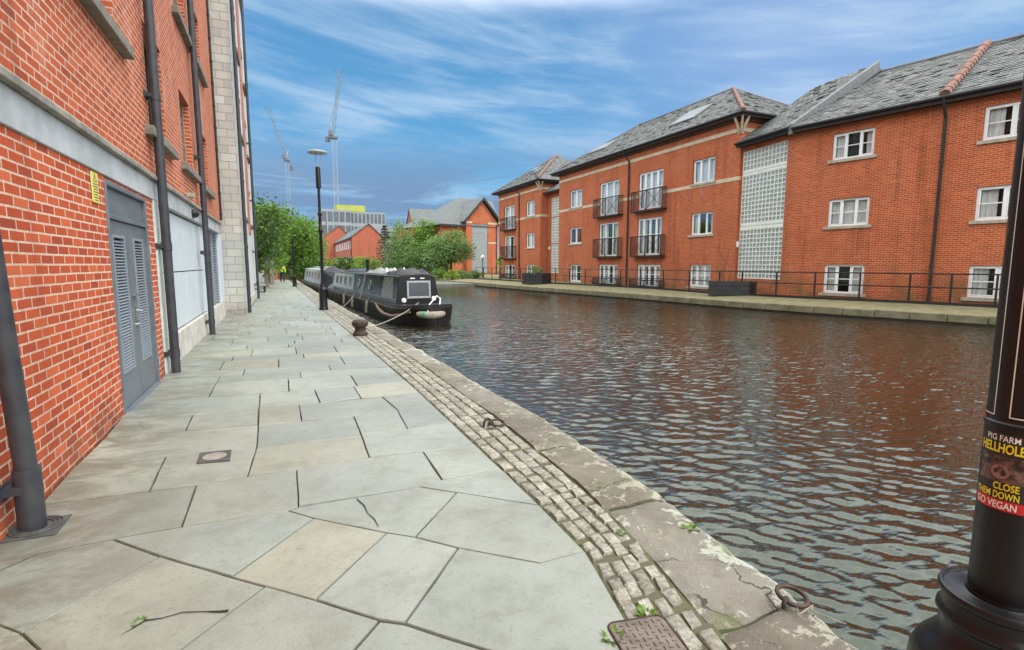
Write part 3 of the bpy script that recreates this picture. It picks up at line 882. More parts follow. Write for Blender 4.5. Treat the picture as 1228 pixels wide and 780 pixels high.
def build_flags():
    mb = MB()
    def tone(t=None):
        k = rnd.uniform(0.86, 1.13); w = rnd.uniform(-0.025, 0.03)
        if t == 'tan': return (k * 1.08, k * 1.0, k * 0.91)
        return (k * (1 + w), k, k * (1 - w))
    for i, pl in enumerate(PX_FLAGS):
        w = [gz(px, py) for px, py in pl]
        poly = []
        for p in w:
            x = max(p.x, -1.62) if p.y > 1.5 else p.x
            if 1.0 < p.y < 8 and x > interp(T_IN, p.y) - 0.14: x = interp(T_IN, p.y)
            poly.append((x, p.y))
        if len(poly) >= 3: flag(mb, poly, tone('tan' if i in TAN else None), gap=0.0052)
    # beyond the traced stones: random courses across the path
    ya, yb = [gz(160, 492).y, gz(489, 457).y]
    y = None
    rows = []
    base = lambda x: 6.99 + (x + 1.6) / 3.2 * (-0.02) if True else 0
    # junction line: follow the traced upper edge
    top = [(-1.62, gz(160, 492).y)] + [(gz(px, py).x, gz(px, py).y) for px, py in ((232, 484), (312, 476.5), (377, 470), (424, 465), (489, 457))]
    def ytop(x):
        for (a, b), (c, d) in zip(top, top[1:]):
            if x <= c: return b + (d - b) * max(x - a, 0) / (c - a)
        return top[-1][1]
    lo = ytop; k = 0
    Y = 7.15
    while Y < 62:
        h = rnd.uniform(0.42, 0.82) if Y < 25 else rnd.uniform(0.7, 1.1)
        nxt = Y + h; sl = rnd.uniform(-0.012, 0.012)
        hi = (lambda x, n=nxt, s=sl: n + s * x)
        x = wall_x(Y); xe = interp(T_IN, Y)
        if rnd.random() < 0.7: cuts = [x]
        else: cuts = [x, x + rnd.uniform(0.15, 0.3)]
        while cuts[-1] < xe - 0.9: cuts.append(cuts[-1] + rnd.uniform(0.5, 1.25))
        if xe - cuts[-1] < 0.3: cuts.pop()
        cuts.append(None)
        for a, b in zip(cuts, cuts[1:]):
            if b is None:
                pl = [(a, lo(a)), (interp(T_IN, Y), lo(xe)), (interp(T_IN, nxt), hi(xe)), (a, hi(a))]
            else:
                pl = [(a, lo(a)), (b, lo(b)), (b, hi(b)), (a, hi(a))]
                if k == 0:   # follow the junction line
                    pl = [(a, lo(a))] + [(q[0], q[1]) for q in top if a + 0.02 < q[0] < b - 0.02] + [(b, lo(b)), (b, hi(b)), (a, hi(a))]
            flag(mb, pl, tone('tan' if rnd.random() < 0.1 else None), gap=0.0052)
        lo = hi; Y = nxt; k += 1
    # between the traced stones and the rows behind the viewer
    for pl in ([(-1.62, 2.86), (-0.85, 2.11), (-0.85, 1.0), (-1.62, 1.0)], [(-0.85, 2.11), (-0.69, 2.23), (-0.09, 1.81), (-0.09, 1.0), (-0.85, 1.0)],
               [(-0.09, 1.81), (0.53, 1.27), (0.53, 1.0), (-0.09, 1.0)], [(0.53, 1.27), (1.01, 1.63), (1.32, 1.50), (1.20, 1.0), (0.53, 1.0)]):
        flag(mb, pl, tone(), 0.005)
    # behind the viewer
    for r in range(6):
        for c in range(4):
            x0 = -1.6 + c * 0.72
            flag(mb, [(x0, -5 + r), (x0 + 0.72, -5 + r), (x0 + 0.72, -4 + r), (x0, -4 + r)], tone(), 0.007)
    tag(mb.build('towpath', M['flag'], smooth=30, fix=False), kind='structure')
    # cracks: raised-edge slivers of dark joint are cut as narrow grooves filled with soil
    cr = MB()
    def crack(px, wd):
        pts = [gz(*p) for p in px]
        L = []; Rr = []
        for i, p in enumerate(pts):
            d = (pts[min(i + 1, len(pts) - 1)] - pts[max(i - 1, 0)]).normalized(); t = Vector((-d.y, d.x, 0))
            w = wd[i]
            zz = gh(p.x, p.y) + 0.0045
            L.append((p.x + t.x * w, p.y + t.y * w, zz)); Rr.append((p.x - t.x * w, p.y - t.y * w, zz))
        for i in range(len(pts) - 1): cr.poly([L[i], Rr[i], Rr[i + 1], L[i + 1]])
    crack([(145, 763), (160, 755), (174, 746), (195, 743), (219, 736), (245, 735), (262, 735), (274, 734)], [0.0008, 0.003, 0.006, 0.003, 0.0035, 0.003, 0.007, 0.009])
    crack([(428, 600), (437, 608), (441, 617), (449, 624), (454, 633)], [0.004, 0.004, 0.002, 0.004, 0.0015])
    tag(cr.build('towpath_crack', M['crack'], fix=False), kind='structure')


def build_setts():
    mb = MB(); y = -2.5
    while y < 46:
        near = y < 14
        h = rnd.uniform(0.112, 0.15) if near else rnd.uniform(0.15, 0.2)
        xi, xo = interp(T_IN, y) + 0.015, interp(T_COP, y) - 0.012
        n = 4
        for k in range(n):
            a = xi + (xo - xi) * k / n; b = xi + (xo - xi) * (k + 1) / n
            if 1.52 < y + h / 2 < 1.95 and a < 1.66 + (y - 1.5) * 0.1 and y < 1.95 and False: continue
            g = 0.011; j = lambda s=0.006: rnd.uniform(-s, s)
            z = gh(a, y) + rnd.uniform(-0.008, 0.004) - 0.002
            off = rnd.uniform(-0.035, 0.035)
            t = rnd.uniform(0.78, 1.22); mb.cc = (t * 1.02, t, t * 0.95)
            xi2, xo2 = interp(T_IN, y + h) + 0.015, interp(T_COP, y + h) - 0.012
            a2 = xi2 + (xo2 - xi2) * k / n; b2 = xi2 + (xo2 - xi2) * (k + 1) / n; g = rnd.uniform(0.006, 0.011)
            p = [(a + g + j(), y + off + g + j()), (b - g + j(), y + off + g + j()), (b2 - g + j(), y + off + h - g + j()), (a2 + g + j(), y + off + h - g + j())]
            c = (sum(q[0] for q in p) / 4, sum(q[1] for q in p) / 4)
            if near:
                r1 = [(c[0] + (q[0] - c[0]) * 0.95, c[1] + (q[1] - c[1]) * 0.95) for q in p]
                r2 = [(c[0] + (q[0] - c[0]) * 0.84 + j(0.008), c[1] + (q[1] - c[1]) * 0.84 + j(0.008)) for q in p]
                V = [(*q, z - 0.07) for q in p] + [(*q, z - 0.014) for q in p] + [(*q, z - 0.003 + j(0.002)) for q in r1] + [(*q, z + 0.002 + j(0.004)) for q in r2]
                Fs = [(12, 13, 14, 15)]
                for L in (0, 4, 8):
                    for q in range(4): Fs.append((L + q, L + (q + 1) % 4, L + 4 + (q + 1) % 4, L + 4 + q))
                mb.add(V, Fs)
            else:
                mb.hexa([(*q, z - 0.06) for q in p] + [(*q, z) for q in p])
        y += h
    tag(mb.build('sett_paving', M['sett'], smooth=60, fix=False), kind='structure')
    b = MB(); ys = [-3 + 0.6 * k for k in range(84)]
    for a, c in zip(ys, ys[1:]):
        b.poly([(interp(T_IN, a) - 0.03, a, -0.017), (interp(T_COP, a) + 0.03, a, -0.017), (interp(T_COP, c) + 0.03, c, -0.017), (interp(T_IN, c) - 0.03, c, -0.017)])
    tag(b.build('sett_bedding', M['sett_bed'], fix=False), kind='structure')


def build_coping():
    mb = MB(); edge = []
    y = -5.0; joints = []
    targets = [-5, -3.4, -1.9, -0.5, 0.95, 1.62, 2.78, 4.0, 5.7, 7.2, 8.5, 10.0, 11.3, 12.8]
    while targets[-1] < 62: targets.append(targets[-1] + rnd.uniform(1.1, 1.7))
    for a, c in zip(targets, targets[1:]):
        near = a < 10
        nu, nv = (12, 22) if near else (4, 4)
        k = rnd.uniform(0.85, 1.15); mb.cc = (k, k * rnd.uniform(0.96, 1.02), k * rnd.uniform(0.9, 1.02))
        dz = rnd.uniform(-0.012, 0.012); g = rnd.uniform(0.008, 0.02)
        s0, s1 = rnd.uniform(-0.10, 0.10), rnd.uniform(-0.1, 0.1)
        V = []; E = []
        def pt(i, j):
            u = i / nu; v = j / nv
            y_ = (a + g) + (c - a - 2 * g) * v + (u - 0.5) * 0.0
            xi, xo = interp(T_COP, y_), interp(T_OUT, y_)
            wob = 0.035 * mnoise.noise(Vector((0.0, y_ * 2.3, 1.7))) + 0.018 * mnoise.noise(Vector((3.0, y_ * 9.0, 0)))
            x_ = xi + 0.005 + (xo + wob - xi) * u
            h = 0.012 * mnoise.noise(Vector((x_ * 3, y_ * 3, 0))) + 0.008 * mnoise.noise(Vector((x_ * 9, y_ * 9, 4)))
            # worn arrises
            e = min(v, 1 - v) * (c - a); e2 = (1 - u) * (xo - xi); e3 = u * (xo - xi)
            h -= 0.030 * math.exp(-e / 0.025) + 0.045 * math.exp(-e2 / 0.045) + 0.012 * math.exp(-e3 / 0.03)
            y_ += 0.05 * mnoise.noise(Vector((x_ * 4, a * 7 if v < 0.5 else c * 7, 9))) * (1 - min(1, e / 0.3))
            return (x_, y_, 0.006 + dz + h), u
        for j in range(nv + 1):
            for i in range(nu + 1):
                p, u = pt(i, j); V.append(p); E.append(max(0.0, (u - 0.55) / 0.45))
        Fs = [(j * (nu + 1) + i, j * (nu + 1) + i + 1, (j + 1) * (nu + 1) + i + 1, (j + 1) * (nu + 1) + i) for j in range(nv) for i in range(nu)]
        # skirt
        rim = [i for i in range(nu + 1)] + [j * (nu + 1) + nu for j in range(1, nv + 1)] + [nv * (nu + 1) + i for i in range(nu - 1, -1, -1)] + [j * (nu + 1) for j in range(nv - 1, 0, -1)]
        o = len(V)
        for r in rim:
            x_, y_, z_ = V[r]; V.append((x_ + (0.0), y_, z_ - 0.27)); E.append(E[r])
        nrim = len(rim)
        for q in range(nrim):
            q2 = (q + 1) % nrim; Fs.append((rim[q], o + q, o + q2, rim[q2]))
        mb.add(V, Fs); edge += E
    tag(mb.build('canal_edge', M['coping'], smooth=50, edge=edge), kind='structure')
    w = MB(); ys = [-6 + 1.5 * k for k in range(54)]
    for a, c in zip(ys, ys[1:]):
        w.poly([(interp(T_OUT, a) - 0.03, a, -2), (interp(T_OUT, c) - 0.03, c, -2), (interp(T_OUT, c) - 0.03, c, -0.25), (interp(T_OUT, a) - 0.03, a, -0.25)])
    tag(w.build('canal_side', M['mudwall'], fix=False), kind='structure')


def build_water():
    """still sheet plus a rippled near part whose faces are finest where one stands"""
    g = np.random.default_rng(5)
    nr, na = 1000, 760
    rad = 1.2 * (95 / 1.2) ** (np.arange(nr) / (nr - 1)); ang = np.radians(np.linspace(-12, 150, na))
    RR, AA = np.meshgrid(rad, ang, indexing='ij')
    X, Y = RR * np.sin(AA), RR * np.cos(AA)
    step = RR * (math.log(95 / 1.2) / (nr - 1))
    Z = np.zeros_like(X)
    for k in range(64):
        lam = 0.075 * (0.31 / 0.075) ** g.random()
        az = math.radians(42 + g.normal() * 27)
        kx, ky = math.sin(az) * 2 * math.pi / lam, math.cos(az) * 2 * math.pi / lam
        slope = 0.034 * (lam / 0.16) ** 0.1
        amp = slope * lam / (2 * math.pi)
        fade = np.clip((lam / step - 2.5) / 3.0, 0, 1)
        ph = g.random() * 6.283 + 0.9 * np.sin(X * g.uniform(0.4, 1.1) + g.random() * 6) + 0.9 * np.sin(Y * g.uniform(0.4, 1.1) + g.random() * 6)
        Z += amp * fade * np.sin(kx * X + ky * Y + ph)
    gust = 0.72 + 0.28 * np.sin(X * 0.55 + 0.8 * np.sin(Y * 0.31)) * np.sin(Y * 0.42 + 1.3 + 0.7 * np.sin(X * 0.6))
    t = np.clip((Y + 0.9 * X - 25) / 25, 0, 1); lee = 1 - 0.78 * t * t * (3 - 2 * t)
    Z = Z * gust * lee + WATER_Z
    co = np.stack([X, Y, Z], -1).reshape(-1, 3).astype(np.float32)
    i = (np.arange(nr - 1)[:, None] * na + np.arange(na - 1)[None, :])
    q = np.stack([i, i + na, i + na + 1, i + 1], -1).reshape(-1, 4)
    keep = (X.ravel()[q].max(1) > 0.4) & (Y.ravel()[q].max(1) > -45)
    q = q[keep]
    me = bpy.data.meshes.new('canal_water')
    me.vertices.add(len(co)); me.vertices.foreach_set('co', co.ravel())
    me.loops.add(q.size); me.loops.foreach_set('vertex_index', q.ravel().astype(np.int32))
    me.polygons.add(len(q)); me.polygons.foreach_set('loop_start', (np.arange(len(q)) * 4).astype(np.int32)); me.polygons.foreach_set('loop_total', np.full(len(q), 4, np.int32))
    me.update(calc_edges=True); me.validate()
    me.polygons.foreach_set('use_smooth', [True] * len(me.polygons))
    me.materials.append(M['water'])
    o = bpy.data.objects.new('canal_water', me); COL.objects.link(o); tag(o, kind='structure')
    mb = MB(); mb.poly([(1.0, -60, WATER_Z - 0.05), (60, -60, WATER_Z - 0.05), (60, 95, WATER_Z - 0.05), (0.5, 95, WATER_Z - 0.05)])
    tag(mb.build('canal_bed_water', M['water'], fix=False), kind='structure')


KERB = [(27, -8), (24.2, 1.5), (21.1, 8.7), (19.6, 13.5), (18.75, 18.3), (18.5, 23.4), (17.9, 29), (17.2, 34.2), (16.2, 47), (15.2, 58), (13.5, 70), (10, 84)]
RAILP = [(1235, 367.5), (1199, 366.5), (1090, 363.3), (976, 358.2), (899, 354.2), (860, 352.3), (780, 346.2), (700, 342), (640, 338.9), (600, 336.2), (565, 334.2)]


def rail_pt(px):
    for (a, b), (c, d) in zip(RAILP, RAILP[1:]):
        if c <= px <= a: return gz(px, b + (d - b) * (a - px) / (a - c), 0.12)
    return gz(px, RAILP[-1][1] if px < RAILP[-1][0] else RAILP[0][1], 0.12)


def build_far_bank():
    rl = [rail_pt(p) for p in (976, 899, 860, 780, 700, 640, 600, 566)]
    rl = [Vector((24.95, 2.0, 0.12)), Vector((22.95, 11.9, 0.12))] + rl + [Vector((19.3, 70, 0.12)), Vector((16, 90, 0.12))]
    def rx(y):
        for a, b in zip(rl, rl[1:]):
            if a.y <= y <= b.y: return a.x + (b.x - a.x) * (y - a.y) / (b.y - a.y)
        return rl[0].x if y < rl[0].y else rl[-1].x
    kt = sorted((y, x) for x, y in KERB)
    ys = sorted(set([-8 + 1.0 * k for k in range(92)]))
    s = MB(); k = MB(); b = MB(); e = MB()
    for a, c in zip(ys, ys[1:]):
        ka, kc = interp(kt, a), interp(kt, c)
        s.poly([(ka + 0.34, a, -0.035), (rx(a), a, 0.10), (rx(c), c, 0.10), (kc + 0.34, c, -0.035)])
        s.poly([(rx(a) + 0.1, a, 0.11), (rx(a) + 9, a, 0.11), (rx(c) + 9, c, 0.11), (rx(c) + 0.1, c, 0.11)])
        w = 0.008
        dz = rnd.uniform(-0.01, 0.012)
        k.hexa([(ka, a + w, -0.32), (ka + 0.36, a + w, -0.32), (kc + 0.36, c - w, -0.32), (kc, c - w, -0.32), (ka, a + w, -0.03 + dz), (ka + 0.36, a + w, -0.03 + dz), (kc + 0.36, c - w, -0.03 + dz), (kc, c - w, -0.03 + dz)])
        b.poly([(ka + 0.05, a, -2), (kc + 0.05, c, -2), (kc + 0.05, c, -0.1), (ka + 0.05, a, -0.1)])
        if a > 1 and c < 75: e.hexa([(rx(a) - 0.06, a, 0.0), (rx(a) + 0.1, a, 0.0), (rx(c) + 0.1, c, 0.0), (rx(c) - 0.06, c, 0.0), (rx(a) - 0.06, a, 0.2), (rx(a) + 0.1, a, 0.2), (rx(c) + 0.1, c, 0.2), (rx(c) - 0.06, c, 0.2)])
    tag(s.build('far_bank', M['strip'], fix=False), kind='structure')
    tag(k.build('far_kerb', M['kerb_far'], bevel=0.03, smooth=40), kind='structure')
    tag(b.build('far_canal_side', M['mudwall'], fix=False), kind='structure')
    tag(e.build('path_edging', M['iron_dark'], smooth=0), kind='structure')


build_ground(); build_flags(); build_setts(); build_coping(); build_water(); build_far_bank()


# ================================================================== LEFT BUILDINGS
def left_building():
    B = thing('brick_building', 'red brick building close on the left with grey double doors and drainpipes beside the towpath', 'building', (-1.58, 8, 0))
    F = Fr((-1.58, -5.0), (-1.58, 18.0), (5, 5))       # u = y + 5
    U = lambda y: y + 5.0
    # lower wall, door opening, cladding bay
    lw = MB()
    wall_holes(lw, F, 0, U(8.68), 0, 2.53, [(U(6.52), U(8.25), 0.05, 2.5)], rev=0.10)
    lw.build('lower_wall', M['brick_near'], B, fix=False)
    uw = MB()
    wins = [(5.85, 7.45, 4.20, 5.75), (8.95, 10.15, 3.52, 5.0), (11.75, 12.95, 3.52, 4.92), (14.45, 15.65, 3.48, 4.78),
            (5.85, 7.45, 6.9, 8.4), (8.95, 10.15, 6.35, 7.8), (11.95, 13.28, 6.32, 7.8), (14.4, 15.58, 6.28, 7.6), (2.2, 3.6, 4.2, 5.75),
            (8.95, 10.15, 9.2, 10.7), (11.95, 13.28, 9.2, 10.7), (14.4, 15.58, 9.2, 10.7)]
    wall_holes(uw, F, 0, U(18.0), 2.86, 13.0, [(U(a), U(b), c, d) for a, b, c, d in wins], rev=0.13)
    uw.build('upper_wall', M['brick_near_up'], B, fix=False)
    for a, b, c, d in wins:
        f = window(B, F, U(a), U(b), c, d, lights=2, sill=None, rev=0.13, frame='sill_grey', fw=0.06, curtain=0, openers=False)
        s_ = MB(); s_.fbox(F, U(a) - 0.35, U(b) + 0.34, c - 0.13, c - 0.002, -0.13, 0.11); s_.build('sill', M['sill_grey'], f, bevel=0.01)
    top = MB(); top.box(-12, -1.58, -5, 18, 13.0, 13.3); top.build('parapet', M['ledge'], B)
    for yy in (-5, 17.98):
        bk = MB(); bk.poly([(-1.6, yy, 0), (-12, yy, 0), (-12, yy, 13), (-1.6, yy, 13)]); bk.build('end_wall', M['brick_near_up'], B, fix=False)
    bd = MB(); bd.fbox(F, 0, U(17.45), 2.535, 2.80, -0.2, 0.02)
    bd.build('steel_band', M['band'], B, bevel=0.008)
    lg = MB(); lg.fbox(F, 0, U(17.45), 2.803, 2.865, -0.2, 0.075)
    lg.build('ledge', M['ledge'], B, bevel=0.01)
    # double door
    F0 = F; F = lambda u, v, w: F0(u, v, w + 0.055)
    d = MB()
    d.fbox(F, U(6.52), U(6.57), 0.08, 2.5, -0.16, -0.04); d.fbox(F, U(8.20), U(8.25), 0.08, 2.5, -0.16, -0.04)
    d.fbox(F, U(6.57), U(8.20), 2.12, 2.165, -0.16, -0.05); d.fbox(F, U(6.57), U(8.20), 2.45, 2.5, -0.16, -0.04)
    d.fbox(F, U(6.57), U(8.20), 2.168, 2.447, -0.15, -0.085)
    d.fbox(F, U(6.57), U(8.20), 0.05, 0.08, -0.16, 0.0)
    dr = d.build('double_door', M['door'], B, bevel=0.005)
    for a, b in ((6.575, 7.383), (7.391, 8.195)):
        lf = MB(); lo, hi = (a + 0.13, b - 0.20) if a < 7 else (a + 0.17, b - 0.17)
        z0, z1 = 0.47, 1.96
        for q in ((a, lo, 0.09, 2.11), (hi, b, 0.09, 2.11), (lo, hi, 0.09, z0), (lo, hi, z1, 2.11)):
            lf.fbox(F, U(q[0]), U(q[1]), q[2], q[3], -0.13, -0.075)
        l_ = lf.build('door_leaf', M['door'], dr)
        lv = MB()
        t = 0.028
        for q in ((lo, hi, z0, z0 + t), (lo, hi, z1 - t, z1), (lo, lo + t, z0 + t, z1 - t), (hi - t, hi, z0 + t, z1 - t)):
            lv.fbox(F, U(q[0]), U(q[1]), q[2], q[3], -0.12, -0.063)
        z = z0 + t + 0.01
        while z < z1 - t - 0.02:
            lv.hexa([F(U(lo + t), z, -0.072), F(U(hi - t), z, -0.072), F(U(hi - t), z + 0.004, -0.069), F(U(lo + t), z + 0.004, -0.069),
                     F(U(lo + t), z + 0.030, -0.112), F(U(hi - t), z + 0.030, -0.112), F(U(hi - t), z + 0.034, -0.109), F(U(lo + t), z + 0.034, -0.109)])
            z += 0.0335
        lv.build('louvre', M['louvre'], dr)
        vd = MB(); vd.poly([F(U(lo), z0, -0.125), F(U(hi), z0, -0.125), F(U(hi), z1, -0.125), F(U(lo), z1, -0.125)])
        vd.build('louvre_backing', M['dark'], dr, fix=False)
    hd = MB()
    hd.fbox(F, U(7.33), U(7.49), 1.28, 1.305, -0.072, -0.045); hd.build('latch', M['steel'], dr); hd = MB()
    hd.fbox(F, U(7.42), U(7.50), 0.98, 1.16, -0.072, -0.062)
    hd.tube([F(U(7.46), 1.10, -0.065), F(U(7.46), 1.10, -0.02), F(U(7.58), 1.10, -0.02)], 0.011, 8)
    hd.build('handle', M['steel'], dr); hd = MB()
    hd.tube([F(U(7.44), 0.93, -0.075), F(U(7.44), 0.93, -0.045)], 0.028, 12)
    hd.build('lock', M['steel'], dr)
    for z in (0.35, 1.1, 1.85):
        hg = MB(); hg.tube([F(U(8.215), z - 0.05, -0.03), F(U(8.215), z + 0.05, -0.03)], 0.012, 8)
        hg.build('hinge', M['steel'], dr)
    F = F0
    # pale corner post, cladding, plinth
    p = MB(); p.fbox(F, U(8.70), U(8.98), -0.1, 2.53, -0.25, 0.02); p.build('corner_post', M['pale_post'], B, bevel=0.006)
    c = MB()
    for i in range(4):
        for (z0, z1) in ((0.56, 1.505), (1.525, 2.50)):
            a = 9.0 + i * 1.26; c.fbox(F, U(a + 0.006), U(a + 1.254), z0, z1, -0.16, -0.06)
    c.build('cladding_panel', M['panel'], B, bevel=0.004, seg=1)
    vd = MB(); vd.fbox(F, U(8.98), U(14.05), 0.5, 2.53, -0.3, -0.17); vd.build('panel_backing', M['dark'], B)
    pl = MB(); pl.fbox(F, U(8.98), U(17.98), -0.1, 0.535, -0.25, 0.0); pl.build('plinth', M['plinth'], B, bevel=0.008)
    for a, b in ((14.05, 14.25), (17.2, 17.98)):
        q = MB(); q.fbox(F, U(a), U(b), 0.54, 2.53, -0.25, 0.0); q.build('steel_post', M['panel'], B, bevel=0.005)
    lo = MB()
    for i in range(3):
        a = 14.27 + i * 0.98
        lo.fbox(F, U(a), U(a + 0.06), 0.56, 2.5, -0.2, -0.07); lo.fbox(F, U(a + 0.9), U(a + 0.96), 0.56, 2.5, -0.2, -0.07)
        z = 0.6
        while z < 2.46:
            lo.hexa([F(U(a + 0.06), z, -0.10), F(U(a + 0.9), z, -0.10), F(U(a + 0.9), z + 0.008, -0.10), F(U(a + 0.06), z + 0.008, -0.10),
                     F(U(a + 0.06), z + 0.05, -0.17), F(U(a + 0.9), z + 0.05, -0.17), F(U(a + 0.9), z + 0.058, -0.17), F(U(a + 0.06), z + 0.058, -0.17)])
            z += 0.075
    lo.build('louvre_screen', M['louvre'], B)
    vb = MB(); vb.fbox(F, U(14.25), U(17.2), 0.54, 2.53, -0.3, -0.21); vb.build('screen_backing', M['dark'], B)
    # drainpipes
    for y in (8.80, 13.28):
        drainpipe(B, -1.465, y, 0.045, 12.9, 0.060, (-1.58, y), joints=(0.36, 1.9, 3.95, 6.4, 8.8))
    p = MB(); p.tube([(-1.47, 3.96, 0.03), (-1.47, 3.96, 0.42)], 0.069, 20); p.tube([(-1.47, 3.96, 0.40), (-1.478, 3.90, 1.2), (-1.487, 3.80, 2.5), (-1.487, 3.76, 3.2), (-1.487, 3.76, 12.9)], 0.056, 20)
    p.bar((-1.47, 3.955, 0.30), (-1.575, 3.955, 0.30), 0.13, 0.05); p.bar((-1.572, 3.83, 0.30), (-1.572, 4.07, 0.30), 0.012, 0.09)
    p.build('drainpipe', M['pipe'], B)
    mb = MB(); mb.tube([(-1.54, 17.86, 2.95), (-1.54, 17.86, 12.9)], 0.028, 10)
    for z in np.arange(3.1, 12, 0.62): mb.tube([(-1.54, 17.86, z), (-1.54, 17.86, z + 0.05)], 0.04, 10)
    mb.build('drainpipe', M['pipe_far'], B)
    # lamps and sign fixed to it
    l = thing('wall_light', 'small black oval bulkhead light above the pale grey cladding', 'wall light', F(U(12.3), 2.66, 0.02))
    lb = MB(); pts = []
    for i in range(7):
        a = i / 6 * math.pi / 2; pts.append((0.16 * math.cos(a), 0.11 * math.sin(a)))
    V = []; n = 16
    prof = [(0.17, 0.0), (0.17, 0.03), (0.155, 0.06), (0.12, 0.085), (0.06, 0.10), (0.0, 0.105)]
    for r, w in prof:
        for k in range(n):
            a = 2 * math.pi * k / n; V.append(F(U(12.3) + r * math.cos(a), 2.66 + 0.5 * r * math.sin(a), 0.022 + w))
    lb.add(V, [(i * n + k, i * n + (k + 1) % n, (i + 1) * n + (k + 1) % n, (i + 1) * n + k) for i in range(len(prof) - 1) for k in range(n)])
    lb.build('housing', M['iron_dark'], l)
    l2 = thing('floodlight', 'small beige floodlight on the brickwork between the second and third drainpipes', 'floodlight', F(U(11.6), 2.92, 0))
    fb = MB(); fb.fbox(F, U(11.52), U(11.68), 2.90, 2.98, 0.03, 0.16); fb.fbox(F, U(11.57), U(11.63), 2.92, 2.96, 0.0, 0.03); fb.build('housing', M['sill'], l2, bevel=0.01)
    s = thing('warning_sign', 'narrow yellow safety sign on the brick beside the double doors', 'sign', F(U(6.2), 2.38, 0.02))
    sb = MB(); sb.fbox(F, U(6.11), U(6.31), 2.23, 2.515, 0.003, 0.010); sb.build('sign_plate', M['yellow'], s, bevel=0.004)
    tx = MB()
    for i, (v, L) in enumerate([(2.40, .14), (2.375, .15), (2.35, .11), (2.325, .15), (2.30, .13), (2.275, .14), (2.25, .09)]):
        u = U(6.215) - L / 2
        while u < U(6.215) + L / 2:
            k = rnd.uniform(0.008, 0.022); tx.fbox(F, u, u + k, v, v + 0.010, 0.0102, 0.0108); u += k + 0.006
    for a in range(3):
        p0 = [(0, .06), (-.05, -.03), (.05, -.03)]
        (a0, b0), (a1, b1) = p0[a], p0[(a + 1) % 3]
        tx.bar(F(U(6.215) + a0, 2.455 + b0 * .8, 0.0105), F(U(6.215) + a1, 2.455 + b1 * .8, 0.0105), 0.007, 0.0012, up=(1, 0, 0))
    tx.fbox(F, U(6.211), U(6.219), 2.45, 2.475, 0.0102, 0.0108)
    tx.build('lettering', M['black_ink'], s)


left_building()


def stone_pier():
    mb = MB(); t = thing('stone_pier', 'tall grey stone pier between the brick building and the pale building', 'stone pier', (-1.3, 18.4, 0))
    mb.box(-2.6, -1.03, 18.02, 18.85, -0.1, 13.4); mb.build('shaft', M['pier'], t, bevel=0.01)
    f = MB(); f.box(-2.6, -1.0, 18.0, 18.87, 13.4, 13.6); f.build('cap', M['ledge'], t, bevel=0.02)


def grey_building():
    B = thing('grey_building', 'pale grey clad building beyond the stone pier on the left with two drainpipes', 'building', (-1.1, 24, 0))
    F = Fr((-1.12, 18.86), (-1.12, 30.0), (5, 20))
    m = MB()
    wins = [(3.2, 4.6, z, z + 1.5) for z in (3.4, 6.4, 9.4)] + [(7.2, 8.6, z, z + 1.5) for z in (3.4, 6.4, 9.4)] + [(7.2, 8.6, 0.8, 2.3)]
    wall_holes(m, F, 0, F.len, 0, 13.2, wins, 0.12)
    m.poly([(-1.12, 30, 0), (-9, 30, 0), (-9, 30, 13.2), (-1.12, 30, 13.2)])
    m.build('wall', M['render'], B, fix=False)
    r = MB(); r.box(-9, -1.06, 18.86, 30.05, 13.2, 13.5); r.build('parapet', M['ledge'], B)
    bw = MB(); bw.fbox(F, 5.2, 6.6, 2.9, 13.1, 0.003, 0.03); bw.build('brick_panel', M['brick_near_up'], B)
    for a, b, c, d in wins: window(B, F, a, b, c, d, lights=2, sill='sill_grey', rev=0.12, frame='sill_grey', fw=0.05, curtain=0, openers=False)
    pl = MB(); pl.fbox(F, 0, F.len, -0.1, 0.4, 0.003, 0.03); pl.build('plinth', M['plinth'], B)
    for y in (18.95, 26.6): drainpipe(B, -0.985, y, 0.03, 13.1, 0.055, (-1.12, y), joints=(0.5, 2.2, 4.5, 7, 9.5))


stone_pier(); grey_building()


# ================================================================== APARTMENTS ACROSS THE WATER
def slope(mb, pts, th=0.06):
    mb.prism(pts, (0, 0, th))


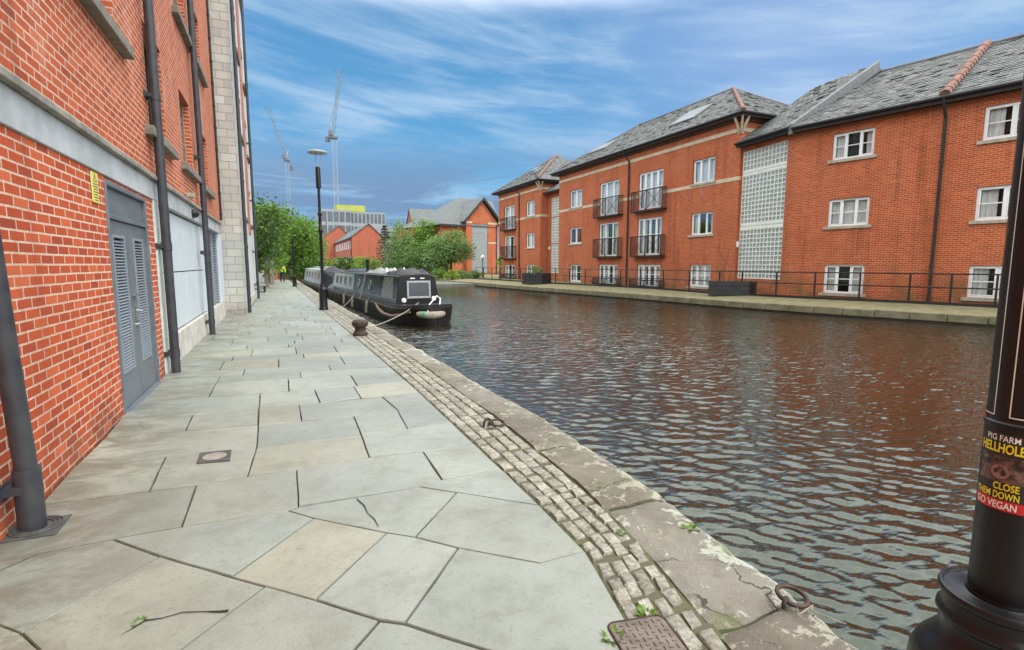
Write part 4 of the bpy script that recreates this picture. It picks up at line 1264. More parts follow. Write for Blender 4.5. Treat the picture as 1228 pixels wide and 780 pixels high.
def slate_slope(mb, e0, e1, r1, r0, row=0.21, wd=0.31):
    """courses of separate slates from the eave edge e0-e1 up to the ridge r0-r1, tails lifted"""
    e0, e1, r0, r1 = map(Vector, (e0, e1, r0, r1))
    nrm = (e1 - e0).cross(r0 - e0).normalized()
    if nrm.z < 0: nrm = -nrm
    n = max(4, int(((r0 + r1) / 2 - (e0 + e1) / 2).length / row))
    for k in range(n):
        t0, t1 = k / n, min(1.0, (k + 1.12) / n)
        a0, b0 = e0.lerp(r0, t0), e1.lerp(r1, t0); a1, b1 = e0.lerp(r0, t1), e1.lerp(r1, t1)
        L = max((b0 - a0).length, 1e-4); L1 = (b1 - a1).length
        m = max(1, int(L / wd)); st = 0.5 if k % 2 else 0.0
        cuts = [0.0] + [min(1, max(0, (q + st + rnd.uniform(-0.06, 0.06)) / m)) for q in range(1 - int(st > 0), m)] + [1.0]
        for u, v in zip(cuts, cuts[1:]):
            if v - u < 0.003 or rnd.random() < 0.012: continue
            h0 = rnd.uniform(0.016, 0.032) + (0.025 if rnd.random() < 0.10 else 0); g = 0.006 / L
            # keep the slates inside a narrowing hip
            p = [a0.lerp(b0, u + g), a0.lerp(b0, v - g), a1.lerp(b1, v - g), a1.lerp(b1, u + g)]
            dn = rnd.uniform(-0.012, 0.016) * (a0 - a1).normalized()
            p[0] = p[0] + dn + nrm * h0; p[1] = p[1] + dn + nrm * (h0 + rnd.uniform(-0.006, 0.006)); p[2] = p[2] + nrm * 0.006; p[3] = p[3] + nrm * 0.006
            q0, q1 = p[0] - nrm * 0.022, p[1] - nrm * 0.022
            t = rnd.uniform(0.72, 1.25)
            if rnd.random() < 0.06: t *= 0.6
            w = rnd.uniform(-0.04, 0.06); mb.cc = (t * (1 + w), t, t * (1 - w * 0.6))
            mb.add([p[0], p[1], p[2], p[3], q0, q1], [(0, 1, 2, 3), (4, 5, 1, 0)])
    mb.cc = (1, 1, 1)


def gutter(parent, path, r=0.075):
    mb = MB(); mb.tube(path, r, 10); return mb.build('gutter', M['fascia'], parent)


def ridge_tiles(parent, a, b, name='ridge_tiles', rad=0.115):
    mb = MB(); a = Vector(a); b = Vector(b); L = (b - a).length; n = max(2, int(L / 0.33)); d = (b - a) / n
    for k in range(n):
        p = a + d * k; q = p + d * 0.985
        lift = Vector((0, 0, 0.02 + 0.012 * (k % 2)))
        mb.tube([p + lift, q + lift + Vector((0, 0, 0.03))], [rad * 1.12, rad * 0.92], 8)
    return mb.build(name, M['ridge'], parent)


def balcony(parent, F, u0, u1, v0, v1):
    mb = MB(); w = 0.42
    # slab edge, rails, posts, verticals and the crossed centre bars
    mb.fbox(F, u0, u1, v0, v0 + 0.10, 0.005, w)
    for (a, b) in ((u0, u1),):
        mb.fbox(F, u0, u1, v1 - 0.06, v1, w - 0.05, w); 
        mb.fbox(F, u0, u0 + 0.045, v1 - 0.05, v1, 0.005, w - 0.045); mb.fbox(F, u1 - 0.045, u1, v1 - 0.05, v1, 0.005, w - 0.045)
    mid = (u0 + u1) / 2
    for u in (u0, mid - 0.022, u1 - 0.045): mb.fbox(F, u, u + 0.045, v0 + 0.1, v1 - 0.05, w - 0.045, w)
    for (a, b) in ((u0 + 0.045, mid - 0.022), (mid + 0.022, u1 - 0.045)):
        mb.bar(F(a, v0 + 0.12, w - 0.03), F(b, v1 - 0.06, w - 0.03), 0.02, 0.02); mb.bar(F(a, v1 - 0.06, w - 0.03), F(b, v0 + 0.12, w - 0.03), 0.02, 0.02)
        u = a + 0.1
        while u < b - 0.05:
            mb.fbox(F, u, u + 0.012, v0 + 0.1, v1 - 0.05, w - 0.03, w - 0.018); u += 0.15
    f = mb.build('balcony', M['balcony'], parent)
    for u in (u0 + 0.012, u1 - 0.03):
        side = MB(); k = 0.04
        while k < w - 0.06:
            side.fbox(F, u, u + 0.014, v0 + 0.1, v1 - 0.05, k, k + 0.022); k += 0.065
        side.build('side_screen', M['mesh'], f)
    return f


def french(parent, F, u0, u1, v0, v1, lights):
    return window(parent, F, u0, u1, v0, v1, lights=lights, sill=None, rev=0.12, fw=0.085, transom=0.56, curtain=2 if v0 > 4 else 1, solid_low=0.0)


def hip_block(label, y0, y1, wins, doors, bals, pipes, skylights, left_hip=5.0, right_hip=5.0, ridge_x=27.0, ridge_z=12.8, eave_z=9.28, gb=None):
    X = 22.5
    B = thing('apartment_building', label, 'apartment building', (X, (y0 + y1) / 2, 0), 'red brick canalside apartment buildings')
    F = Fr((X, y0), (X, y1), (0, 30))
    U = lambda y: y - y0
    holes = [(U(a), U(b), c, d) for a, b, c, d, *_ in wins] + [(U(a), U(b), c, d) for a, b, c, d, *_ in doors]
    m = MB(); wall_holes(m, F, 0, F.len, 0.0, eave_z, holes, 0.12)
    Fr_ = Fr((X, y0), (X + 9, y0), (X + 3, y0 - 20)); Fl = Fr((X, y1), (X + 9, y1), (X + 3, y1 + 20))
    wall_holes(m, Fr_, 0, 9, 0, eave_z, [], 0); wall_holes(m, Fl, 0, 9, 0, eave_z, [], 0)
    m.poly([(X + 9, y0, 0), (X + 9, y1, 0), (X + 9, y1, eave_z), (X + 9, y0, eave_z)])
    m.build('wall', M['brick_far'], B, fix=False)
    for w_ in wins:
        a, b, c, d = w_[:4]; n = w_[4]; kw = w_[5] if len(w_) > 5 else {}
        window(B, F, U(a), U(b), c, d, lights=n, transom=kw.get('transom', None), curtain=kw.get('curtain', 2 if c > 5 else rnd.choice([1, 2, 1])), rev=0.12, curtain_mat=kw.get('cm', 'curtain'), label=kw.get('label'))
    for a, b, c, d, n in doors: french(B, F, U(a), U(b), c, d, n)
    for a, b, c, d in bals: balcony(B, F, U(a), U(b), c, d)
    # buff bands
    bd = MB()
    cuts = sorted([(U(a), U(b)) for a, b, c, d, *_ in wins + doors if c < 6.3 < d + 0.001 or (c < 6.32 and d > 6.15)])
    def strip(z0, z1, gaps):
        u = 0.0
        for a, b in gaps + [(F.len, F.len)]:
            if a > u: bd.fbox(F, u, a, z0, z1, -0.05, 0.022)
            u = max(u, b)
    strip(6.10, 6.30, cuts)
    bd.fbox(F, 0, F.len, 8.60, 8.80, -0.05, 0.03)
    bd.fbox(Fr_, 0, 9, 8.60, 8.80, -0.05, 0.03); bd.fbox(Fr_, 0, 9, 6.10, 6.30, -0.05, 0.022)
    bd.build('stone_band', M['stoneband'], B)
    # eaves: corbel, soffit, gutter, hipped slate roof
    e = 0.5; x0, x1 = X - e, X + 9 + e; ya, yb = y0 - e, y1 + e
    so = MB(); so.box(x0 + 0.02, x1 - 0.02, ya + 0.02, yb - 0.02, eave_z, eave_z + 0.05)
    so.fbox(F, 0, F.len, eave_z - 0.14, eave_z - 0.004, -0.05, 0.14); so.fbox(Fr_, -0.14, 9, eave_z - 0.14, eave_z - 0.004, -0.05, 0.14)
    so.build('soffit', M['soffit'], B)
    fa = MB()
    t = 0.03
    fa.box(x0 - t, x0, ya - t, yb + t, eave_z - 0.02, eave_z + 0.2); fa.box(x0, x1, ya - t, ya, eave_z - 0.02, eave_z + 0.2); fa.box(x0, x1, yb, yb + t, eave_z - 0.02, eave_z + 0.2)
    fa.build('fascia', M['fascia'], B)
    gutter(B, [(x0 - 0.1, yb, eave_z + 0.13), (x0 - 0.1, ya - 0.1, eave_z + 0.13), (x1, ya - 0.1, eave_z + 0.13)])
    ez = eave_z + 0.17
    a = (x0 - 0.1, ya - 0.1, ez); b = (x0 - 0.1, yb + 0.1, ez); c = (x1, yb + 0.1, ez); d = (x1, ya - 0.1, ez)
    rp = (ridge_x, y0 + right_hip, ridge_z); lp = (ridge_x, y1 - left_hip, ridge_z)
    r = MB()
    r.add([a, b, c, d, rp, lp], [(0, 4, 5, 1), (3, 2, 5, 4), (0, 3, 4), (1, 5, 2)])
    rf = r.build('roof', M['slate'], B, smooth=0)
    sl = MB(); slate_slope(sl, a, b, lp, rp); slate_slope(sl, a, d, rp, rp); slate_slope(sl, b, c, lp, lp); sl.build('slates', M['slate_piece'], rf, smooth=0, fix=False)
    ridge_tiles(rf, a, rp, 'hip_tiles'); 
    for q0, q1 in ((d, rp), (b, lp)):
        hc = MB(); hc.tube([q0, q1], 0.07, 8); hc.build('hip_cap', M['lead'], rf)
    rt = MB(); rt.tube([rp, lp], 0.09, 8); rt.build('ridge_cap', M['lead'], rf)
    n = Vector((ridge_z - ez, 0, -(ridge_x - x0 + 0.1))).normalized() * -1
    for (s0, s1, t0, t1) in skylights:
        fz = lambda t: Vector((x0 - 0.1 + (ridge_x - x0 + 0.1) * t, 0, ez + (ridge_z - ez) * t))
        P = lambda y, t, k: Vector((0, y, 0)) + fz(t) + n * k
        s_ = MB(); s_.hexa([P(s0, t0, 0.0), P(s1, t0, 0.0), P(s1, t1, 0.0), P(s0, t1, 0.0), P(s0, t0, 0.09), P(s1, t0, 0.09), P(s1, t1, 0.09), P(s0, t1, 0.09)])
        sk = s_.build('skylight', M['lead'], rf)
        q = 0.1; g = MB(); g.poly([P(s0 + q, t0 + 0.02, 0.094), P(s1 - q, t0 + 0.02, 0.094), P(s1 - q, t1 - 0.02, 0.094), P(s0 + q, t1 - 0.02, 0.094)])
        g.build('skylight_pane', M['flat_glass'], sk, fix=False) if False else g.build('skylight_pane', M['flat_glass'], rf, fix=False)
    # timber bracket under the corner of the eaves
    br = MB(); br.bar((X - 0.05, y0 - 0.05, eave_z - 0.75), (x0 + 0.06, ya + 0.06, eave_z - 0.02), 0.1, 0.12); br.bar((X, y0 - 0.02, eave_z - 0.8), (X, y0 - e + 0.05, eave_z - 0.02), 0.09); br.bar((X - 0.02, y0 + 0.06, eave_z - 0.8), (X - e + 0.05, y0 + 0.06, eave_z - 0.02), 0.09)
    br.build('eaves_bracket', M['stoneband'], B)
    for y in pipes:
        p = MB(); p.tube([(x0 - 0.08, y, eave_z + 0.1), (x0 - 0.05, y, eave_z - 0.12), (X - 0.09, y, eave_z - 0.55), (X - 0.09, y, 0.12)], 0.055, 10)
        for z in (1.5, 3.5, 5.5, 7.5): p.tube([(X - 0.09, y, z), (X - 0.09, y, z + 0.1)], 0.07, 10)
        p.build('drainpipe', M['pipe_far'], B)
    return B, F


# long middle block
wins2 = [(36.65, 38.55, 6.32, 7.72, 2), (36.65, 38.55, 3.35, 4.66, 2, dict(curtain=3, cm='curtain_red', label='window with a red curtain in its middle')), (36.65, 38.45, 0.2, 1.6, 2, dict(transom=0.55)),
         (22.58, 24.3, 6.32, 7.68, 3), (22.58, 24.3, 3.36, 4.63, 3), (22.58, 24.25, 0.33, 1.62, 3, dict(transom=0.5))]
doors2 = [(31.58, 34.1, 5.3, 7.72, 3), (31.58, 34.1, 2.25, 4.72, 3), (31.58, 34.05, 0.12, 1.62, 4), (26.9, 29.38, 5.3, 7.72, 4), (26.9, 29.38, 2.25, 4.7, 4), (26.9, 29.32, 0.12, 1.62, 4)]
bals2 = [(31.05, 34.35, 5.12, 6.52), (31.05, 34.3, 2.12, 3.55), (26.45, 29.65, 5.1, 6.50), (26.45, 29.6, 2.12, 3.52), (31.05, 34.3, 0.11, 0.62), (26.45, 29.6, 0.11, 0.62)]
BLK2, F2 = hip_block('long red brick apartment block with black balconies and hipped slate roof across the canal', 20.85, 40.4, wins2, doors2, bals2, [30.4], [(25.4, 27.6, 0.30, 0.62), (35.2, 38.0, 0.36, 0.58)])
# far block
wins1 = [(45.2, 47.05, 6.32, 7.75, 2), (45.2, 47.05, 3.25, 4.65, 2), (45.2, 47.0, 0.45, 1.6, 2, dict(transom=0.5))]
doors1 = [(49.9, 52.5, 5.35, 7.78, 2), (49.9, 52.5, 2.22, 4.64, 2), (49.9, 52.5, 0.12, 1.58, 3)]
bals1 = [(49.45, 52.8, 5.2, 6.55), (49.45, 52.8, 2.18, 3.55), (49.45, 52.8, 0.11, 0.6)]
BLK1, F1 = hip_block('smaller red brick apartment block with a pyramid slate roof, farthest along the opposite bank', 44.0, 54.2, wins1, doors1, bals1, [48.6], [(47.0, 48.4, 0.35, 0.5), (49.0, 50.6, 0.5, 0.66)], left_hip=4.6, right_hip=5.2, ridge_z=12.95)
# slim glazed stair link between the two blocks
def stair_link():
    B = thing('stair_tower', 'recessed glass block stair link between the far block and the long block', 'stair tower', (23.4, 42.2, 0))
    F = Fr((23.35, 40.4), (23.35, 44.0), (0, 42))
    m = MB(); wall_holes(m, F, 0, F.len, 0, 8.2, [(0.3, 3.0, 0.85, 7.75)], 0.1); m.build('wall', M['brick_far'], B, fix=False)
    for z0, z1, n in ((0.87, 3.45, 10), (3.6, 5.9, 9), (6.05, 7.73, 7)): glass_blocks(B, F, 0.3, 3.0, z0, z1, 11, n)
    r = MB(); r.add([(22.8, 40.42, 8.3), (22.8, 43.98, 8.3), (27, 43.98, 11), (27, 40.42, 11), (22.8, 40.42, 8.15), (22.8, 43.98, 8.15), (27, 43.98, 10.8), (27, 40.42, 10.8)], [(0, 1, 2, 3), (4, 7, 6, 5), (0, 4, 5, 1), (1, 5, 6, 2), (0, 3, 7, 4)])
    r.build('roof', M['slate'], B, smooth=0)
    gutter(B, [(22.75, 40.42, 8.2), (22.75, 43.98, 8.2)])
    lm = MB(); lm.fbox(F, 3.15, 3.32, 3.0, 3.3, 0, 0.12); lm.build('lamp', M['globe'], B, bevel=0.03)
stair_link()


def angled_block():
    T0, A, C, D = Vector((22.62, 20.82)), Vector((22.2, 17.35)), Vector((23.4, 11.95)), Vector((23.85, 10.05))
    E = C + (D - C).normalized() * 9.0
    B = thing('apartment_building', 'nearest red brick apartment block, bent at a terracotta hip, with a glass block stairwell', 'apartment building', (23, 13, 0), 'red brick canalside apartment buildings')
    FT = Fr(T0, A); F3 = Fr(A, C); F4 = Fr(C, E)
    ez = 7.72
    m = MB()
    gl = [(0.06, 3.02, 0.9, 7.5)]
    wall_holes(m, FT, 0, FT.len, 0, ez + 0.05, gl, 0.1)
    w3 = [(1.58, 3.19, 6.2, 7.32), (1.58, 3.19, 3.32, 4.5), (1.58, 3.19, 0.36, 1.62)]
    w4 = [(1.1, 2.72, 6.12, 7.32), (1.1, 2.72, 3.25, 4.47), (1.1, 2.72, 0.40, 1.6), (5.2, 6.8, 6.12, 7.32), (5.2, 6.8, 3.25, 4.47), (5.2, 6.8, 0.4, 1.6)]
    wall_holes(m, F3, 0, F3.len, 0, ez + 0.05, w3, 0.12)
    wall_holes(m, F4, 0, F4.len, 0, ez + 0.05, w4, 0.12)
    def v3(p, z): return (p[0], p[1], z)
    pl = [Vector((E.x, E.y)), Vector((E.x - F4.n.x * 9, E.y - F4.n.y * 9))]
    m.poly([v3(pl[0], 0), v3(pl[1], 0), v3(pl[1], ez), v3(pl[0], ez)])
    m.build('wall', M['brick_far'], B, fix=False)
    for k, (a, b, c, d) in enumerate(w3): window(B, F3, a, b, c, d, lights=3, transom=0.5, curtain=[1, 2, 1][k] if k < 2 else 1, rev=0.10, fw=0.075)
    for k, (a, b, c, d) in enumerate(w4): window(B, F4, a, b, c, d, lights=3 if k > 2 else 2, transom=0.5, curtain=1, rev=0.10, fw=0.075)
    # stairwell: three stages of glass block split by pale floor bands
    for z0, z1, n in ((0.92, 3.42, 11), (3.78, 6.22, 11), (6.52, 7.48, 4)): glass_blocks(B, FT, 0.08, 3.0, z0, z1, 12, n)
    for z0, za, zb, z1 in ((3.44, 3.56, 3.64, 3.76), (6.24, 6.33, 6.40, 6.50)):
        bd = MB(); pr = [(z0, -0.015), (za, -0.015), (za, -0.04), (zb, -0.04), (zb, -0.015), (z1, -0.015), (z1, -0.09), (z0, -0.09)]
        bd.prism([FT(0.07, v, w) for v, w in pr], FT.d * 2.94); bd.build('floor_band', M['block_joint'], B)
    # roofs
    k = 4.55; e = 0.45; rz = 10.88; ezz = ez + 0.17
    def off(F, P, w): q = Vector((P[0], P[1], 0)) + F.n * w; return Vector((q.x, q.y, 0))
    bis = (F3.n + F4.n).normalized(); kc = 1 / bis.dot(F3.n)
    eC = Vector((C.x, C.y, 0)) + bis * (e * kc); rC = Vector((C.x, C.y, 0)) - bis * (k * kc)
    eA, rA = off(F3, A, e), off(F3, A, -k); eE, rE = off(F4, E, e), off(F4, E, -k)
    bC = Vector((C.x, C.y, 0)) - bis * ((2 * k + e) * kc); bA = off(F3, A, -2 * k - e); bE = off(F4, E, -2 * k - e)
    z = lambda p, h: (p.x, p.y, h)
    r = MB()
    r.poly([z(eA, ezz), z(eC, ezz), z(rC, rz), z(rA, rz)]); r.poly([z(eC, ezz), z(eE, ezz), z(rE, rz), z(rC, rz)])
    r.poly([z(bA, ezz), z(bC, ezz), z(rC, rz), z(rA, rz)]); r.poly([z(bC, ezz), z(bE, ezz), z(rE, rz), z(rC, rz)])
    # gable ends
    rf = r.build('roof', M['slate'], B, smooth=0, fix=False)
    g = MB(); g.poly([z(off(F4, E, 0), ez), z(off(F4, E, -2 * k), ez), z(rE, rz - 0.05)]); g.build('gable', M['brick_far'], B, fix=False)
    sl = MB(); slate_slope(sl, z(eA, ezz), z(eC, ezz), z(rC, rz), z(rA, rz)); slate_slope(sl, z(eC, ezz), z(eE, ezz), z(rE, rz), z(rC, rz)); sl.build('slates', M['slate_piece'], rf, smooth=0, fix=False)
    ridge_tiles(rf, z(eC, ezz + 0.03), z(rC, rz + 0.03), 'hip_tiles', 0.17)
    rt = MB(); rt.tube([z(rA, rz + .02), z(rC, rz + .02), z(rE, rz + .02)], 0.09, 8); rt.build('ridge_cap', M['lead'], rf)
    # stair roof, a little higher, with its lead verge
    eT0, rT0 = off(FT, T0, e), off(FT, T0, -k); eTA, rTA = off(FT, A, e), off(FT, A, -k)
    rzT = 11.25; ezT = 7.95
    t = MB()
    fl = [z(eT0, ezT), z(eTA, ezT), z(rTA, rzT), z(rT0, rzT)]
    t.prism([(p[0], p[1], p[2] - 0.1) for p in fl], (0, 0, 0.1))
    bT0, bTA = off(FT, T0, -2 * k), off(FT, A, -2 * k)
    fl = [z(bT0, ezT), z(bTA, ezT), z(rTA, rzT), z(rT0, rzT)]; t.prism([(p[0], p[1], p[2] - 0.1) for p in fl], (0, 0, 0.1))
    sr = t.build('stair_roof', M['slate'], B, smooth=0)
    sl = MB(); slate_slope(sl, z(eT0, ezT), z(eTA, ezT), z(rTA, rzT), z(rT0, rzT)); sl.build('slates', M['slate_piece'], sr, smooth=0, fix=False)
    vg = MB(); d3 = F3.d * 0.1
    a_, b_ = Vector(z(eTA, ezT)), Vector(z(rTA, rzT))
    q = Vector((F3.d.x, F3.d.y, 0)) * 0.15
    vg.hexa([a_ - q * 0.2 + Vector((0, 0, -0.36)), a_ + q + Vector((0, 0, -0.36)), b_ + q + Vector((0, 0, -0.40)), b_ - q * 0.2 + Vector((0, 0, -0.40)), a_ - q * 0.2 + Vector((0, 0, 0.10)), a_ + q + Vector((0, 0, 0.10)), b_ + q + Vector((0, 0, 0.10)), b_ - q * 0.2 + Vector((0, 0, 0.10))])
    vg.build('verge', M['lead'], B)
    def eave(pa, pb, h, F):
        mb = MB()
        mb.prism([z(pa, h - 0.22), z(pb, h - 0.22), z(pb - F.n * (e + 0.05), h - 0.22), z(pa - F.n * (e + 0.05), h - 0.22)], (0, 0, 0.05)); mb.build('soffit', M['fascia'], B)
        fm = MB(); pa2, pb2 = pa, pb
        fm.prism([z(pa, h - 0.24), z(pb, h - 0.24), z(pb - F.n * 0.03, h - 0.24), z(pa - F.n * 0.03, h - 0.24)], (0, 0, 0.22)); fm.build('fascia', M['fascia'], B)
        gutter(B, [z(pa + F.n * 0.07, h - 0.05), z(pb + F.n * 0.07, h - 0.05)])
    eave(eA, eC, ezz, F3); eave(eC, eE, ezz, F4); eave(eT0, eTA, ezT, FT)
    cp = Vector((C.x, C.y, 0)) + bis * 0.09
    p = MB(); p.tube([z(eC + bis * 0.06, ezz - 0.08), z(eC + bis * 0.02, ezz - 0.3), z(cp, ezz - 0.75), z(cp, 0.12)], 0.055, 10)
    for h in (1.5, 3.5, 5.5): p.tube([z(cp, h), z(cp, h + 0.1)], 0.07, 10)
    p.build('drainpipe', M['pipe_far'], B)
    al = MB(); al.fbox(FT, -0.02, 0.10, 2.55, 2.85, 0.0, 0.10); al.build('alarm_box', M['upvc'], B, bevel=0.02)


angled_block()


# gabled building with the tall glazed stair, closing the view beyond the far block
def gabled_building():
    B = thing('gabled_building', 'red brick building with a tall glazed gable, beyond the trees across the canal', 'building', (24, 70, 0))
    A, C = (20.2, 69.0), (29.2, 71.5)
    F = Fr(A, C, (5, 0))
    K = lambda px, py: None
    ez = 7.0
    m = MB(); wall_holes(m, F, 0, F.len, 0, ez, [], 0)
    sd = Fr(A, (20.2 - 3.5, 69 + 12.6), (-10, 70)); wall_holes(m, sd, 0, 13, 0, ez, [], 0)
    # projecting gabled bay
    u0, u1 = 3.75, 9.3; w = 0.5; apex = 10.6; uc = (u0 + u1) / 2
    gl = (4.75, 7.55, 0.4, 7.35)
    wall_holes(m, F, u0, u1, 0, 7.6, [gl], 0.15, w)
    m.poly([F(u0, 7.6, w), F(u1, 7.6, w), F(uc, apex, w)])
    m.poly([F(u0, 0, 0), F(u0, 7.6, 0), F(u0, 7.6, w), F(u0, 0, w)])
    m.build('wall', M['brick_far'], B, fix=False)
    g = MB(); g.fbox(F, gl[0], gl[1], gl[2], 6.0, w - 0.2, w - 0.12); gp = g.build('glazed_stair', M['block'], B)
    gr = MB()
    for k in range(15): u = gl[0] + (gl[1] - gl[0]) * k / 14; gr.fbox(F, u - 0.02, u + 0.02, gl[2], 6.0, w - 0.12, w - 0.10)
    for k in range(29): v = gl[2] + (6.0 - gl[2]) * k / 28; gr.fbox(F, gl[0], gl[1], v - 0.02, v + 0.02, w - 0.12, w - 0.102)
    gr.fbox(F, gl[0], gl[1], 6.0, 7.33, w - 0.16, w - 0.08)
    gr.build('glazing_bars', M['flat_pale'], B)
    for a_, b_, c_, d_ in ((u0, gl[0], 7.35, 7.6), (gl[1], u1, 7.35, 7.6), (gl[1] + 0.05, u1, 4.6, 4.8)):
        bt = MB(); bt.fbox(F, a_, b_, c_, d_, w - 0.02, w + 0.03); bt.build('stone_band', M['stoneband'], B)
    r = MB()
    e = 0.5
    r.prism([F(u0 - 0.7, 7.45, w + e), F(uc, apex + 0.3, w + e), F(uc, apex + 0.3, -6), F(u0 - 0.7, 7.45, -6)], (0, 0, 0.12))
    r.prism([F(u1 + 0.7, 7.45, w + e), F(uc, apex + 0.3, w + e), F(uc, apex + 0.3, -6), F(u1 + 0.7, 7.45, -6)], (0, 0, 0.12))
    a, b, c = F(-0.6, ez, 0.6), F(u0, ez, 0.6), F(uc - 0.3, apex + 0.9, -5)
    a2, c2 = F(-0.6, ez, -11), F(uc + 6, apex + 0.9, -5)
    r.add([a, b, F(10, ez, 0.6), c2, c, a2], [(0, 1, 2, 3, 4), (0, 4, 5)])
    r.build('roof', M['slate_far'], B, smooth=0, fix=False)
    fa = MB(); fa.fbox(F, -0.6, u0 - 0.3, ez - 0.2, ez + 0.05, 0.5, 0.66)
    fa.bar(F(u0 - 0.7, 7.4, w + e), F(uc, apex + 0.25, w + e), 0.06, 0.28); fa.bar(F(u1 + 0.7, 7.4, w + e), F(uc, apex + 0.25, w + e), 0.06, 0.28)
    fa.build('fascia', M['fascia'], B)
    sk = MB(); sk.bar(F(uc + 1.5, apex - 1.1 + 0.35, 0.0), F(uc + 2.8, apex - 2.5 + 0.35, -0.2), 1.0, 0.12); sk.build('skylight', M['flat_glass'], B)
    dp = MB(); dp.tube([F(u1 - 0.25, 7.3, w + 0.1), F(u1 - 0.25, 0.1, w + 0.1)], 0.06, 8); dp.build('drainpipe', M['pipe_far'], B)
    window(B, F, 0.8, 2.2, 0.6, 1.9, lights=2, rev=-0.03, sill=None) if False else None


gabled_building()


# ================================================================== DISTANT BUILDINGS
def red_house(label, px_l, px_a, px_r, py_e, py_a, y, depth, win=True):
    pl, pa, pr = gy(px_l, py_e, y), gy(px_a, py_a, y), gy(px_r, py_e, y)
    B = thing('red_house', label, 'house', (pa.x, y, 0), 'red gabled houses beyond the boats')
    xl, xr, ez, az, xa = pl.x, pr.x, pl.z, pa.z, pa.x
    m = MB(); m.poly([(xl, y, -0.2), (xr, y, -0.2), (xr, y, pr.z), (xa, y, az), (xl, y, ez)])
    F = Fr((xl, y), (xl, y + depth), (xl - 10, y))
    wins = []
    if win:
        n = int(depth / 3.2)
        for k in range(n):
            for z in (ez - 2.0, ez - 4.8):
                if z > 0.5: wins.append((1.0 + k * 3.2, 2.6 + k * 3.2, z, z + 1.3))
    wall_holes(m, F, 0, depth, -0.2, ez, wins, 0.15)
    m.poly([(xl, y + depth, -0.2), (xr, y + depth, -0.2), (xr, y + depth, ez), (xa, y + depth, az), (xl, y + depth, ez)])
    m.build('wall', M['brick_distant'], B, fix=False)
    for a, b, c, d in wins:
        w_ = MB()
        w_.fbox(F, a, b, c, c + 0.12, -0.15, 0.02); w_.fbox(F, a, b, d - 0.12, d, -0.15, 0.0); w_.fbox(F, a, a + 0.12, c, d, -0.15, -0.002); w_.fbox(F, b - 0.12, b, c, d, -0.15, -0.002); w_.fbox(F, (a + b) / 2 - 0.06, (a + b) / 2 + 0.06, c, d, -0.15, -0.004)
        f = w_.build('window', M['upvc'], B)
        g = MB(); g.poly([F(a, c, -0.12), F(b, c, -0.12), F(b, d, -0.12), F(a, d, -0.12)]); g.build('pane', M['flat_glass'], f, fix=False)
    r = MB(); o = 0.35
    dz = (az - ez) / (xa - xl) * o
    r.prism([(xl - o, y - 0.2, ez - dz), (xa, y - 0.2, az + 0.02), (xa, y + depth, az + 0.02), (xl - o, y + depth, ez - dz)], (0, 0, 0.16))
    r.prism([(xr + o, y - 0.2, pr.z - dz), (xa, y - 0.2, az + 0.02), (xa, y + depth, az + 0.02), (xr + o, y + depth, pr.z - dz)], (0, 0, 0.16))
    rf = r.build('roof', M['slate_far'], B, smooth=0)
    dp = MB(); dp.tube([(xl - 0.1, y + 0.4, ez - 0.2), (xl - 0.1, y + 0.4, 0)], 0.07, 8); dp.build('drainpipe', M['pipe_far'], B)
    return B, F, ez


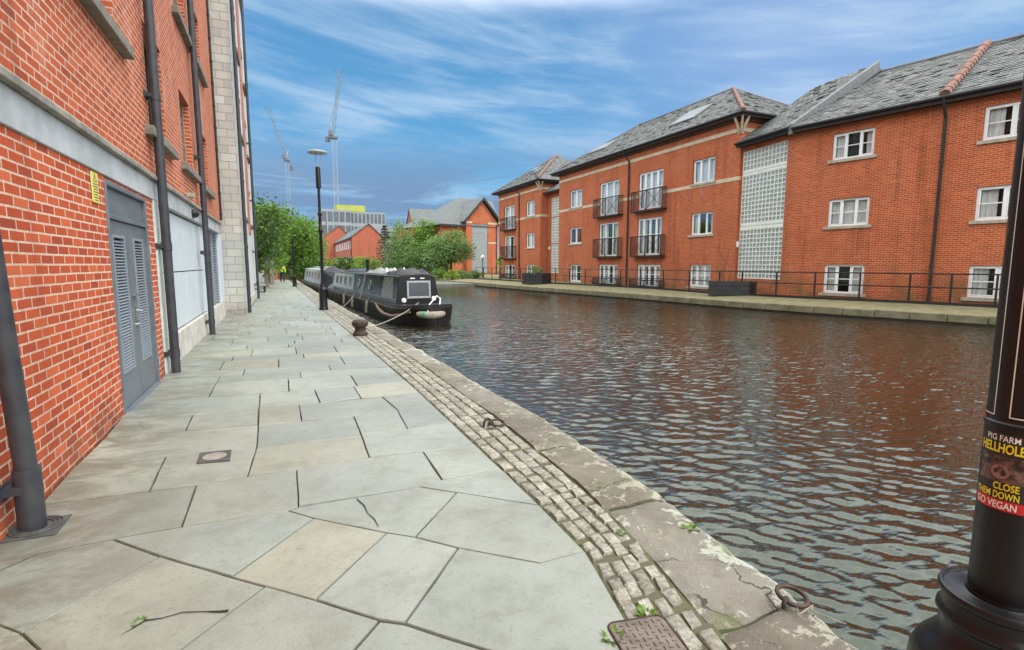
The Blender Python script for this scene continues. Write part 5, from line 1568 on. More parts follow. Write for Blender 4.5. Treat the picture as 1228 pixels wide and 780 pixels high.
def distant():
    B, F, ez = red_house('red brick gable-ended house standing nearest the conifer in the distance', 421.5, 442, 458, 284, 269, 95, 44)
    red_house('red brick gable house behind the lamp post, farther back than its neighbour', 386.5, 407, 419, 285, 271, 125, 30, win=False)
    # low slate-roofed house end-on, left edge of the gabled building
    y = 96
    g = gy(487, 297, y); a = gy(492.5, 251.5, y); r_ = gy(545, 254, y)
    H = thing('slate_roof_house', 'brick house with a broad grey slate roof rising behind the bright maple', 'house', (g.x, y, 0))
    m = MB(); yb = y + 5.5
    p0, p1 = (g.x - 0.1, y - 0.0), (g.x + 1.0, yb + 5)
    w0 = (gy(498, 290, 94).x, 94.0); w1 = (gy(486.5, 290, 105).x, 105.0)
    wm = ((w0[0] + w1[0]) / 2, 99.5)
    m.poly([(w0[0], w0[1], 0), (w1[0], w1[1], 0), (w1[0], w1[1], 7.6), (wm[0], wm[1], 12.0), (w0[0], w0[1], 7.6)])
    m.poly([(w0[0], w0[1], 0), (36, 94, 0), (36, 94, 7.6), (w0[0], w0[1], 7.6)]); m.build('wall', M['brick_distant'], H, fix=False)
    q = MB(); q.prism([(w0[0] - 0.15, 93.7, 7.5), (36, 93.7, 7.5), (36, 99.5, 12.0), (wm[0] - 0.15, 99.5, 12.0)], (0, 0, 0.15)); q.prism([(w1[0] - 0.15, 105.4, 7.5), (36, 105.4, 7.5), (36, 99.5, 12.0), (wm[0] - 0.15, 99.5, 12.0)], (0, 0, 0.15))
    q.build('roof', M['slate_far'], H, smooth=0)
    # grey terrace roof between conifer and maple
    G = thing('grey_terrace', 'low stone-coloured terrace with a long grey roof behind the conifer', 'terrace', (24, 140, 0))
    m = MB(); m.box(22, 40, 140, 150, 0, 8.6); m.build('wall', M['ledge'], G)
    q = MB(); q.prism([(21.5, 139.5, 8.6), (40, 139.5, 8.6), (40, 145, 11.6), (21.5, 145, 11.6)], (0, 0, 0.2)); q.build('roof', M['slate_far'], G, smooth=0)
    for k in range(6):
        w = MB(); x = 23 + k * 2.6; w.box(x, x + 1.1, 139.93, 140.02, 5.6, 7.2); w.build('window', M['flat_glass'], G)
    # big grey block of flats with the yellow top storey
    y = 190
    T = thing('apartment_tower', 'large grey block of flats with a bright yellow top storey in the far distance', 'apartment block', (30, y, 0))
    xa, xb, xc = gy(385, 260, y).x, gy(413, 260, y).x, gy(421, 260, y).x
    xd = gy(464, 260, y).x
    zt = gy(420, 252, y).z
    m = MB(); m.box(xa, xc, y, y + 30, 0, zt); m.box(xc, xd, y + 3, y + 30, 0, zt - 0.3); m.build('wall', M['flat_pale'], T)
    tp = MB(); tp.box(gy(406, 250, y).x, gy(441, 250, y).x, y + 6, y + 22, zt + 0.05, gy(420, 246.3, y + 6).z); tp.build('yellow_storey', M['flat_yellow'], T)
    nf = 8; fh = 3.4
    for fl in range(3):
        z1 = zt - 0.8 - fl * fh * 1.35; z0 = z1 - fh
        nw = 5
        for k in range(nw):
            a = xa + (xc - xa) * (k + 0.1) / nw; b = xa + (xc - xa) * (k + 0.9) / nw
            w = MB(); w.box(a, b, y - 0.05, y + 0.2, z0, z1); w.build('window', M['flat_glass' if k in (1, 2) else 'flat_dark'], T)
        nw = 9
        for k in range(nw):
            a = xc + (xd - xc) * (k + 0.16) / nw; b = xc + (xd - xc) * (k + 0.84) / nw
            w = MB(); w.box(a, b, y + 2.95, y + 3.2, z0, z1); w.build('window', M['flat_dark' if k % 4 == 3 else 'flat_glass'], T)
    # tower cranes
    def crane(label, pm, py_top, py_base, hub, tip, tail, y, seed):
        top = gy(pm, py_top, y); base = Vector((top.x, y, 0))
        K = thing('tower_crane', label, 'crane', base, 'tower cranes on the skyline')
        def lattice(a, b, w, step, th):
            mb = MB(); a = Vector(a); b = Vector(b); d = (b - a).normalized(); r = d.orthogonal().normalized() if abs(d.z) < 0.9 else Vector((1, 0, 0)); r = (r - d * r.dot(d)).normalized(); t = d.cross(r)
            cs = [r * (i * w / 2) + t * (j * w / 2) for i, j in ((-1, -1), (1, -1), (1, 1), (-1, 1))]
            for c in cs: mb.bar(a + c, b + c, th)
            n = max(2, int((b - a).length / step))
            for k in range(n):
                p, q = a + (b - a) * (k / n), a + (b - a) * ((k + 1) / n)
                for i in range(4):
                    c0, c1 = cs[i], cs[(i + 1) % 4]
                    mb.bar(p + (c0 if k % 2 else c1), q + (c1 if k % 2 else c0), th * 0.7); mb.bar(p + c0, p + c1, th * 0.7)
            return mb
        hb = gy(*hub, y); tp_ = gy(*tip, y - 20); tl = gy(*tail, y + 3)
        lattice(base, (top.x, y, top.z), 1.9, 2.8, 0.10).build('mast', M['crane'], K)
        lattice(hb, tp_, 1.2, 2.6, 0.10).build('jib', M['crane'], K)
        lattice(hb, tl, 1.1, 2.2, 0.10).build('counter_jib', M['crane'], K)
        cb = MB(); cb.box(top.x - 1.6, top.x + 1.6, y - 1.6, y + 1.6, top.z - 0.6, top.z + 0.5); cb.box(top.x - 2.6, top.x - 1.0, y - 2.6, y - 0.9, top.z + 0.5, top.z + 2.4); cb.build('cab', M['crane_dark'], K)
        cw = MB(); cw.box(tl.x - 1.1, tl.x + 1.1, y + 2, y + 4, tl.z - 1.6, tl.z + 0.6); cw.build('counterweight', M['crane_dark'], K)
        af = MB(); ap = hb + (tl - hb) * 0.35 + Vector((0, 0, 6)); af.bar(hb, ap, 0.3); af.bar(tl, ap, 0.2); af.bar(ap, hb + (tp_ - hb) * 0.75, 0.12); af.build('a_frame', M['crane'], K)
    crane('taller pale tower crane with a steep jib above the yellow-topped flats', 400.5, 165, 250, (399, 161), (408.5, 83), (393, 166), 270, 1)
    crane('fainter tower crane farthest left, its jib leaning left above the trees', 344, 192, 252, (344, 190), (320, 126.5), (349.5, 201), 330, 2)


distant()


# ================================================================== TREES AND PLANTS
def leaves(mb, blobs, n, size, seed=1, shell=0.55, droop=0.0):
    r = random.Random(seed)
    wts = [b[3] * b[4] * b[5] for b in blobs]; tot = sum(wts)
    for b, w in zip(blobs, wts):
        bx, by, bz, rx, ry, rz = b
        cnt = int(n * w / tot)
        # sub-clumps give light and dark clusters with gaps between
        subs = []
        for k in range(max(6, cnt // 40)):
            while True:
                v = Vector((r.uniform(-1, 1), r.uniform(-1, 1), r.uniform(-1, 1)))
                if shell < v.length <= 1: break
            subs.append((v, r.uniform(0.14, 0.30), r.uniform(0.7, 1.3)))
        for i in range(cnt):
            v, sr, tone = subs[r.randrange(len(subs))]
            q = v + Vector((r.gauss(0, sr), r.gauss(0, sr), r.gauss(0, sr * 0.8)))
            p = Vector((bx + q.x * rx, by + q.y * ry, bz + q.z * rz))
            s = size * r.uniform(0.6, 1.35)
            d = Vector((r.gauss(0, 1), r.gauss(0, 1), r.gauss(0, 0.6) - droop)).normalized()
            u = d.cross(Vector((r.gauss(0, 1), r.gauss(0, 1), r.gauss(0, 1)))).normalized()
            k = tone * r.uniform(0.8, 1.2); mb.cc = (k * r.uniform(0.92, 1.08), k, k * r.uniform(0.85, 1.1))
            mb.poly([p - d * s * 0.5, p + u * s * 0.30, p + d * s * 0.55, p - u * s * 0.30])
    mb.cc = (1, 1, 1)


def trunk(mb, base, top, r0, r1, limbs, seed):
    r = random.Random(seed); base = Vector(base); top = Vector(top)
    pts = [base + (top - base) * t + Vector((r.gauss(0, 0.06), r.gauss(0, 0.06), 0)) * (t > 0) for t in (0, .25, .5, .75, 1)]
    mb.tube(pts, [r0 * 1.25, r0, r0 * 0.8, (r0 + r1) / 2, r1], 8)
    for k in range(limbs):
        t = r.uniform(0.35, 0.95); p = base + (top - base) * t; a = r.uniform(0, 6.28); L = (top - base).length * r.uniform(0.25, 0.5)
        q = p + Vector((math.cos(a) * L, math.sin(a) * L, L * r.uniform(0.4, 1.0))); m = (p + q) / 2 + Vector((0, 0, L * 0.1))
        mb.tube([p, m, q], [r0 * 0.4, r0 * 0.25, r0 * 0.1], 6)


def tree(name, label, cat, base, top, r0, blobs, n, size, leafm, seed, limbs=8, group=None, shell=0.55, droop=0):
    T = thing(name, label, cat, base, group)
    tb = MB(); trunk(tb, base, top, r0, r0 * 0.35, limbs, seed); tb.build('trunk', M['bark'], T)
    cb = MB(); leaves(cb, blobs, n, size, seed, shell, droop); cb.build('crown', M[leafm], T, smooth=0, fix=False)
    return T


def vegetation():
    # left mass at the end of the towpath (photo 300-385, 250-335)
    def at(px, py, y): return gy(px, py, y)
    tree('broadleaf_tree', 'dark bushy tree overhanging the bench at the end of the pale building', 'tree', (-1.9, 38.5, 0), (-1.7, 38.5, 4.2), 0.18,
         [(-1.7, 38.5, 4.0, 2.0, 2.6, 1.9), (-1.5, 37.0, 2.4, 1.1, 1.8, 1.3), (-2.3, 40, 3.0, 1.6, 2.4, 1.8), (-2.6, 36.5, 3.4, 1.2, 2, 1.7)], 9000, 0.24, 'leaf_dark', 3, group='trees at the end of the towpath')
    c = at(345, 290, 58)
    tree('broadleaf_tree', 'spreading green tree in the middle of the mass where the towpath ends', 'tree', (c.x, 60, 0), (c.x, 60, 4.5), 0.2,
         [(c.x - 0.4, 60, 5.0, 2.6, 2.6, 2.2), (c.x - 1.9, 59, 4.0, 2.2, 2.5, 1.9), (c.x + 1.6, 61, 3.4, 2.0, 2.2, 2.3), (c.x + 0.7, 61, 1.7, 2.2, 2, 1.5)], 12000, 0.27, 'leaf_mid', 4, group='trees at the end of the towpath')
    c = at(318, 275, 47)
    tree('broadleaf_tree', 'tall thin-topped tree against the end of the pale building', 'tree', (c.x, 48, 0), (c.x, 48, 5.2), 0.16,
         [(c.x, 48, 4.6, 1.7, 2.0, 1.8), (c.x + 0.7, 48, 5.7, 1.3, 1.4, 1.0), (c.x - 1.0, 48, 5.7, 1.3, 1.4, 1.0), (c.x, 48, 2.6, 1.5, 2.0, 1.6)], 8000, 0.23, 'leaf_mid', 5, group='trees at the end of the towpath')
    c = at(364, 285, 66)
    tree('broadleaf_tree', 'leafy tree just left of the tall thin lamp post', 'tree', (c.x, 67, 0), (c.x, 67, 5.0), 0.2,
         [(c.x, 67, 5.4, 1.8, 2.2, 1.7), (c.x + 0.6, 67, 4.0, 1.6, 2.2, 1.9), (c.x - 0.8, 66, 2.6, 2.0, 2.2, 2.0), (c.x + 0.2, 66, 1.2, 1.8, 2, 1.3)], 10000, 0.28, 'leaf_mid', 6, group='trees at the end of the towpath')
    # low hedge mass round the boats' far end
    for k, (px, py, y, rx, rz, lm, lab) in enumerate([(403, 316, 72, 1.6, 0.9, 'leaf_mid', 'rounded green bush right of the near lamp post, below the red houses'), (416, 316, 72, 1.5, 0.9, 'leaf_dark', 'darker bush below the terrace windows behind the boats'), (430, 315, 76, 1.5, 0.8, 'leaf_lime', 'yellow-green bush in front of the red gable wall'),
                                                      (440, 318, 62, 1.4, 0.9, 'leaf_mid', 'low bush just above the boat chimney')]):
        p = at(px, py, y); b = thing('bush', lab, 'bush', (p.x, y, 0))
        sb = MB(); trunk(sb, (p.x, y, -0.1), (p.x, y, p.z), 0.06, 0.03, 4, k); sb.build('stem', M['bark'], b)
        lb = MB(); leaves(lb, [(p.x, y, p.z, rx, rx, rz), (p.x, y, p.z / 2, rx, rx, max(0.5, p.z / 2))], 1800, 0.22, 30 + k); lb.build('foliage', M[lm], b, smooth=0, fix=False)
    # trees on the far bank, in front of the gabled building
    def cone(px_c, py_top, py_bot, y, rad, seed):
        t = at(px_c, py_top, y); x = t.x; h = t.z
        T = thing('conifer', 'dark pointed conifer beside the red gable wall', 'conifer', (x, y, 0))
        tb = MB(); tb.tube([(x, y, -0.1), (x, y, h * 0.97)], [0.16, 0.02], 8); tb.build('trunk', M['bark'], T)
        r = random.Random(seed); cb = MB(); layers = 18
        for L in range(layers):
            z = 0.8 + (h - 0.9) * L / layers; rr = rad * (1 - L / layers) ** 0.8 + 0.12
            for b_ in range(11):
                a = r.uniform(0, 6.28); RR = rr * r.uniform(0.7, 1.15)
                for s in range(22):
                    t = r.uniform(0.15, 1); p = Vector((x + math.cos(a) * RR * t, y + math.sin(a) * RR * t, z + 0.25 * t * 0.3 - 0.45 * t * RR * 0.5 + r.gauss(0, 0.07)))
                    k = r.uniform(0.7, 1.3); cb.cc = (k, k, k); s_ = r.uniform(0.12, 0.28)
                    d = Vector((math.cos(a), math.sin(a), -0.5 + r.gauss(0, 0.4))).normalized(); u = d.cross(Vector((r.gauss(0, 1), r.gauss(0, 1), r.gauss(0, 1)))).normalized()
                    cb.poly([p - d * s_ * .5, p + u * s_ * .22, p + d * s_ * .6, p - u * s_ * .22])
        cb.build('crown', M['leaf_conifer'], T, smooth=0, fix=False)
    cone(461, 268, 320, 76, 2.3, 11)
    c = at(481, 292, 69)
    tree('broadleaf_tree', 'pale grey-green feathery tree between the conifer and the maple', 'tree', (c.x, 69, 0), (c.x, 69, 4.4), 0.15,
         [(c.x, 69, 5.0, 1.3, 1.6, 2.0), (c.x - 0.6, 68.5, 2.9, 1.6, 2, 1.7), (c.x + 0.8, 69, 3.2, 1.5, 1.8, 2.0), (c.x - 1.2, 68, 1.4, 1.5, 1.8, 1.0)], 8000, 0.23, 'leaf_pale', 12, group='trees on the far bank', droop=0.4)
    c = at(511, 275, 70)
    tree('broadleaf_tree', 'bright green maple rising highest against the slate roof', 'tree', (c.x, 71, 0), (c.x, 71, 5.5), 0.18,
         [(c.x, 71, 6.4, 1.7, 1.7, 1.5), (c.x + 0.4, 71, 4.6, 2.1, 2.0, 1.9), (c.x - 0.9, 71, 3.9, 1.7, 2, 1.9), (c.x, 71, 2.4, 2.0, 2, 1.5)], 8000, 0.25, 'leaf_bright', 13, group='trees on the far bank')
    c = at(541, 295, 60)
    tree('broadleaf_tree', 'round pale-green tree on the far bank in front of the brick gable building', 'tree', (c.x, 60, 0), (c.x, 60, 3.6), 0.14,
         [(c.x, 60, 4.0, 2.1, 2.0, 1.45), (c.x + 0.7, 60, 3.0, 1.9, 1.8, 1.2), (c.x - 1.3, 60, 3.3, 1.8, 1.9, 1.6), (c.x - 1.9, 60, 2.1, 1.7, 1.7, 1.3)], 12000, 0.22, 'leaf_pale', 14, group='trees on the far bank')
    c = at(520, 312, 61)
    tree('broadleaf_tree', 'low dark leafy tree filling the bank below the round pale tree', 'tree', (c.x, 62, 0), (c.x, 62, 2.5), 0.12,
         [(c.x, 62, 2.2, 2.0, 1.8, 1.5), (c.x - 2.0, 62.5, 1.6, 1.8, 1.8, 1.1), (c.x - 4.0, 63, 1.2, 1.8, 1.8, 0.9), (c.x + 1.5, 62, 1.5, 1.1, 1.4, 1.0)], 8000, 0.22, 'leaf_dark', 15, group='trees on the far bank')
    # hedge and shrubs along the bank foot
    for k, (px, py, y, rx, rz, lm, lab) in enumerate([(527, 329, 55, 0.9, 0.5, 'leaf_mid', 'leftmost clipped shrub on the far bank, next to the boat window'), (542, 331, 53, 0.75, 0.62, 'leaf_lime', 'round lime-green shrub on the far bank'), (556, 330, 54, 0.8, 0.5, 'leaf_pale', 'grey-green shrub right of the round lime one'), (570, 329, 56, 0.8, 0.4, 'leaf_mid', 'low shrub at the foot of the globe lamp')]):
        p = at(px, py, y); b = thing('shrub', lab, 'shrub', (p.x, y, 0.1), 'shrubs along the far bank')
        lb = MB(); leaves(lb, [(p.x, y, p.z, rx, rx, rz)], 1300, 0.15, 50 + k, 0.3); lb.build('foliage', M[lm], b, smooth=0, fix=False)
        sb = MB(); trunk(sb, (p.x, y, 0.0), (p.x, y, p.z), 0.05, 0.02, 4, k); sb.build('stem', M['bark'], b)
    c = at(599.5, 318, 47)
    tree('sapling', 'slender young tree with sparse leaves at the left corner of the far block', 'sapling', (c.x, 47, 0.1), (c.x, 47, 2.6), 0.03,
         [(c.x, 47, 2.2, 0.35, 0.35, 0.5), (c.x, 47, 1.4, 0.3, 0.3, 0.6)], 350, 0.14, 'leaf_lime', 16, limbs=4, shell=0.2)
    # bare climbing stems on the long block
    s = thing('bare_shrub', 'leafless twiggy shrub growing up from the large black planter', 'shrub', (20.6, 22.0, 0.5))
    m = MB(); r = random.Random(3); b0 = gx(872, 343, 20.9)
    for k in range(9):
        p = b0 + Vector((r.uniform(-0.3, 0.3), r.uniform(-0.3, 0.3), 0)); pts = [p]
        for q in range(5): p = p + Vector((r.gauss(0, 0.09), r.gauss(0, 0.12), r.uniform(0.3, 0.55))); pts.append(p)
        m.tube(pts, [0.012, 0.01, 0.008, 0.007, 0.005, 0.003], 5)
    m.build('twigs', M['bark'], s)


vegetation()


# ================================================================== FURNITURE OF THE FAR BANK
def railing():
    T = thing('railing', 'long dark two-bar metal railing in front of the apartment blocks', 'railing', rail_pt(860))
    tops = []
    pxs = [1228, 1197, 1142, 1092, 1032, 976, 930, 889, 862, 826, 795, 768, 744, 722, 701.6, 683, 666, 649, 636, 624, 612, 600, 590, 580, 571]
    H = 1.16
    A3, C3, D3 = Vector((22.2, 17.35, 0)), Vector((23.4, 11.95, 0)), Vector((23.85, 10.05, 0))
    def on_wall(px, A, Bq, w=0.45):
        d = (Bq - A).normalized(); n = Vector((d.y, -d.x, 0))
        if n.x > 0: n = -n
        r_ = ray(px, 330); t = n.dot(A + n * w) / n.dot(r_); p = r_ * t
        return Vector((p.x, p.y, 0.12))
    pts = [on_wall(p, C3, D3) if p > 1120 else on_wall(p, A3, C3) if p > 1000 else rail_pt(p) for p in pxs]
    e4 = (D3 - C3).normalized()
    pts = [pts[0] + e4 * 4.5, pts[0] + e4 * 2.2] + pts
    z0 = 0.12
    for p in pts:
        m = MB(); m.bar((p.x, p.y, z0), (p.x, p.y, z0 + H + 0.02), 0.055); m.build('post', M['rail'], T)
    for nm, h in (('top_rail', H), ('mid_rail', H * 0.55)):
        m = MB()
        m.tube([(p.x, p.y, z0 + h) for p in pts], 0.028, 6); m.build(nm, M['rail'], T)


railing()


def planter(label, corners, z0, z1, plant):
    T = thing('planter', label, 'planter', Vector((corners[0][0], corners[0][1], z0)), 'black planters on the far bank')
    m = MB(); c = [Vector((p[0], p[1], 0)) for p in corners]
    ctr = sum(c, Vector()) / 4
    h = (z1 - z0) / 3
    for k in range(3):   # stacked timber courses
        for i in range(4):
            a, b = c[i], c[(i + 1) % 4]; n = ((a + b) / 2 - ctr).normalized()
            q = 0.05
            m.hexa([(*(a).xy, z0 + k * h + 0.006), (*(b).xy, z0 + k * h + 0.006), (*(b - n * q).xy, z0 + k * h + 0.006), (*(a - n * q).xy, z0 + k * h + 0.006),
                    (*(a).xy, z0 + (k + 1) * h - 0.004), (*(b).xy, z0 + (k + 1) * h - 0.004), (*(b - n * q).xy, z0 + (k + 1) * h - 0.004), (*(a - n * q).xy, z0 + (k + 1) * h - 0.004)])
    m.build('box', M['planter'], T, bevel=0.01)
    s = MB(); s.poly([(*(ctr + (p - ctr) * 0.93).xy, z1 - 0.08) for p in c]); s.build('soil', M['soil'], T, fix=False)
    if plant:
        l = MB(); leaves(l, [(ctr.x, ctr.y, z1 + 0.15, 0.4, 0.6, 0.38)], 500, 0.14, 5, 0.2); l.build('foliage', M['leaf_pale'], T, smooth=0, fix=False)


a = gz(849, 355, 0.06); b = gz(899, 355.5, 0.06)
planter('large low black planter in front of the glass block stairwell', [(a.x, a.y), (b.x - 0.15, b.y - 0.1), (b.x + 0.75, b.y + 0.25), (a.x + 0.75, a.y + 0.35)], 0.06, 0.80, False)
a = gz(626, 341, 0.06); b = gz(650.5, 341.2, 0.06)
planter('smaller black planter with a pale shrub, at the foot of the far block', [(a.x, a.y), (b.x, b.y), (b.x + 1.0, b.y + 0.4), (a.x + 1.0, a.y + 0.4)], 0.06, 0.95, True)


def globe_lamp():
    p = gz(579, 333, 0.1)
    T = thing('globe_lamp', 'black post with a white globe lamp before the glazed gable', 'street lamp', (p.x, p.y, 0.1))
    h = gy(579, 309.5, p.y).z
    m = MB(); m.lathe([(0.10, 0.0), (0.10, 0.5), (0.06, 0.55), (0.05, h - 0.4), (0.09, h - 0.3), (0.09, h - 0.25)], (p.x, p.y, 0.1), 12); m.build('post', M['lamp_black'], T)
    g = MB(); r = 0.27; g.lathe([(r * math.sin(t) + 1e-4, -r * math.cos(t)) for t in [math.pi * k / 10 for k in range(11)]], (p.x, p.y, h + 0.08), 16); g.build('globe', M['globe'], T)


globe_lamp()


# ================================================================== TOWPATH FURNITURE
def lamp_base_profile():
    return [(0.165, 0.0), (0.165, 0.06), (0.150, 0.09), (0.140, 0.12), (0.140, 0.64), (0.147, 0.68), (0.151, 0.725), (0.148, 0.755), (0.138, 0.780), (0.121, 0.802), (0.108, 0.820), (0.100, 0.838),
            (0.0975, 0.852), (0.0985, 0.862), (0.1045, 0.867), (0.1085, 0.874), (0.1075, 0.882), (0.1015, 0.888), (0.1000, 0.893), (0.1000, 0.914), (0.1045, 0.918), (0.1080, 0.924), (0.1080, 0.931), (0.1050, 0.936), (0.1000, 0.937), (0.0985, 0.933), (0.0970, 0.930), (0.0640, 0.930), (0.0600, 0.932), (0.0585, 0.940)]


def street_lamp(label, x, y, z=0.0, height=5.7, disc=True, group='black lamp posts along the towpath', detail=24):
    T = thing('lamp_post', label, 'lamp post', (x, y, z), group)
    m = MB(); m.lathe(lamp_base_profile(), (x, y, z), detail); m.build('base', M['lamp_black'], T)
    s = MB(); s.lathe([(0.0575, 0.935), (0.0575, 1.314), (0.0600, 1.317), (0.0600, 1.323), (0.0565, 1.326), (0.055, 2.75), (0.072, 2.78), (0.085, 2.84), (0.072, 2.9), (0.055, 2.93), (0.052, 3.35), (0.075, 3.38), (0.075, 3.45), (0.048, 3.48), (0.045, height - 0.75), (0.085, height - 0.72), (0.085, height - 0.05), (0.07, height)], (x, y, z), detail)
    s.build('shaft', M['lamp_black'], T)
    if disc:
        d = MB(); d.lathe([(0.02, height + 0.50), (0.28, height + 0.49), (0.325, height + 0.47), (0.335, height + 0.50), (0.31, height + 0.53), (0.1, height + 0.58), (0.001, height + 0.585)], (x, y, z), 24)
        for k in range(3):
            a = k * 2.094; d.tube([(x + 0.07 * math.cos(a), y + 0.07 * math.sin(a), z + height), (x + 0.12 * math.cos(a), y + 0.12 * math.sin(a), z + height + 0.5)], 0.008, 6)
        d.build('reflector', M['disc'], T)
    return T


street_lamp('black lamp post with a white disc top beside the black narrowboat', 1.37, 19.9, 0.0, height=5.05)
street_lamp('short distant lamp post in front of the trees at the end of the towpath', 0.90, 41.2, 0.0, height=2.7, disc=False, detail=12)
street_lamp('thin far lamp post standing behind the grey narrowboat', gy(370.5, 300, 66).x, 66, 0.0, height=5.3, detail=10)


def near_lamp():
    ax, ay = 1.403, 0.526
    T = street_lamp('black cast iron lamp post close on the right carrying a protest sticker', ax, ay, 0.0, detail=64)
    phi0 = math.atan2(-ay, -ax)
    def cyl(r, a, z): return (ax + r * math.cos(phi0 + a), ay + r * math.sin(phi0 + a), z)
    # thin white lines of the painted panels above the ring
    m = MB()
    def vline(a, z0, z1, wd=0.0022):
        n = 12; r = 0.0570
        d = wd / r / 2
        for k in range(n):
            za, zb = z0 + (z1 - z0) * k / n, z0 + (z1 - z0) * (k + 1) / n
            m.poly([cyl(r, a - d, za), cyl(r, a + d, za), cyl(r, a + d, zb), cyl(r, a - d, zb)])
    def hline(a0, a1, z, wd=0.0022):
        n = 16; r = 0.0570
        for k in range(n):
            a, b = a0 + (a1 - a0) * k / n, a0 + (a1 - a0) * (k + 1) / n
            m.poly([cyl(r, a, z), cyl(r, b, z), cyl(r, b, z + wd), cyl(r, a, z + wd)])
    for a0 in (-2.42, -0.33, 1.77):
        vline(a0, 1.337, 2.45); vline(a0 + 1.58, 1.337, 2.45); hline(a0, a0 + 1.58, 1.337); hline(a0, a0 + 1.58, 2.45)
    m.build('panel_line', M['white_ink'], T, fix=False)
    # sticker
    S_ = thing('sticker', 'worn black protest sticker with yellow and white lettering wrapped round the near lamp post', 'sticker', (ax, ay, 1.16))
    R0 = 0.0582; za, zb = 1.083, 1.238; half = 0.92; OFF = -0.30
    cyl0 = cyl
    def cyl(r, a, z): return cyl0(r, a + OFF, 1.083 + 0.058 + (z - 1.083) * 1.05)
    b = MB(); n = 40; k_ = 16
    for i in range(n):
        for j in range(k_):
            a, c = -half + 2 * half * i / n, -half + 2 * half * (i + 1) / n; z0, z1 = za + (zb - za) * j / k_, za + (zb - za) * (j + 1) / k_
            b.poly([cyl(R0, a, z0), cyl(R0, c, z0), cyl(R0, c, z1), cyl(R0, a, z1)])
    b.build('sticker_sheet', M['black_ink'], S_, fix=False)
    # picture: blurred pink and brown animal face
    pm, nt, bs = new_mat('sticker_photo')
    tc = nt.add('ShaderNodeTexCoord'); nz = nt.noise(tc.outputs['Object'], 46, 5, 0.6, 1.2)
    nt.link(nt.ramp(nz, [(0.34, (0.012, 0.008, 0.007)), (0.48, (0.08, 0.045, 0.035)), (0.60, (0.20, 0.115, 0.09)), (0.74, (0.40, 0.27, 0.23))]), bs.inputs['Base Color'])
    bs.inputs['Roughness'].default_value = 0.4
    pb = MB()
    for i in range(30):
        for j in range(8):
            a, c = -half * 0.97 + 2 * half * 0.97 * i / 30, -half * 0.97 + 2 * half * 0.97 * (i + 1) / 30; z0, z1 = 1.139 + 0.052 * j / 8, 1.139 + 0.052 * (j + 1) / 8
            pb.poly([cyl(R0 + 0.0004, a, z0), cyl(R0 + 0.0004, c, z0), cyl(R0 + 0.0004, c, z1), cyl(R0 + 0.0004, a, z1)])
    pb.build('picture', pm, S_, fix=False)
    sn = MB()   # snout and nostrils of the pig in the picture
    def disc(a, z, ra, rz, r, n=20): sn.poly([cyl(r, a + ra * math.cos(2 * math.pi * k / n), z + rz * math.sin(2 * math.pi * k / n)) for k in range(n)])
    sn.cm = 0; disc(-0.12, 1.160, 0.27, 0.014, R0 + 0.0010)
    sn.cm = 1; disc(-0.23, 1.161, 0.06, 0.005, R0 + 0.0014); disc(-0.02, 1.161, 0.06, 0.005, R0 + 0.0014); disc(0.35, 1.178, 0.07, 0.004, R0 + 0.0012); disc(-0.55, 1.178, 0.07, 0.004, R0 + 0.0012)
    M['pink'] = mat('pink_print', (0.36, 0.19, 0.16), 0.5, var=0.35, scale=60)
    sn.build('snout', [M['pink'], M['black_ink']], S_, fix=False)
    rb = MB()
    M['red_ink'] = mat('red_ink', (0.62, 0.015, 0.02), 0.45, var=0.1); M['yellow_ink'] = mat('yellow_ink', (0.85, 0.72, 0.02), 0.45, var=0.05)
    for i in range(n):
        a, c = -half + 2 * half * i / n, -half + 2 * half * (i + 1) / n
        rb.poly([cyl(R0 + 0.0005, a, za), cyl(R0 + 0.0005, c, za), cyl(R0 + 0.0005, c, za + 0.021), cyl(R0 + 0.0005, a, za + 0.021)])
    rb.build('red_strip', M['red_ink'], S_, fix=False)

    def text(s, z, hgt, a0, a1, m_, bold=0.012):
        cu = bpy.data.curves.new('lettering', 'FONT'); cu.body = s; cu.size = 1.0; cu.offset = bold; cu.resolution_u = 3
        o = bpy.data.objects.new('tmp', cu); COL.objects.link(o)
        dg = bpy.context.evaluated_depsgraph_get(); me = bpy.data.meshes.new_from_object(o.evaluated_get(dg))
        bpy.data.objects.remove(o)
        bm = bmesh.new(); bm.from_mesh(me)
        bmesh.ops.triangulate(bm, faces=bm.faces)
        bmesh.ops.subdivide_edges(bm, edges=[e for e in bm.edges if e.calc_length() > 0.25], cuts=2)
        xs = [v.co.x for v in bm.verts]; ys = [v.co.y for v in bm.verts]; x0, x1, y0, y1 = min(xs), max(xs), min(ys), max(ys)
        for v in bm.verts:
            a = a0 + (a1 - a0) * (v.co.x - x0) / (x1 - x0); zz = z + hgt * (v.co.y - y0) / (y1 - y0)
            v.co = cyl(R0 + 0.0016, a, zz)
        bm.to_mesh(me); bm.free(); me.materials.append(m_)
        o = bpy.data.objects.new('lettering', me); COL.objects.link(o); o.parent = S_; o.matrix_parent_inverse = parent_inv(S_)
    text('PIG FARM', 1.2215, 0.0125, -0.62, 0.34, M['white_ink'])
    text('HELLHOLE', 1.1985, 0.020, -0.84, 0.48, M['yellow_ink'], 0.03)
    text('CLOSE', 1.1245, 0.0145, -0.26, 0.44, M['yellow_ink'], 0.02)
    text('THEM DOWN', 1.1065, 0.0145, -0.86, 0.46, M['yellow_ink'], 0.02)
    text('GO VEGAN', 1.0865, 0.0145, -0.82, 0.42, M['white_ink'], 0.02)
    # torn scrap of red sticker further up
    r_ = thing('sticker', 'small torn red sticker on the left edge of the near lamp post', 'sticker', (ax, ay, 1.33))
    rm = MB()
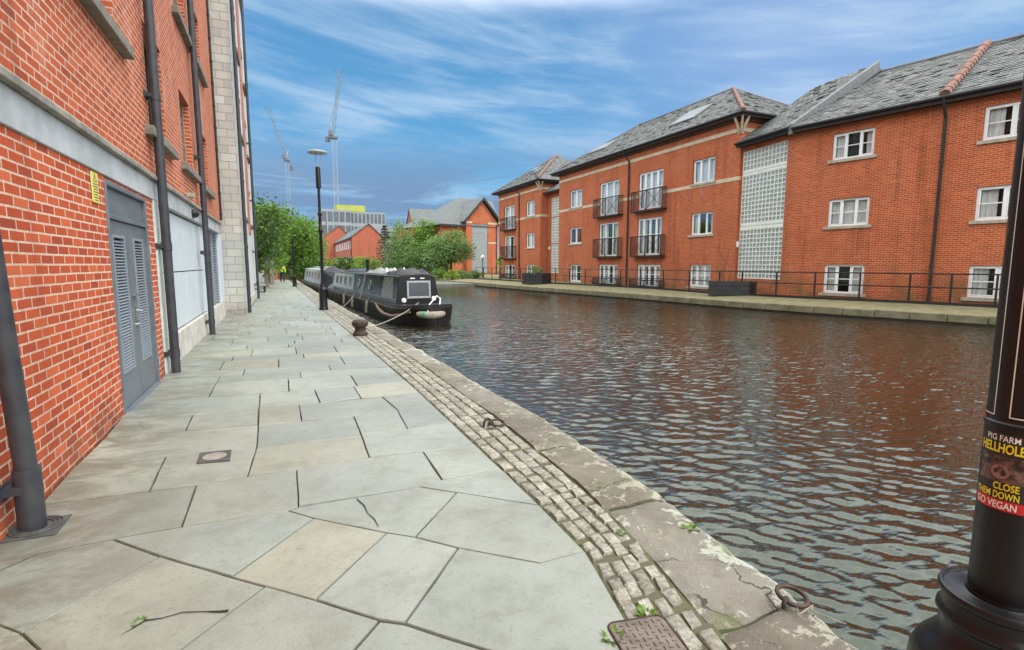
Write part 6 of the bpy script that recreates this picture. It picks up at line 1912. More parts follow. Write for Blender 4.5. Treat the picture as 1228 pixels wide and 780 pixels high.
    for i in range(6):
        a, c = -1.75 + 0.09 * i, -1.75 + 0.09 * (i + 1); rm.poly([cyl0(0.0576, a, 1.315), cyl0(0.0576, c, 1.315), cyl0(0.0576, c, 1.345 - 0.003 * i), cyl0(0.0576, a, 1.347 - 0.003 * i)])
    rm.build('sticker_sheet', M['red_ink'], r_, fix=False)


near_lamp()


def bollards():
    p0 = gz(432, 403)
    T = thing('mooring_bollard', 'nearest rusty iron mooring bollard with a rope round it', 'bollard', (1.63, 12.35, 0.0), 'iron mooring bollards along the canal edge')
    m = MB(); m.lathe([(0.165, 0.0), (0.17, 0.05), (0.15, 0.085), (0.125, 0.105), (0.12, 0.18), (0.135, 0.205), (0.17, 0.225), (0.185, 0.27), (0.178, 0.32), (0.14, 0.355), (0.08, 0.372), (0.001, 0.378)], (1.63, 12.35, 0.0), 28)
    m.build('bollard_head', M['iron'], T)
    a = gz(374, 359); b = gz(360.5, 342.5)
    dup(T, (a.x - 1.63 + 0.05, a.y - 12.35, 0), 'second mooring bollard, just beyond the disc-topped lamp post')
    dup(T, (1.33 - 1.63, 42.5 - 12.35, 0), 'farthest mooring bollard, beside the distant lamp post base')


bollards()


def rings():
    def ring(label, c, tilt, rot, rad, staple):
        T = thing('mooring_ring', label, 'mooring ring', c, 'iron mooring rings')
        m = MB(); Mx = Matrix.Translation(c) @ Matrix.Rotation(rot, 4, 'Z') @ Matrix.Rotation(tilt, 4, 'X')
        m.tube([Mx @ Vector((rad * math.cos(2 * math.pi * k / 32), rad * math.sin(2 * math.pi * k / 32), 0)) for k in range(32)], 0.011, 10, closed=True)
        m.build('ring', M['iron'], T)
        s = MB(); sx = Vector(staple)
        s.tube([sx + Vector((0.03 * math.cos(t) * math.cos(rot), 0.03 * math.cos(t) * math.sin(rot), 0.035 * math.sin(t) - 0.012)) for t in [math.pi * k / 10 for k in range(11)]], 0.011, 8)
        s.build('staple', M['iron_dark'], T)
    c = gz(950, 716, 0.03)
    ring('rusty mooring ring lying on the coping near the bottom right with a bit of string', Vector((c.x, c.y, 0.035)), R(9), R(25), 0.068, (c.x - 0.063, c.y - 0.012, 0.022))
    c = gz(594, 508, 0.03)
    ring('rusty mooring ring beside the setts farther along the path', Vector((c.x + 0.02, c.y, 0.035)), R(8), R(15), 0.075, (c.x - 0.05, c.y + 0.005, 0.028))
    s2 = MB(); k = Vector((c.x - 0.07, c.y + 0.03, 0.0))
    T = thing('iron_hook', 'dark iron hook standing up beside the farther mooring ring', 'hook', k)
    s2.tube([k + Vector((-0.045 + 0.045 * (1 - math.cos(t)), 0.01 * t, 0.075 * math.sin(t) ** 0.8 if t < 3.1 else 0.0)) for t in [math.pi * q / 12 for q in range(13)]], 0.012, 8); s2.build('hook_bar', M['iron_dark'], T)
    # string on the near ring
    c = gz(972, 738, 0.012)
    m = MB(); base = [(955, 728), (958, 742), (972, 748), (978, 741), (966, 735), (957, 740), (975, 728), (973, 735), (990, 741), (1005, 748), (1018, 752)]
    pts = [gz(px, py, 0.018) for px, py in base]
    fine = []
    for i in range(len(pts) - 1):
        for t in range(4): fine.append(pts[i].lerp(pts[i + 1], t / 4))
    for q in fine: q.z = 0.028
    m.tube(fine, 0.0022, 5)
    tag(m.build('string', M['rope']), 'thin pale string knotted to the near mooring ring', 'string')


rings()


def covers():
    a = [gz(px, py) for px, py in ((727, 750), (793, 739), (826, 775))]
    o = Vector((a[0].x, a[0].y, 0)); u = Vector((a[1].x, a[1].y, 0)) - o; v = Vector((a[2].x, a[2].y, 0)) - Vector((a[1].x, a[1].y, 0))
    W_ = u.length; L = 0.30; ux = u.normalized(); vy = Vector((ux.y, -ux.x, 0))
    if vy.dot(v) < 0: vy = -vy
    P = lambda s, t, z: o + ux * (s * W_) + vy * (t * L) + Vector((0, 0, z))
    T = thing('access_cover', 'brown ribbed metal access cover set in the setts at the bottom of the picture', 'cover', o)
    m = MB(); n = 6
    # rounded rectangle plate
    cs = []
    rr = 0.12
    for cx_, cy_, a0 in ((1 - rr, 1 - rr, 0), (rr, 1 - rr, 90), (rr, rr, 180), (1 - rr, rr, 270)):
        for k in range(n + 1): t = R(a0 + 90 * k / n); cs.append((cx_ + rr * math.cos(t), cy_ + rr * math.sin(t)))
    m.prism([P(s, t, -0.03) for s, t in cs], (0, 0, 0.038)); m.build('plate', M['plate'], T, bevel=0.003)
    b = MB(); N = 8
    for i in range(N):
        for j in range(N):
            s, t = (i + 0.5) / N * 0.9 + 0.05, (j + 0.5) / N * 0.9 + 0.05
            d = 0.036
            if (i + j) % 2: p, q = P(s - d, t, 0.010), P(s + d, t, 0.010)
            else: p, q = P(s, t - d * 1.2, 0.010), P(s, t + d * 1.2, 0.010)
            b.bar(p, q, 0.0065, 0.006)
    b.build('tread', M['plate'], T, bevel=0.002)
    fr = MB(); fr.tube([P(s, t, 0.006) for s, t in cs], 0.006, 6, closed=True); fr.build('rim', M['iron'], T)
    # small inspection cover in a flagstone
    q = [gz(px, py) for px, py in ((240, 549), (278, 545), (276, 558), (236, 562))]
    T = thing('drain_cover', 'small square grey drain cover set in a flagstone on the left', 'drain cover', sum(q, Vector()) / 4)
    z = gh(q[0].x, q[0].y); c = sum(q, Vector()) / 4
    m = MB(); m.prism([(p.x, p.y, z - 0.01) for p in q], (0, 0, 0.016)); m.build('frame', M['gully'], T, bevel=0.002)
    l = MB(); l.lathe([(0.001, 0.0), (0.085, 0.0), (0.09, -0.004)], (c.x, c.y, z + 0.010), 24); l.build('lid', M['ledge'], T)
    # gully under the near drainpipe
    T = thing('gully', 'dark square gully with a round collar at the foot of the nearest drainpipe', 'gully', (-1.43, 3.97, 0))
    m = MB(); z = gh(-1.4, 4.0); m.box(-1.575, -1.315, 3.82, 4.09, z - 0.03, z + 0.008); m.build('grate', M['gully'], T, bevel=0.003)
    l = MB()
    for r in (0.088, 0.108, 0.128): l.tube([(-1.455 + r * math.cos(2 * math.pi * k / 32), 3.97 + r * math.sin(2 * math.pi * k / 32), z + 0.012) for k in range(32)], 0.006, 6, closed=True)
    l.build('collar', M['gully'], T)


covers()


def weeds():
    spots = [((735, 765), 0.05, 'small green weed at the left corner of the ribbed cover'), ((775, 735), 0.045, 'small weed between the setts above the ribbed cover'), ((712, 587), 0.05, 'weed at the joint between two coping stones'),
             ((745, 640), 0.035, 'tiny weed between the setts beside the coping joint'), ((828, 634), 0.05, 'weed growing at the crack in the coping stone'), ((166, 748), 0.03, 'tuft of weed in the crack of a flagstone at bottom left')]
    for k, ((px, py), s, lab) in enumerate(spots):
        p = gz(px, py); z = gh(p.x, p.y)
        T = thing('weed', lab, 'weed', (p.x, p.y, z))
        m = MB(); r = random.Random(k + 90)
        for i in range(34):
            a = r.uniform(0, 6.28); L = s * r.uniform(0.3, 1.0); b = Vector((p.x, p.y, z - 0.005)) + Vector((math.cos(a), math.sin(a), 0)) * L * 0.5
            d = Vector((math.cos(a), math.sin(a), r.uniform(0.2, 1.1))).normalized(); u = d.cross(Vector((0, 0, 1))).normalized()
            kk = r.uniform(0.7, 1.4); m.cc = (kk, kk, kk); w = L * 0.30
            m.poly([b, b + d * L * 0.4 + u * w, b + d * L, b + d * L * 0.4 - u * w])
        m.build('leaves', M['leaf_mid'], T, smooth=0, fix=False)


weeds()


def moss():
    """tufts of moss packed in the joint between flags and setts and in the widest flag joints"""
    m = MB(); r = random.Random(44)
    def tuft(x, y, s):
        z = gh(x, y) - 0.010
        for i in range(5):
            a = r.uniform(0, 6.28); L = s * r.uniform(0.5, 1.2); b = Vector((x + r.gauss(0, s * 0.6), y + r.gauss(0, s * 0.6), z))
            d = Vector((math.cos(a) * 0.7, math.sin(a) * 0.7, r.uniform(0.5, 1.0))).normalized(); u = d.cross(Vector((0, 0, 1))).normalized()
            k = r.uniform(0.5, 1.1); m.cc = (k * r.uniform(0.9, 1.4), k, k * 0.8)
            m.poly([b - u * L * 0.3, b + u * L * 0.3, b + d * L])
    for k in range(900):
        y = 1.3 + 9.5 * r.random() ** 1.3
        if mnoise.noise(Vector((y * 1.7, 3.3, 0))) < -0.12: continue
        tuft(interp(T_IN, y) + r.gauss(0, 0.012) - 0.002, y, r.uniform(0.006, 0.013))
    for k in range(500):
        y = 1.2 + 8 * r.random() ** 1.3; n_ = r.randrange(1, 4)
        if mnoise.noise(Vector((y * 2.1, 9.3, n_ * 3.0))) < 0.05: continue
        a, b = interp(T_IN, y), interp(T_COP, y); tuft(a + (b - a) * n_ / 4 + r.gauss(0, 0.006), y, r.uniform(0.005, 0.010))
    for seg, cnt in ((((136, 650), (192, 669)), 40), (((192, 669), (278, 693)), 50), (((0, 752), (59, 780)), 160), (((25, 761), (100, 716)), 60), (((313, 477), (309, 541)), 120), (((358, 609), (430, 596)), 60)):
        p, q = gz(*seg[0]), gz(*seg[1])
        for k in range(cnt):
            t = p.lerp(q, r.random()); tuft(t.x + r.gauss(0, 0.004), t.y + r.gauss(0, 0.004), r.uniform(0.004, 0.010))
    tag(m.build('moss', M['leaf_moss'], smooth=0, fix=False), kind='stuff')


moss()


# ================================================================== NARROWBOATS
def boat_frame(ox, oy, slope_):
    d = Vector((slope_, 1, 0)).normalized(); r = Vector((d.y, -d.x, 0))
    return lambda s, t, z: Vector((ox, oy, 0)) + d * s + r * t + Vector((0, 0, z))


def hull(P, L, half, z_deck, bow0=1.9, bow1=2.6):
    m = MB(); st = []
    N = 30
    ss = [-bow0 + bow0 * (1 - math.cos(math.pi / 2 * k / 9)) for k in range(10)] + [L * k / 8 for k in range(1, 8)] + [L + bow1 * math.sin(math.pi / 2 * k / 7) for k in range(8)]
    prof = [(0.80, WATER_Z - 0.3), (0.93, WATER_Z), (0.97, WATER_Z + 0.25), (1.0, z_deck - 0.13), (1.035, z_deck - 0.11), (1.035, z_deck - 0.05), (1.0, z_deck - 0.03), (1.0, z_deck + 0.03), (0.93, z_deck + 0.03)]
    rows = []
    for s in ss:
        if s < 0: w = math.sqrt(max(0.0, 1 - (s / -bow0) ** 2)) ; w = max(w, 0.03) ** 0.8; rise = 0.10 * (-s / bow0) ** 2
        elif s > L: q = (s - L) / bow1; w = max(0.03, (1 - q ** 1.8)); rise = 0.35 * q ** 2
        else: w = 1; rise = 0
        row = []
        for k, (f, z) in enumerate(prof):
            ff = f if w > 0.5 else f
            zz = z + (rise if z > WATER_Z + 0.1 else 0)
            row.append((s if s >= 0 else s * (1 if z > WATER_Z else 0.93), half * f * w, zz))
        rows.append(row)
    V = []; F_ = []
    n = len(prof)
    for row in rows:
        for s, t, z in row: V.append(P(s, -t, z))
        for s, t, z in reversed(row): V.append(P(s, t, z))
    M2 = 2 * n
    for i in range(len(rows) - 1):
        for k in range(M2 - 1): F_.append((i * M2 + k, i * M2 + k + 1, (i + 1) * M2 + k + 1, (i + 1) * M2 + k))
    F_.append(tuple(range(M2))); F_.append(tuple((len(rows) - 1) * M2 + k for k in range(M2)))
    m.add(V, F_)
    return m


def cabin(P, s0, s1, hb, ht, z0, z1, camber=0.09, rake=0.05):
    m = MB(); n = 10
    def sec(s, dz=0.0, rk=0.0):
        pts = [(s, -hb, z0), (s + rk, -ht, z1)]
        for k in range(1, n): t = -ht + 2 * ht * k / n; pts.append((s + rk, t, z1 + camber * (1 - (t / ht) ** 2)))
        pts += [(s + rk, ht, z1), (s, hb, z0)]
        return [P(*p) for p in pts]
    A = sec(s0, 0, rake); B = sec(s1, 0, -rake); k = len(A)
    m.add(A + B, [tuple(range(k)), tuple(reversed(range(k, 2 * k)))] + [(i, i + 1, k + i + 1, k + i) for i in range(k - 1)])
    return m


def black_boat():
    P = boat_frame(4.44, 18.2, -0.062)
    L = 14.6; zd = 0.22; hb, ht, zt = 0.80, 0.66, 1.22
    B = thing('narrowboat', 'black narrowboat moored nearest, with a silver-framed window in its end', 'narrowboat', (4.37, 18.2, WATER_Z), 'narrowboats moored by the towpath')
    h = hull(P, L, 1.01, zd); h.build('hull', M['boat_hull'], B, smooth=45)
    dk = MB(); dk.poly([P(-1.75, -0.25, zd + 0.01), P(-1.1, -0.75, zd + 0.01), P(0, -0.98, zd + 0.01), P(L, -0.98, zd + 0.01), P(L + 1.5, -0.5, zd + 0.01), P(L + 1.5, 0.5, zd + 0.01), P(L, 0.98, zd + 0.01), P(0, 0.98, zd + 0.01), P(-1.1, 0.75, zd + 0.01), P(-1.75, 0.25, zd + 0.01)])
    dk.build('deck', M['boat_trim'], B, fix=False)
    c = cabin(P, 0.0, L - 0.6, hb, ht, zd, zt); c.build('cabin', M['boat_black'], B, bevel=0.02, smooth=40)
    def side(s, z, k=0.0):   # point on the near (left) cabin side
        f = (z - zd) / (zt - zd); return P(s, -(hb + (ht - hb) * f) - k, z)
    gr = MB()
    for s_ in (-1, 1):
        gr.tube([P(0.05, s_ * (ht + 0.02), zt + 0.0), P(L - 0.65, s_ * (ht + 0.02), zt + 0.0)], 0.022, 6)
    gr.build('handrail', M['boat_trim'], B)
    rb = MB(); rb.tube([side(0.1, zd + 0.16, 0.015), side(L - 0.7, zd + 0.16, 0.015)], 0.03, 6); rb.build('rubbing_strake', M['boat_trim'], B)
    # end window, labels, lamps
    def end(t, z, k=0.0): f = (z - zd) / (zt - zd); return P(0.05 * f - k, t, z)
    w = MB()
    t0, t1, z0, z1 = -0.40, 0.47, 0.44, 1.06; q = 0.07
    for a, b, c_, d in ((t0, t1, z0, z0 + q), (t0, t1, z1 - q, z1), (t0, t0 + q, z0 + q, z1 - q), (t1 - q, t1, z0 + q, z1 - q)):
        w.hexa([end(a, c_, -0.01), end(b, c_, -0.01), end(b, c_, 0.03), end(a, c_, 0.03), end(a, d, -0.01), end(b, d, -0.01), end(b, d, 0.03), end(a, d, 0.03)])
    wf = w.build('end_window', M['alu'], B, bevel=0.006)
    g = MB(); g.poly([end(t0 + q, z0 + q, 0.012), end(t1 - q, z0 + q, 0.012), end(t1 - q, z1 - q, 0.012), end(t0 + q, z1 - q, 0.012)]); g.build('pane', M['boat_glass'], wf, fix=False)
    lb = MB()
    for t in (-0.18, 0.18): lb.hexa([end(t - 0.08, 1.13, 0), end(t + 0.08, 1.13, 0), end(t + 0.08, 1.13, 0.006), end(t - 0.08, 1.13, 0.006), end(t - 0.08, 1.17, 0), end(t + 0.08, 1.17, 0), end(t + 0.08, 1.17, 0.006), end(t - 0.08, 1.17, 0.006)])
    lb.build('end_label', M['upvc'], B)
    for t, z in ((-0.52, 0.38), (0.58, 0.42)):
        f = MB(); ctr = end(t, z, 0.03); n = 16
        V = []
        for r, k in ((0.085, 0.0), (0.085, 0.03), (0.06, 0.045), (0.03, 0.05), (0.001, 0.05)):
            for i in range(n): a = 2 * math.pi * i / n; V.append(end(t + r * math.cos(a), z + r * math.sin(a), k))
        f.add(V, [(j * n + i, j * n + (i + 1) % n, (j + 1) * n + (i + 1) % n, (j + 1) * n + i) for j in range(4) for i in range(n)])
        f.build('headlamp', M['globe'], B)
    # portholes and side windows
    for s in (4.4, 6.7):
        pm = MB(); pts = []
        for i in range(24): a = 2 * math.pi * i / 24; pts.append(side(s + 0.19 * math.cos(a), 0.78 + 0.19 * math.sin(a), 0.012))
        pm.tube(pts, 0.024, 8, closed=True); f = pm.build('porthole', M['alu'], B)
        g = MB(); g.poly([side(s + 0.17 * math.cos(2 * math.pi * i / 24), 0.78 + 0.17 * math.sin(2 * math.pi * i / 24), 0.006) for i in range(24)]); g.build('pane', M['boat_glass'], f, fix=False)
    for s in (8.4, 9.8, 11.2, 12.4):
        wm = MB(); a, b, c_, d = s, s + 0.75, 0.56, 1.03; q = 0.05
        for e in ((a, b, c_, c_ + q), (a, b, d - q, d), (a, a + q, c_, d), (b - q, b, c_, d)):
            wm.hexa([side(e[0], e[2], 0), side(e[1], e[2], 0), side(e[1], e[2], 0.025), side(e[0], e[2], 0.025), side(e[0], e[3], 0), side(e[1], e[3], 0), side(e[1], e[3], 0.025), side(e[0], e[3], 0.025)])
        f = wm.build('side_window', M['alu'], B); g = MB(); g.poly([side(a, c_, 0.008), side(b, c_, 0.008), side(b, d, 0.008), side(a, d, 0.008)]); g.build('pane', M['boat_glass'], f, fix=False)
    # paler painted panel along the after half of the cabin side
    pn = MB(); pn.add([side(8.0, zd + 0.2, 0.004), side(13.9, zd + 0.2, 0.004), side(13.9, zt - 0.04, 0.004), side(8.0, zt - 0.04, 0.004)], [(0, 1, 2, 3)]); pn.build('pale_side_patch', M['boat_grey'], B, fix=False)
    pn = MB(); pn.add([side(0.55, zd + 0.2, 0.004), side(2.3, zd + 0.2, 0.004), side(2.1, zt - 0.05, 0.004), side(0.75, zt - 0.05, 0.004)], [(0, 1, 2, 3)]); pn.build('pale_side_patch', mat('taupe_reflection', (0.20, 0.185, 0.16), 0.25, var=0.2), B, fix=False)  # stone pier's reflection in the gloss side, painted on as a taupe patch
    # roof gear
    ch = MB(); p = P(7.0, -0.25, zt + 0.05); ch.lathe([(0.09, 0), (0.085, 0.08), (0.065, 0.1), (0.065, 0.50), (0.085, 0.52), (0.085, 0.60), (0.05, 0.62)], p, 14); ch.build('chimney', M['boat_black'], B)
    def sheet(name, label, s0, s1, t0, t1, z, amp, m_, seed):
        mb = MB(); n, k = 16, 10; V = []
        for i in range(n + 1):
            for j in range(k + 1):
                a = i / n; b = j / k; s = s0 + (s1 - s0) * a; t = t0 + (t1 - t0) * b
                e = min(a, 1 - a, b, 1 - b); hgt = z * min(1, e * 5) + amp * mnoise.noise(Vector((s * 2.2, t * 3.5, seed))) * min(1, e * 6)
                V.append(P(s, t, zt + 0.075 * (1 - (t / ht) ** 2) + 0.02 + max(hgt, 0)))
        mb.add(V, [(i * (k + 1) + j, i * (k + 1) + j + 1, (i + 1) * (k + 1) + j + 1, (i + 1) * (k + 1) + j) for i in range(n) for j in range(k)])
        o = mb.build(name, m_, smooth=60, fix=False); tag(o, label, 'tarpaulin', 'tarpaulins on the black boat roof'); return o
    sheet('tarpaulin', 'black crumpled tarpaulin over the near end of the boat roof', 0.15, 2.1, -0.62, 0.62, 0.13, 0.16, M['tarp_dark'], 1)
    sheet('tarpaulin', 'pale grey tarpaulin heaped in the middle of the boat roof', 3.0, 6.3, -0.55, 0.6, 0.10, 0.16, M['tarp'], 2)
    sheet('tarpaulin', 'dark grey cover low on the far end of the boat roof', 8.2, 11.8, -0.5, 0.55, 0.09, 0.1, M['tarp_dark'], 3)
    bd = MB()
    for k in range(3): bd.hexa([P(2.2, -0.3 + 0.16 * k, zt + 0.10), P(3.2, -0.3 + 0.16 * k, zt + 0.10), P(3.2, -0.16 + 0.16 * k, zt + 0.10), P(2.2, -0.16 + 0.16 * k, zt + 0.10), P(2.2, -0.3 + 0.16 * k, zt + 0.14), P(3.2, -0.3 + 0.16 * k, zt + 0.14), P(3.2, -0.16 + 0.16 * k, zt + 0.14), P(2.2, -0.16 + 0.16 * k, zt + 0.14)])
    tag(bd.build('timber_boards', M['wood_red']), 'red brown boards lying across the black boat roof', 'boards')
    for k, t in enumerate((-0.45, -0.1, 0.3)):
        mv = MB(); mv.lathe([(0.07, 0), (0.07, 0.05), (0.05, 0.1), (0.02, 0.17), (0.001, 0.18)], P(2.6 + 0.1 * k, t, zt + 0.12), 10); mv.build('roof_vent', M['globe'], B)
    # fenders and ropes
    fd = thing('rope_fender', 'fat pale rope fender with green tape hung across the boat end', 'fender', P(-1.8, 0.2, 0.0))
    fm = MB(); arc = []
    for k in range(13):
        a = R(-30 + 60 * k / 12); arc.append(P(-1.96 * math.cos(a) * 0.98 - 0.04, 0.92 * math.sin(a) - 0.12, 0.06 - 0.05 * math.cos(a) + 0.12 * math.sin(a) ** 2))
    rad = [0.06] + [0.12 * (0.75 + 0.25 * math.sin(math.pi * k / 12)) for k in range(1, 12)] + [0.06]
    fm.tube(arc, rad, 14); fm.build('fender_body', M['rope'], fd)
    tp = MB(); tp.tube([arc[2], arc[3]], 0.118, 14, caps=False); tp.build('tape', M['green_tape'], fd)
    ln = MB(); ln.tube([arc[4], arc[4] + Vector((0.02, 0.15, 0.25)), P(-0.7, 0.45, 0.55), P(-0.6, 0.62, 0.45), arc[9] + Vector((0, 0.05, 0.15)), arc[9]], 0.022, 6); ln.build('lanyard', M['upvc'], fd)
    f2 = thing('rope_fender', 'long drooping brown rope fender along the near side of the black boat', 'fender', P(0.5, -1.1, 0))
    fm = MB(); pts = [P(1.9, -1.09, 0.18), P(1.3, -1.12, 0.0), P(0.5, -1.14, -0.10), P(-0.4, -1.08, -0.12), P(-1.0, -0.95, -0.04), P(-1.5, -0.75, 0.10)]
    fm.tube(pts, [0.03, 0.06, 0.065, 0.065, 0.055, 0.03], 10); fm.build('fender_body', M['rope_dark'], f2)
    for k, s in enumerate((3.4, 6.4, 8.6)):
        fm = MB(); a, b = P(s, -1.10, 0.16), P(s, -1.13, -0.30); fm.tube([a, b], 0.06, 8)
        fm.tube([a, P(s, -0.98, zd + 0.12)], 0.012, 5)
        tag(fm.build('side_fender', M['rope']), ['pale side fender nearest the boat end', 'middle pale side fender hanging on the black boat', 'third pale side fender, farthest along the black boat'][k], 'fender', 'side fenders on the black boat')
    def rope(label, pts, sag, r=0.014):
        mb = MB(); a, b = Vector(pts[0]), Vector(pts[-1]); n = 16
        mb.tube([a.lerp(b, k / n) - Vector((0, 0, sag * 4 * (k / n) * (1 - k / n))) for k in range(n + 1)], r, 6)
        tag(mb.build('mooring_rope', M['rope']), label, 'rope', 'mooring ropes')
    rope('pale mooring rope stretched from the nearest bollard to the black boat end', [(1.63 + 0.13, 12.35 + 0.02, 0.15), P(-0.2, -0.05, 0.30)], 0.10)
    rope('rope sloping down the black boat side from its roof', [side(5.4, zt + 0.03, 0.03), P(5.0, -1.05, 0.16)], 0.0, 0.02)
    rope('slack rope from the lamp post foot to the far part of the black boat', [(1.72, 20.2, 0.03), P(6.6, -1.04, 0.20)], 0.18)


black_boat()


def grey_boat():
    P = boat_frame(3.35, 36.5, -0.05); L = 13.0; zd = 0.22; hb, ht, zt = 0.82, 0.7, 1.25
    B = thing('narrowboat', 'pale grey narrowboat moored beyond the black one', 'narrowboat', (3.35, 36.5, WATER_Z), 'narrowboats moored by the towpath')
    h = hull(P, L, 1.02, zd); h.build('hull', M['boat_hull'], B, smooth=45)
    dk = MB(); dk.poly([P(-1.5, -0.3, zd), P(0, -0.95, zd), P(L, -0.95, zd), P(L, 0.95, zd), P(0, 0.95, zd), P(-1.5, 0.3, zd)]); dk.build('deck', M['boat_trim'], B, fix=False)
    c = cabin(P, 1.2, L, hb, ht, zd, zt); c.build('cabin', M['boat_grey'], B, bevel=0.02, smooth=40)
    def side(s, z, k=0.0):
        f = (z - zd) / (zt - zd); return P(s, -(hb + (ht - hb) * f) - k, z)
    for s in (2.2, 4.2, 6.2, 8.2, 10.2):
        wm = MB(); a, b, c_, d = s, s + 1.0, 0.6, 1.08; q = 0.05
        for e in ((a, b, c_, c_ + q), (a, b, d - q, d), (a, a + q, c_, d), (b - q, b, c_, d)):
            wm.hexa([side(e[0], e[2], 0), side(e[1], e[2], 0), side(e[1], e[2], 0.025), side(e[0], e[2], 0.025), side(e[0], e[3], 0), side(e[1], e[3], 0), side(e[1], e[3], 0.025), side(e[0], e[3], 0.025)])
        f = wm.build('side_window', M['alu'], B); g = MB(); g.poly([side(a, c_, 0.008), side(b, c_, 0.008), side(b, d, 0.008), side(a, d, 0.008)]); g.build('pane', M['boat_glass'], f, fix=False)
    # black cratch cover over the near end
    m = MB(); a = [P(1.25, -0.85, zd), P(1.25, -0.72, 1.2), P(1.25, 0, 1.55), P(1.25, 0.72, 1.2), P(1.25, 0.85, zd)]; b = [P(-1.3, -0.45, zd), P(-0.9, -0.3, 0.75), P(-0.7, 0, 1.1), P(-0.9, 0.3, 0.75), P(-1.3, 0.45, zd)]
    m.add(a + b, [(k, k + 1, 6 + k, 5 + k) for k in range(4)] + [(0, 1, 2, 3, 4), (5, 6, 7, 8, 9)]); m.build('cratch_cover', M['tarp_dark'], B, smooth=0)
    ch = MB(); ch.lathe([(0.07, 0), (0.06, 0.08), (0.06, 0.5), (0.08, 0.52), (0.05, 0.6)], P(6.5, -0.2, zt + 0.06), 10); ch.build('chimney', M['boat_black'], B)
    rf = MB()
    for s in (3.0, 5.0, 9.0): rf.hexa([P(s, -0.3, zt + 0.07), P(s + 1.2, -0.3, zt + 0.07), P(s + 1.2, 0.3, zt + 0.07), P(s, 0.3, zt + 0.07), P(s, -0.3, zt + 0.22), P(s + 1.2, -0.3, zt + 0.22), P(s + 1.2, 0.3, zt + 0.22), P(s, 0.3, zt + 0.22)])
    rf.build('roof_box', M['tarp'], B, bevel=0.03)


grey_boat()


# ================================================================== END OF THE TOWPATH
def path_end():
    T = thing('bench', 'low dark bench by the trees at the end of the pale building', 'bench', (-0.95, 33, 0))
    m = MB()
    for k in range(4): m.box(-1.32 + k * 0.13, -1.21 + k * 0.13, 32.0, 33.8, 0.43, 0.47)
    m.build('seat', M['timber'], T)
    for y in (32.1, 33.6):
        for x in (-1.3, -0.92): l = MB(); l.box(x, x + 0.08, y, y + 0.08, 0, 0.43); l.build('leg', M['pipe_far'], T)
    for k, (x, y) in enumerate(((-0.9, 39.6), (-0.62, 44.0))):
        p = MB(); p.box(x - 0.14, x + 0.14, y - 0.14, y + 0.14, 0, 2.0); p.box(x - 0.2, x + 0.2, y - 0.2, y + 0.2, 2.0, 2.12)
        tag(p.build('timber_post', M['timber'], bevel=0.015), ['pale timber post beside the bench', 'second timber post farther along beside the brick wall'][k], 'post', 'timber posts at the path end')
    w = MB(); w.box(-1.1, -0.35, 57.5, 57.9, 0, 2.3); w.box(-1.15, -0.3, 57.45, 57.95, 2.3, 2.4)
    tag(w.build('brick_wall', M['brick_distant']), 'short brown brick wall behind the walker at the path end', 'wall')
    e = MB(); e.box(-0.4, 12, 69, 69.5, -0.5, 0.6); tag(e.build('boundary_wall', M['brick_distant']), 'low brick wall under the trees closing off the canal view', 'wall')


path_end()


def skin_mesh(name, verts, edges, radii, m_, parent, sub=2, root=0):
    me = bpy.data.meshes.new(name); me.from_pydata(verts, edges, [])
    o = bpy.data.objects.new(name, me); COL.objects.link(o)
    sk = o.modifiers.new('skin', 'SKIN'); sk.use_smooth_shade = True
    for v, r in zip(me.skin_vertices[0].data, radii): v.radius = (r, r) if isinstance(r, (int, float)) else r
    me.skin_vertices[0].data[root].use_root = True
    ss = o.modifiers.new('sub', 'SUBSURF'); ss.levels = sub; ss.render_levels = sub
    dg = bpy.context.evaluated_depsgraph_get(); new = bpy.data.meshes.new_from_object(o.evaluated_get(dg))
    bpy.data.objects.remove(o)
    new.materials.clear(); new.materials.append(m_)
    o = bpy.data.objects.new(name, new); COL.objects.link(o)
    if parent is not None: o.parent = parent; o.matrix_parent_inverse = parent_inv(parent)
    return o


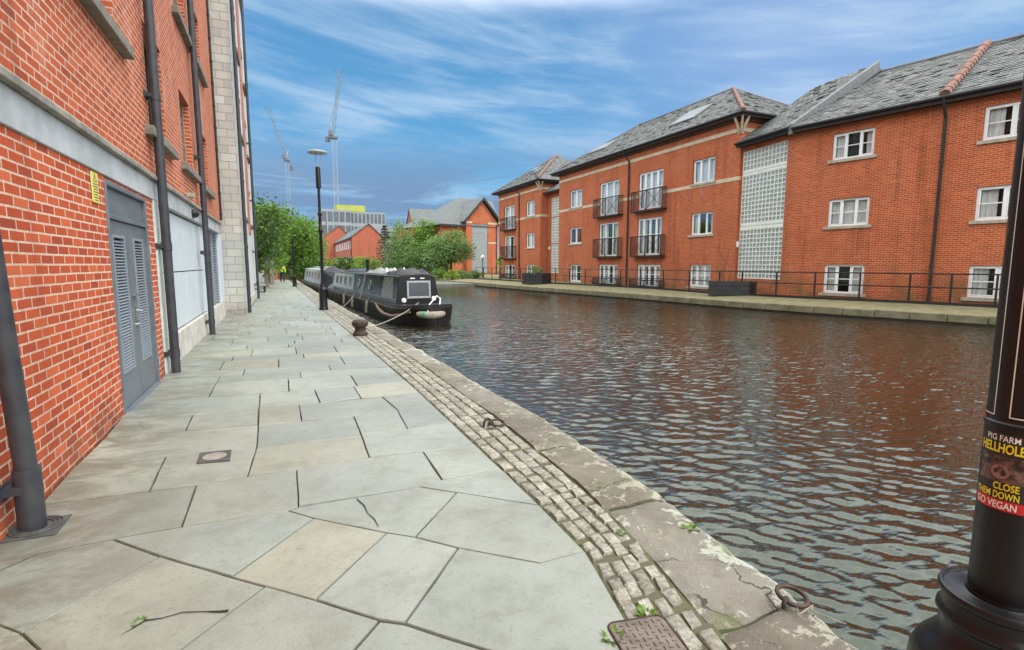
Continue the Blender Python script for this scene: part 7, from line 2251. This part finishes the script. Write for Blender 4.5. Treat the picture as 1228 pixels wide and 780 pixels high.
def walker():
    x, y = 0.12, 51.0
    T = thing('person', 'person in a hi-vis yellow jacket and dark trousers walking down the towpath', 'person', (x, y, 0.02))
    q = lambda a, b, c: (x + a, y + b, c + 0.02)
    V = [q(0, 0, .95), q(0, 0, 1.12), q(0, -.02, 1.40), q(0, -.02, 1.50), q(0, -.04, 1.60), q(0, -.04, 1.70),
         q(.10, 0, .90), q(.12, -.16, .50), q(.12, -.20, .09), q(.12, -.33, .04),
         q(-.10, 0, .90), q(-.12, .10, .50), q(-.12, .26, .12), q(-.12, .18, .05),
         q(.19, -.02, 1.40), q(.25, .06, 1.14), q(.24, -.08, .93), q(.24, -.13, .84), q(-.19, -.02, 1.40), q(-.25, -.06, 1.14), q(-.24, -.20, .95), q(-.24, -.26, .88)]
    E = [(0, 1), (1, 2), (2, 3), (3, 4), (4, 5), (0, 6), (6, 7), (7, 8), (8, 9), (0, 10), (10, 11), (11, 12), (12, 13), (2, 14), (14, 15), (15, 16), (16, 17), (2, 18), (18, 19), (19, 20), (20, 21)]
    Rr = [.14, .13, .14, .055, .095, .085, .095, .065, .045, .035, .095, .065, .045, .035, .06, .048, .036, .03, .06, .048, .036, .03]
    skin_mesh('body', V, E, Rr, M['skin'], T)
    tr = [0, 6, 7, 8, 10, 11, 12]; Vt = [V[i] for i in tr]; Et = [(0, 1), (1, 2), (2, 3), (0, 4), (4, 5), (5, 6)]
    skin_mesh('trousers', Vt, Et, [.155, .115, .085, .068, .115, .085, .068], M['trouser'], T)
    jk = [0, 1, 2, 14, 15, 16, 18, 19, 20]; Vj = [V[i] for i in jk]; Ej = [(0, 1), (1, 2), (2, 3), (3, 4), (4, 5), (2, 6), (6, 7), (7, 8)]
    skin_mesh('jacket', Vj, Ej, [.175, .165, .17, .085, .07, .055, .085, .07, .055], M['hiviz'], T, root=1)
    h = MB(); h.lathe([(0.001, 0.125), (0.06, 0.11), (0.10, 0.05), (0.105, 0.0), (0.095, -0.04)], q(0, -.03, 1.66), 14); h.build('hair', M['hair'], T)
    s = MB()
    for a, b in ((.12, -.26), (-.12, .20)): s.box(x + a - .05, x + a + .05, y + b - .13, y + b + .12, 0.02, 0.11)
    s.build('shoes', M['trouser'], T, bevel=0.03)


walker()
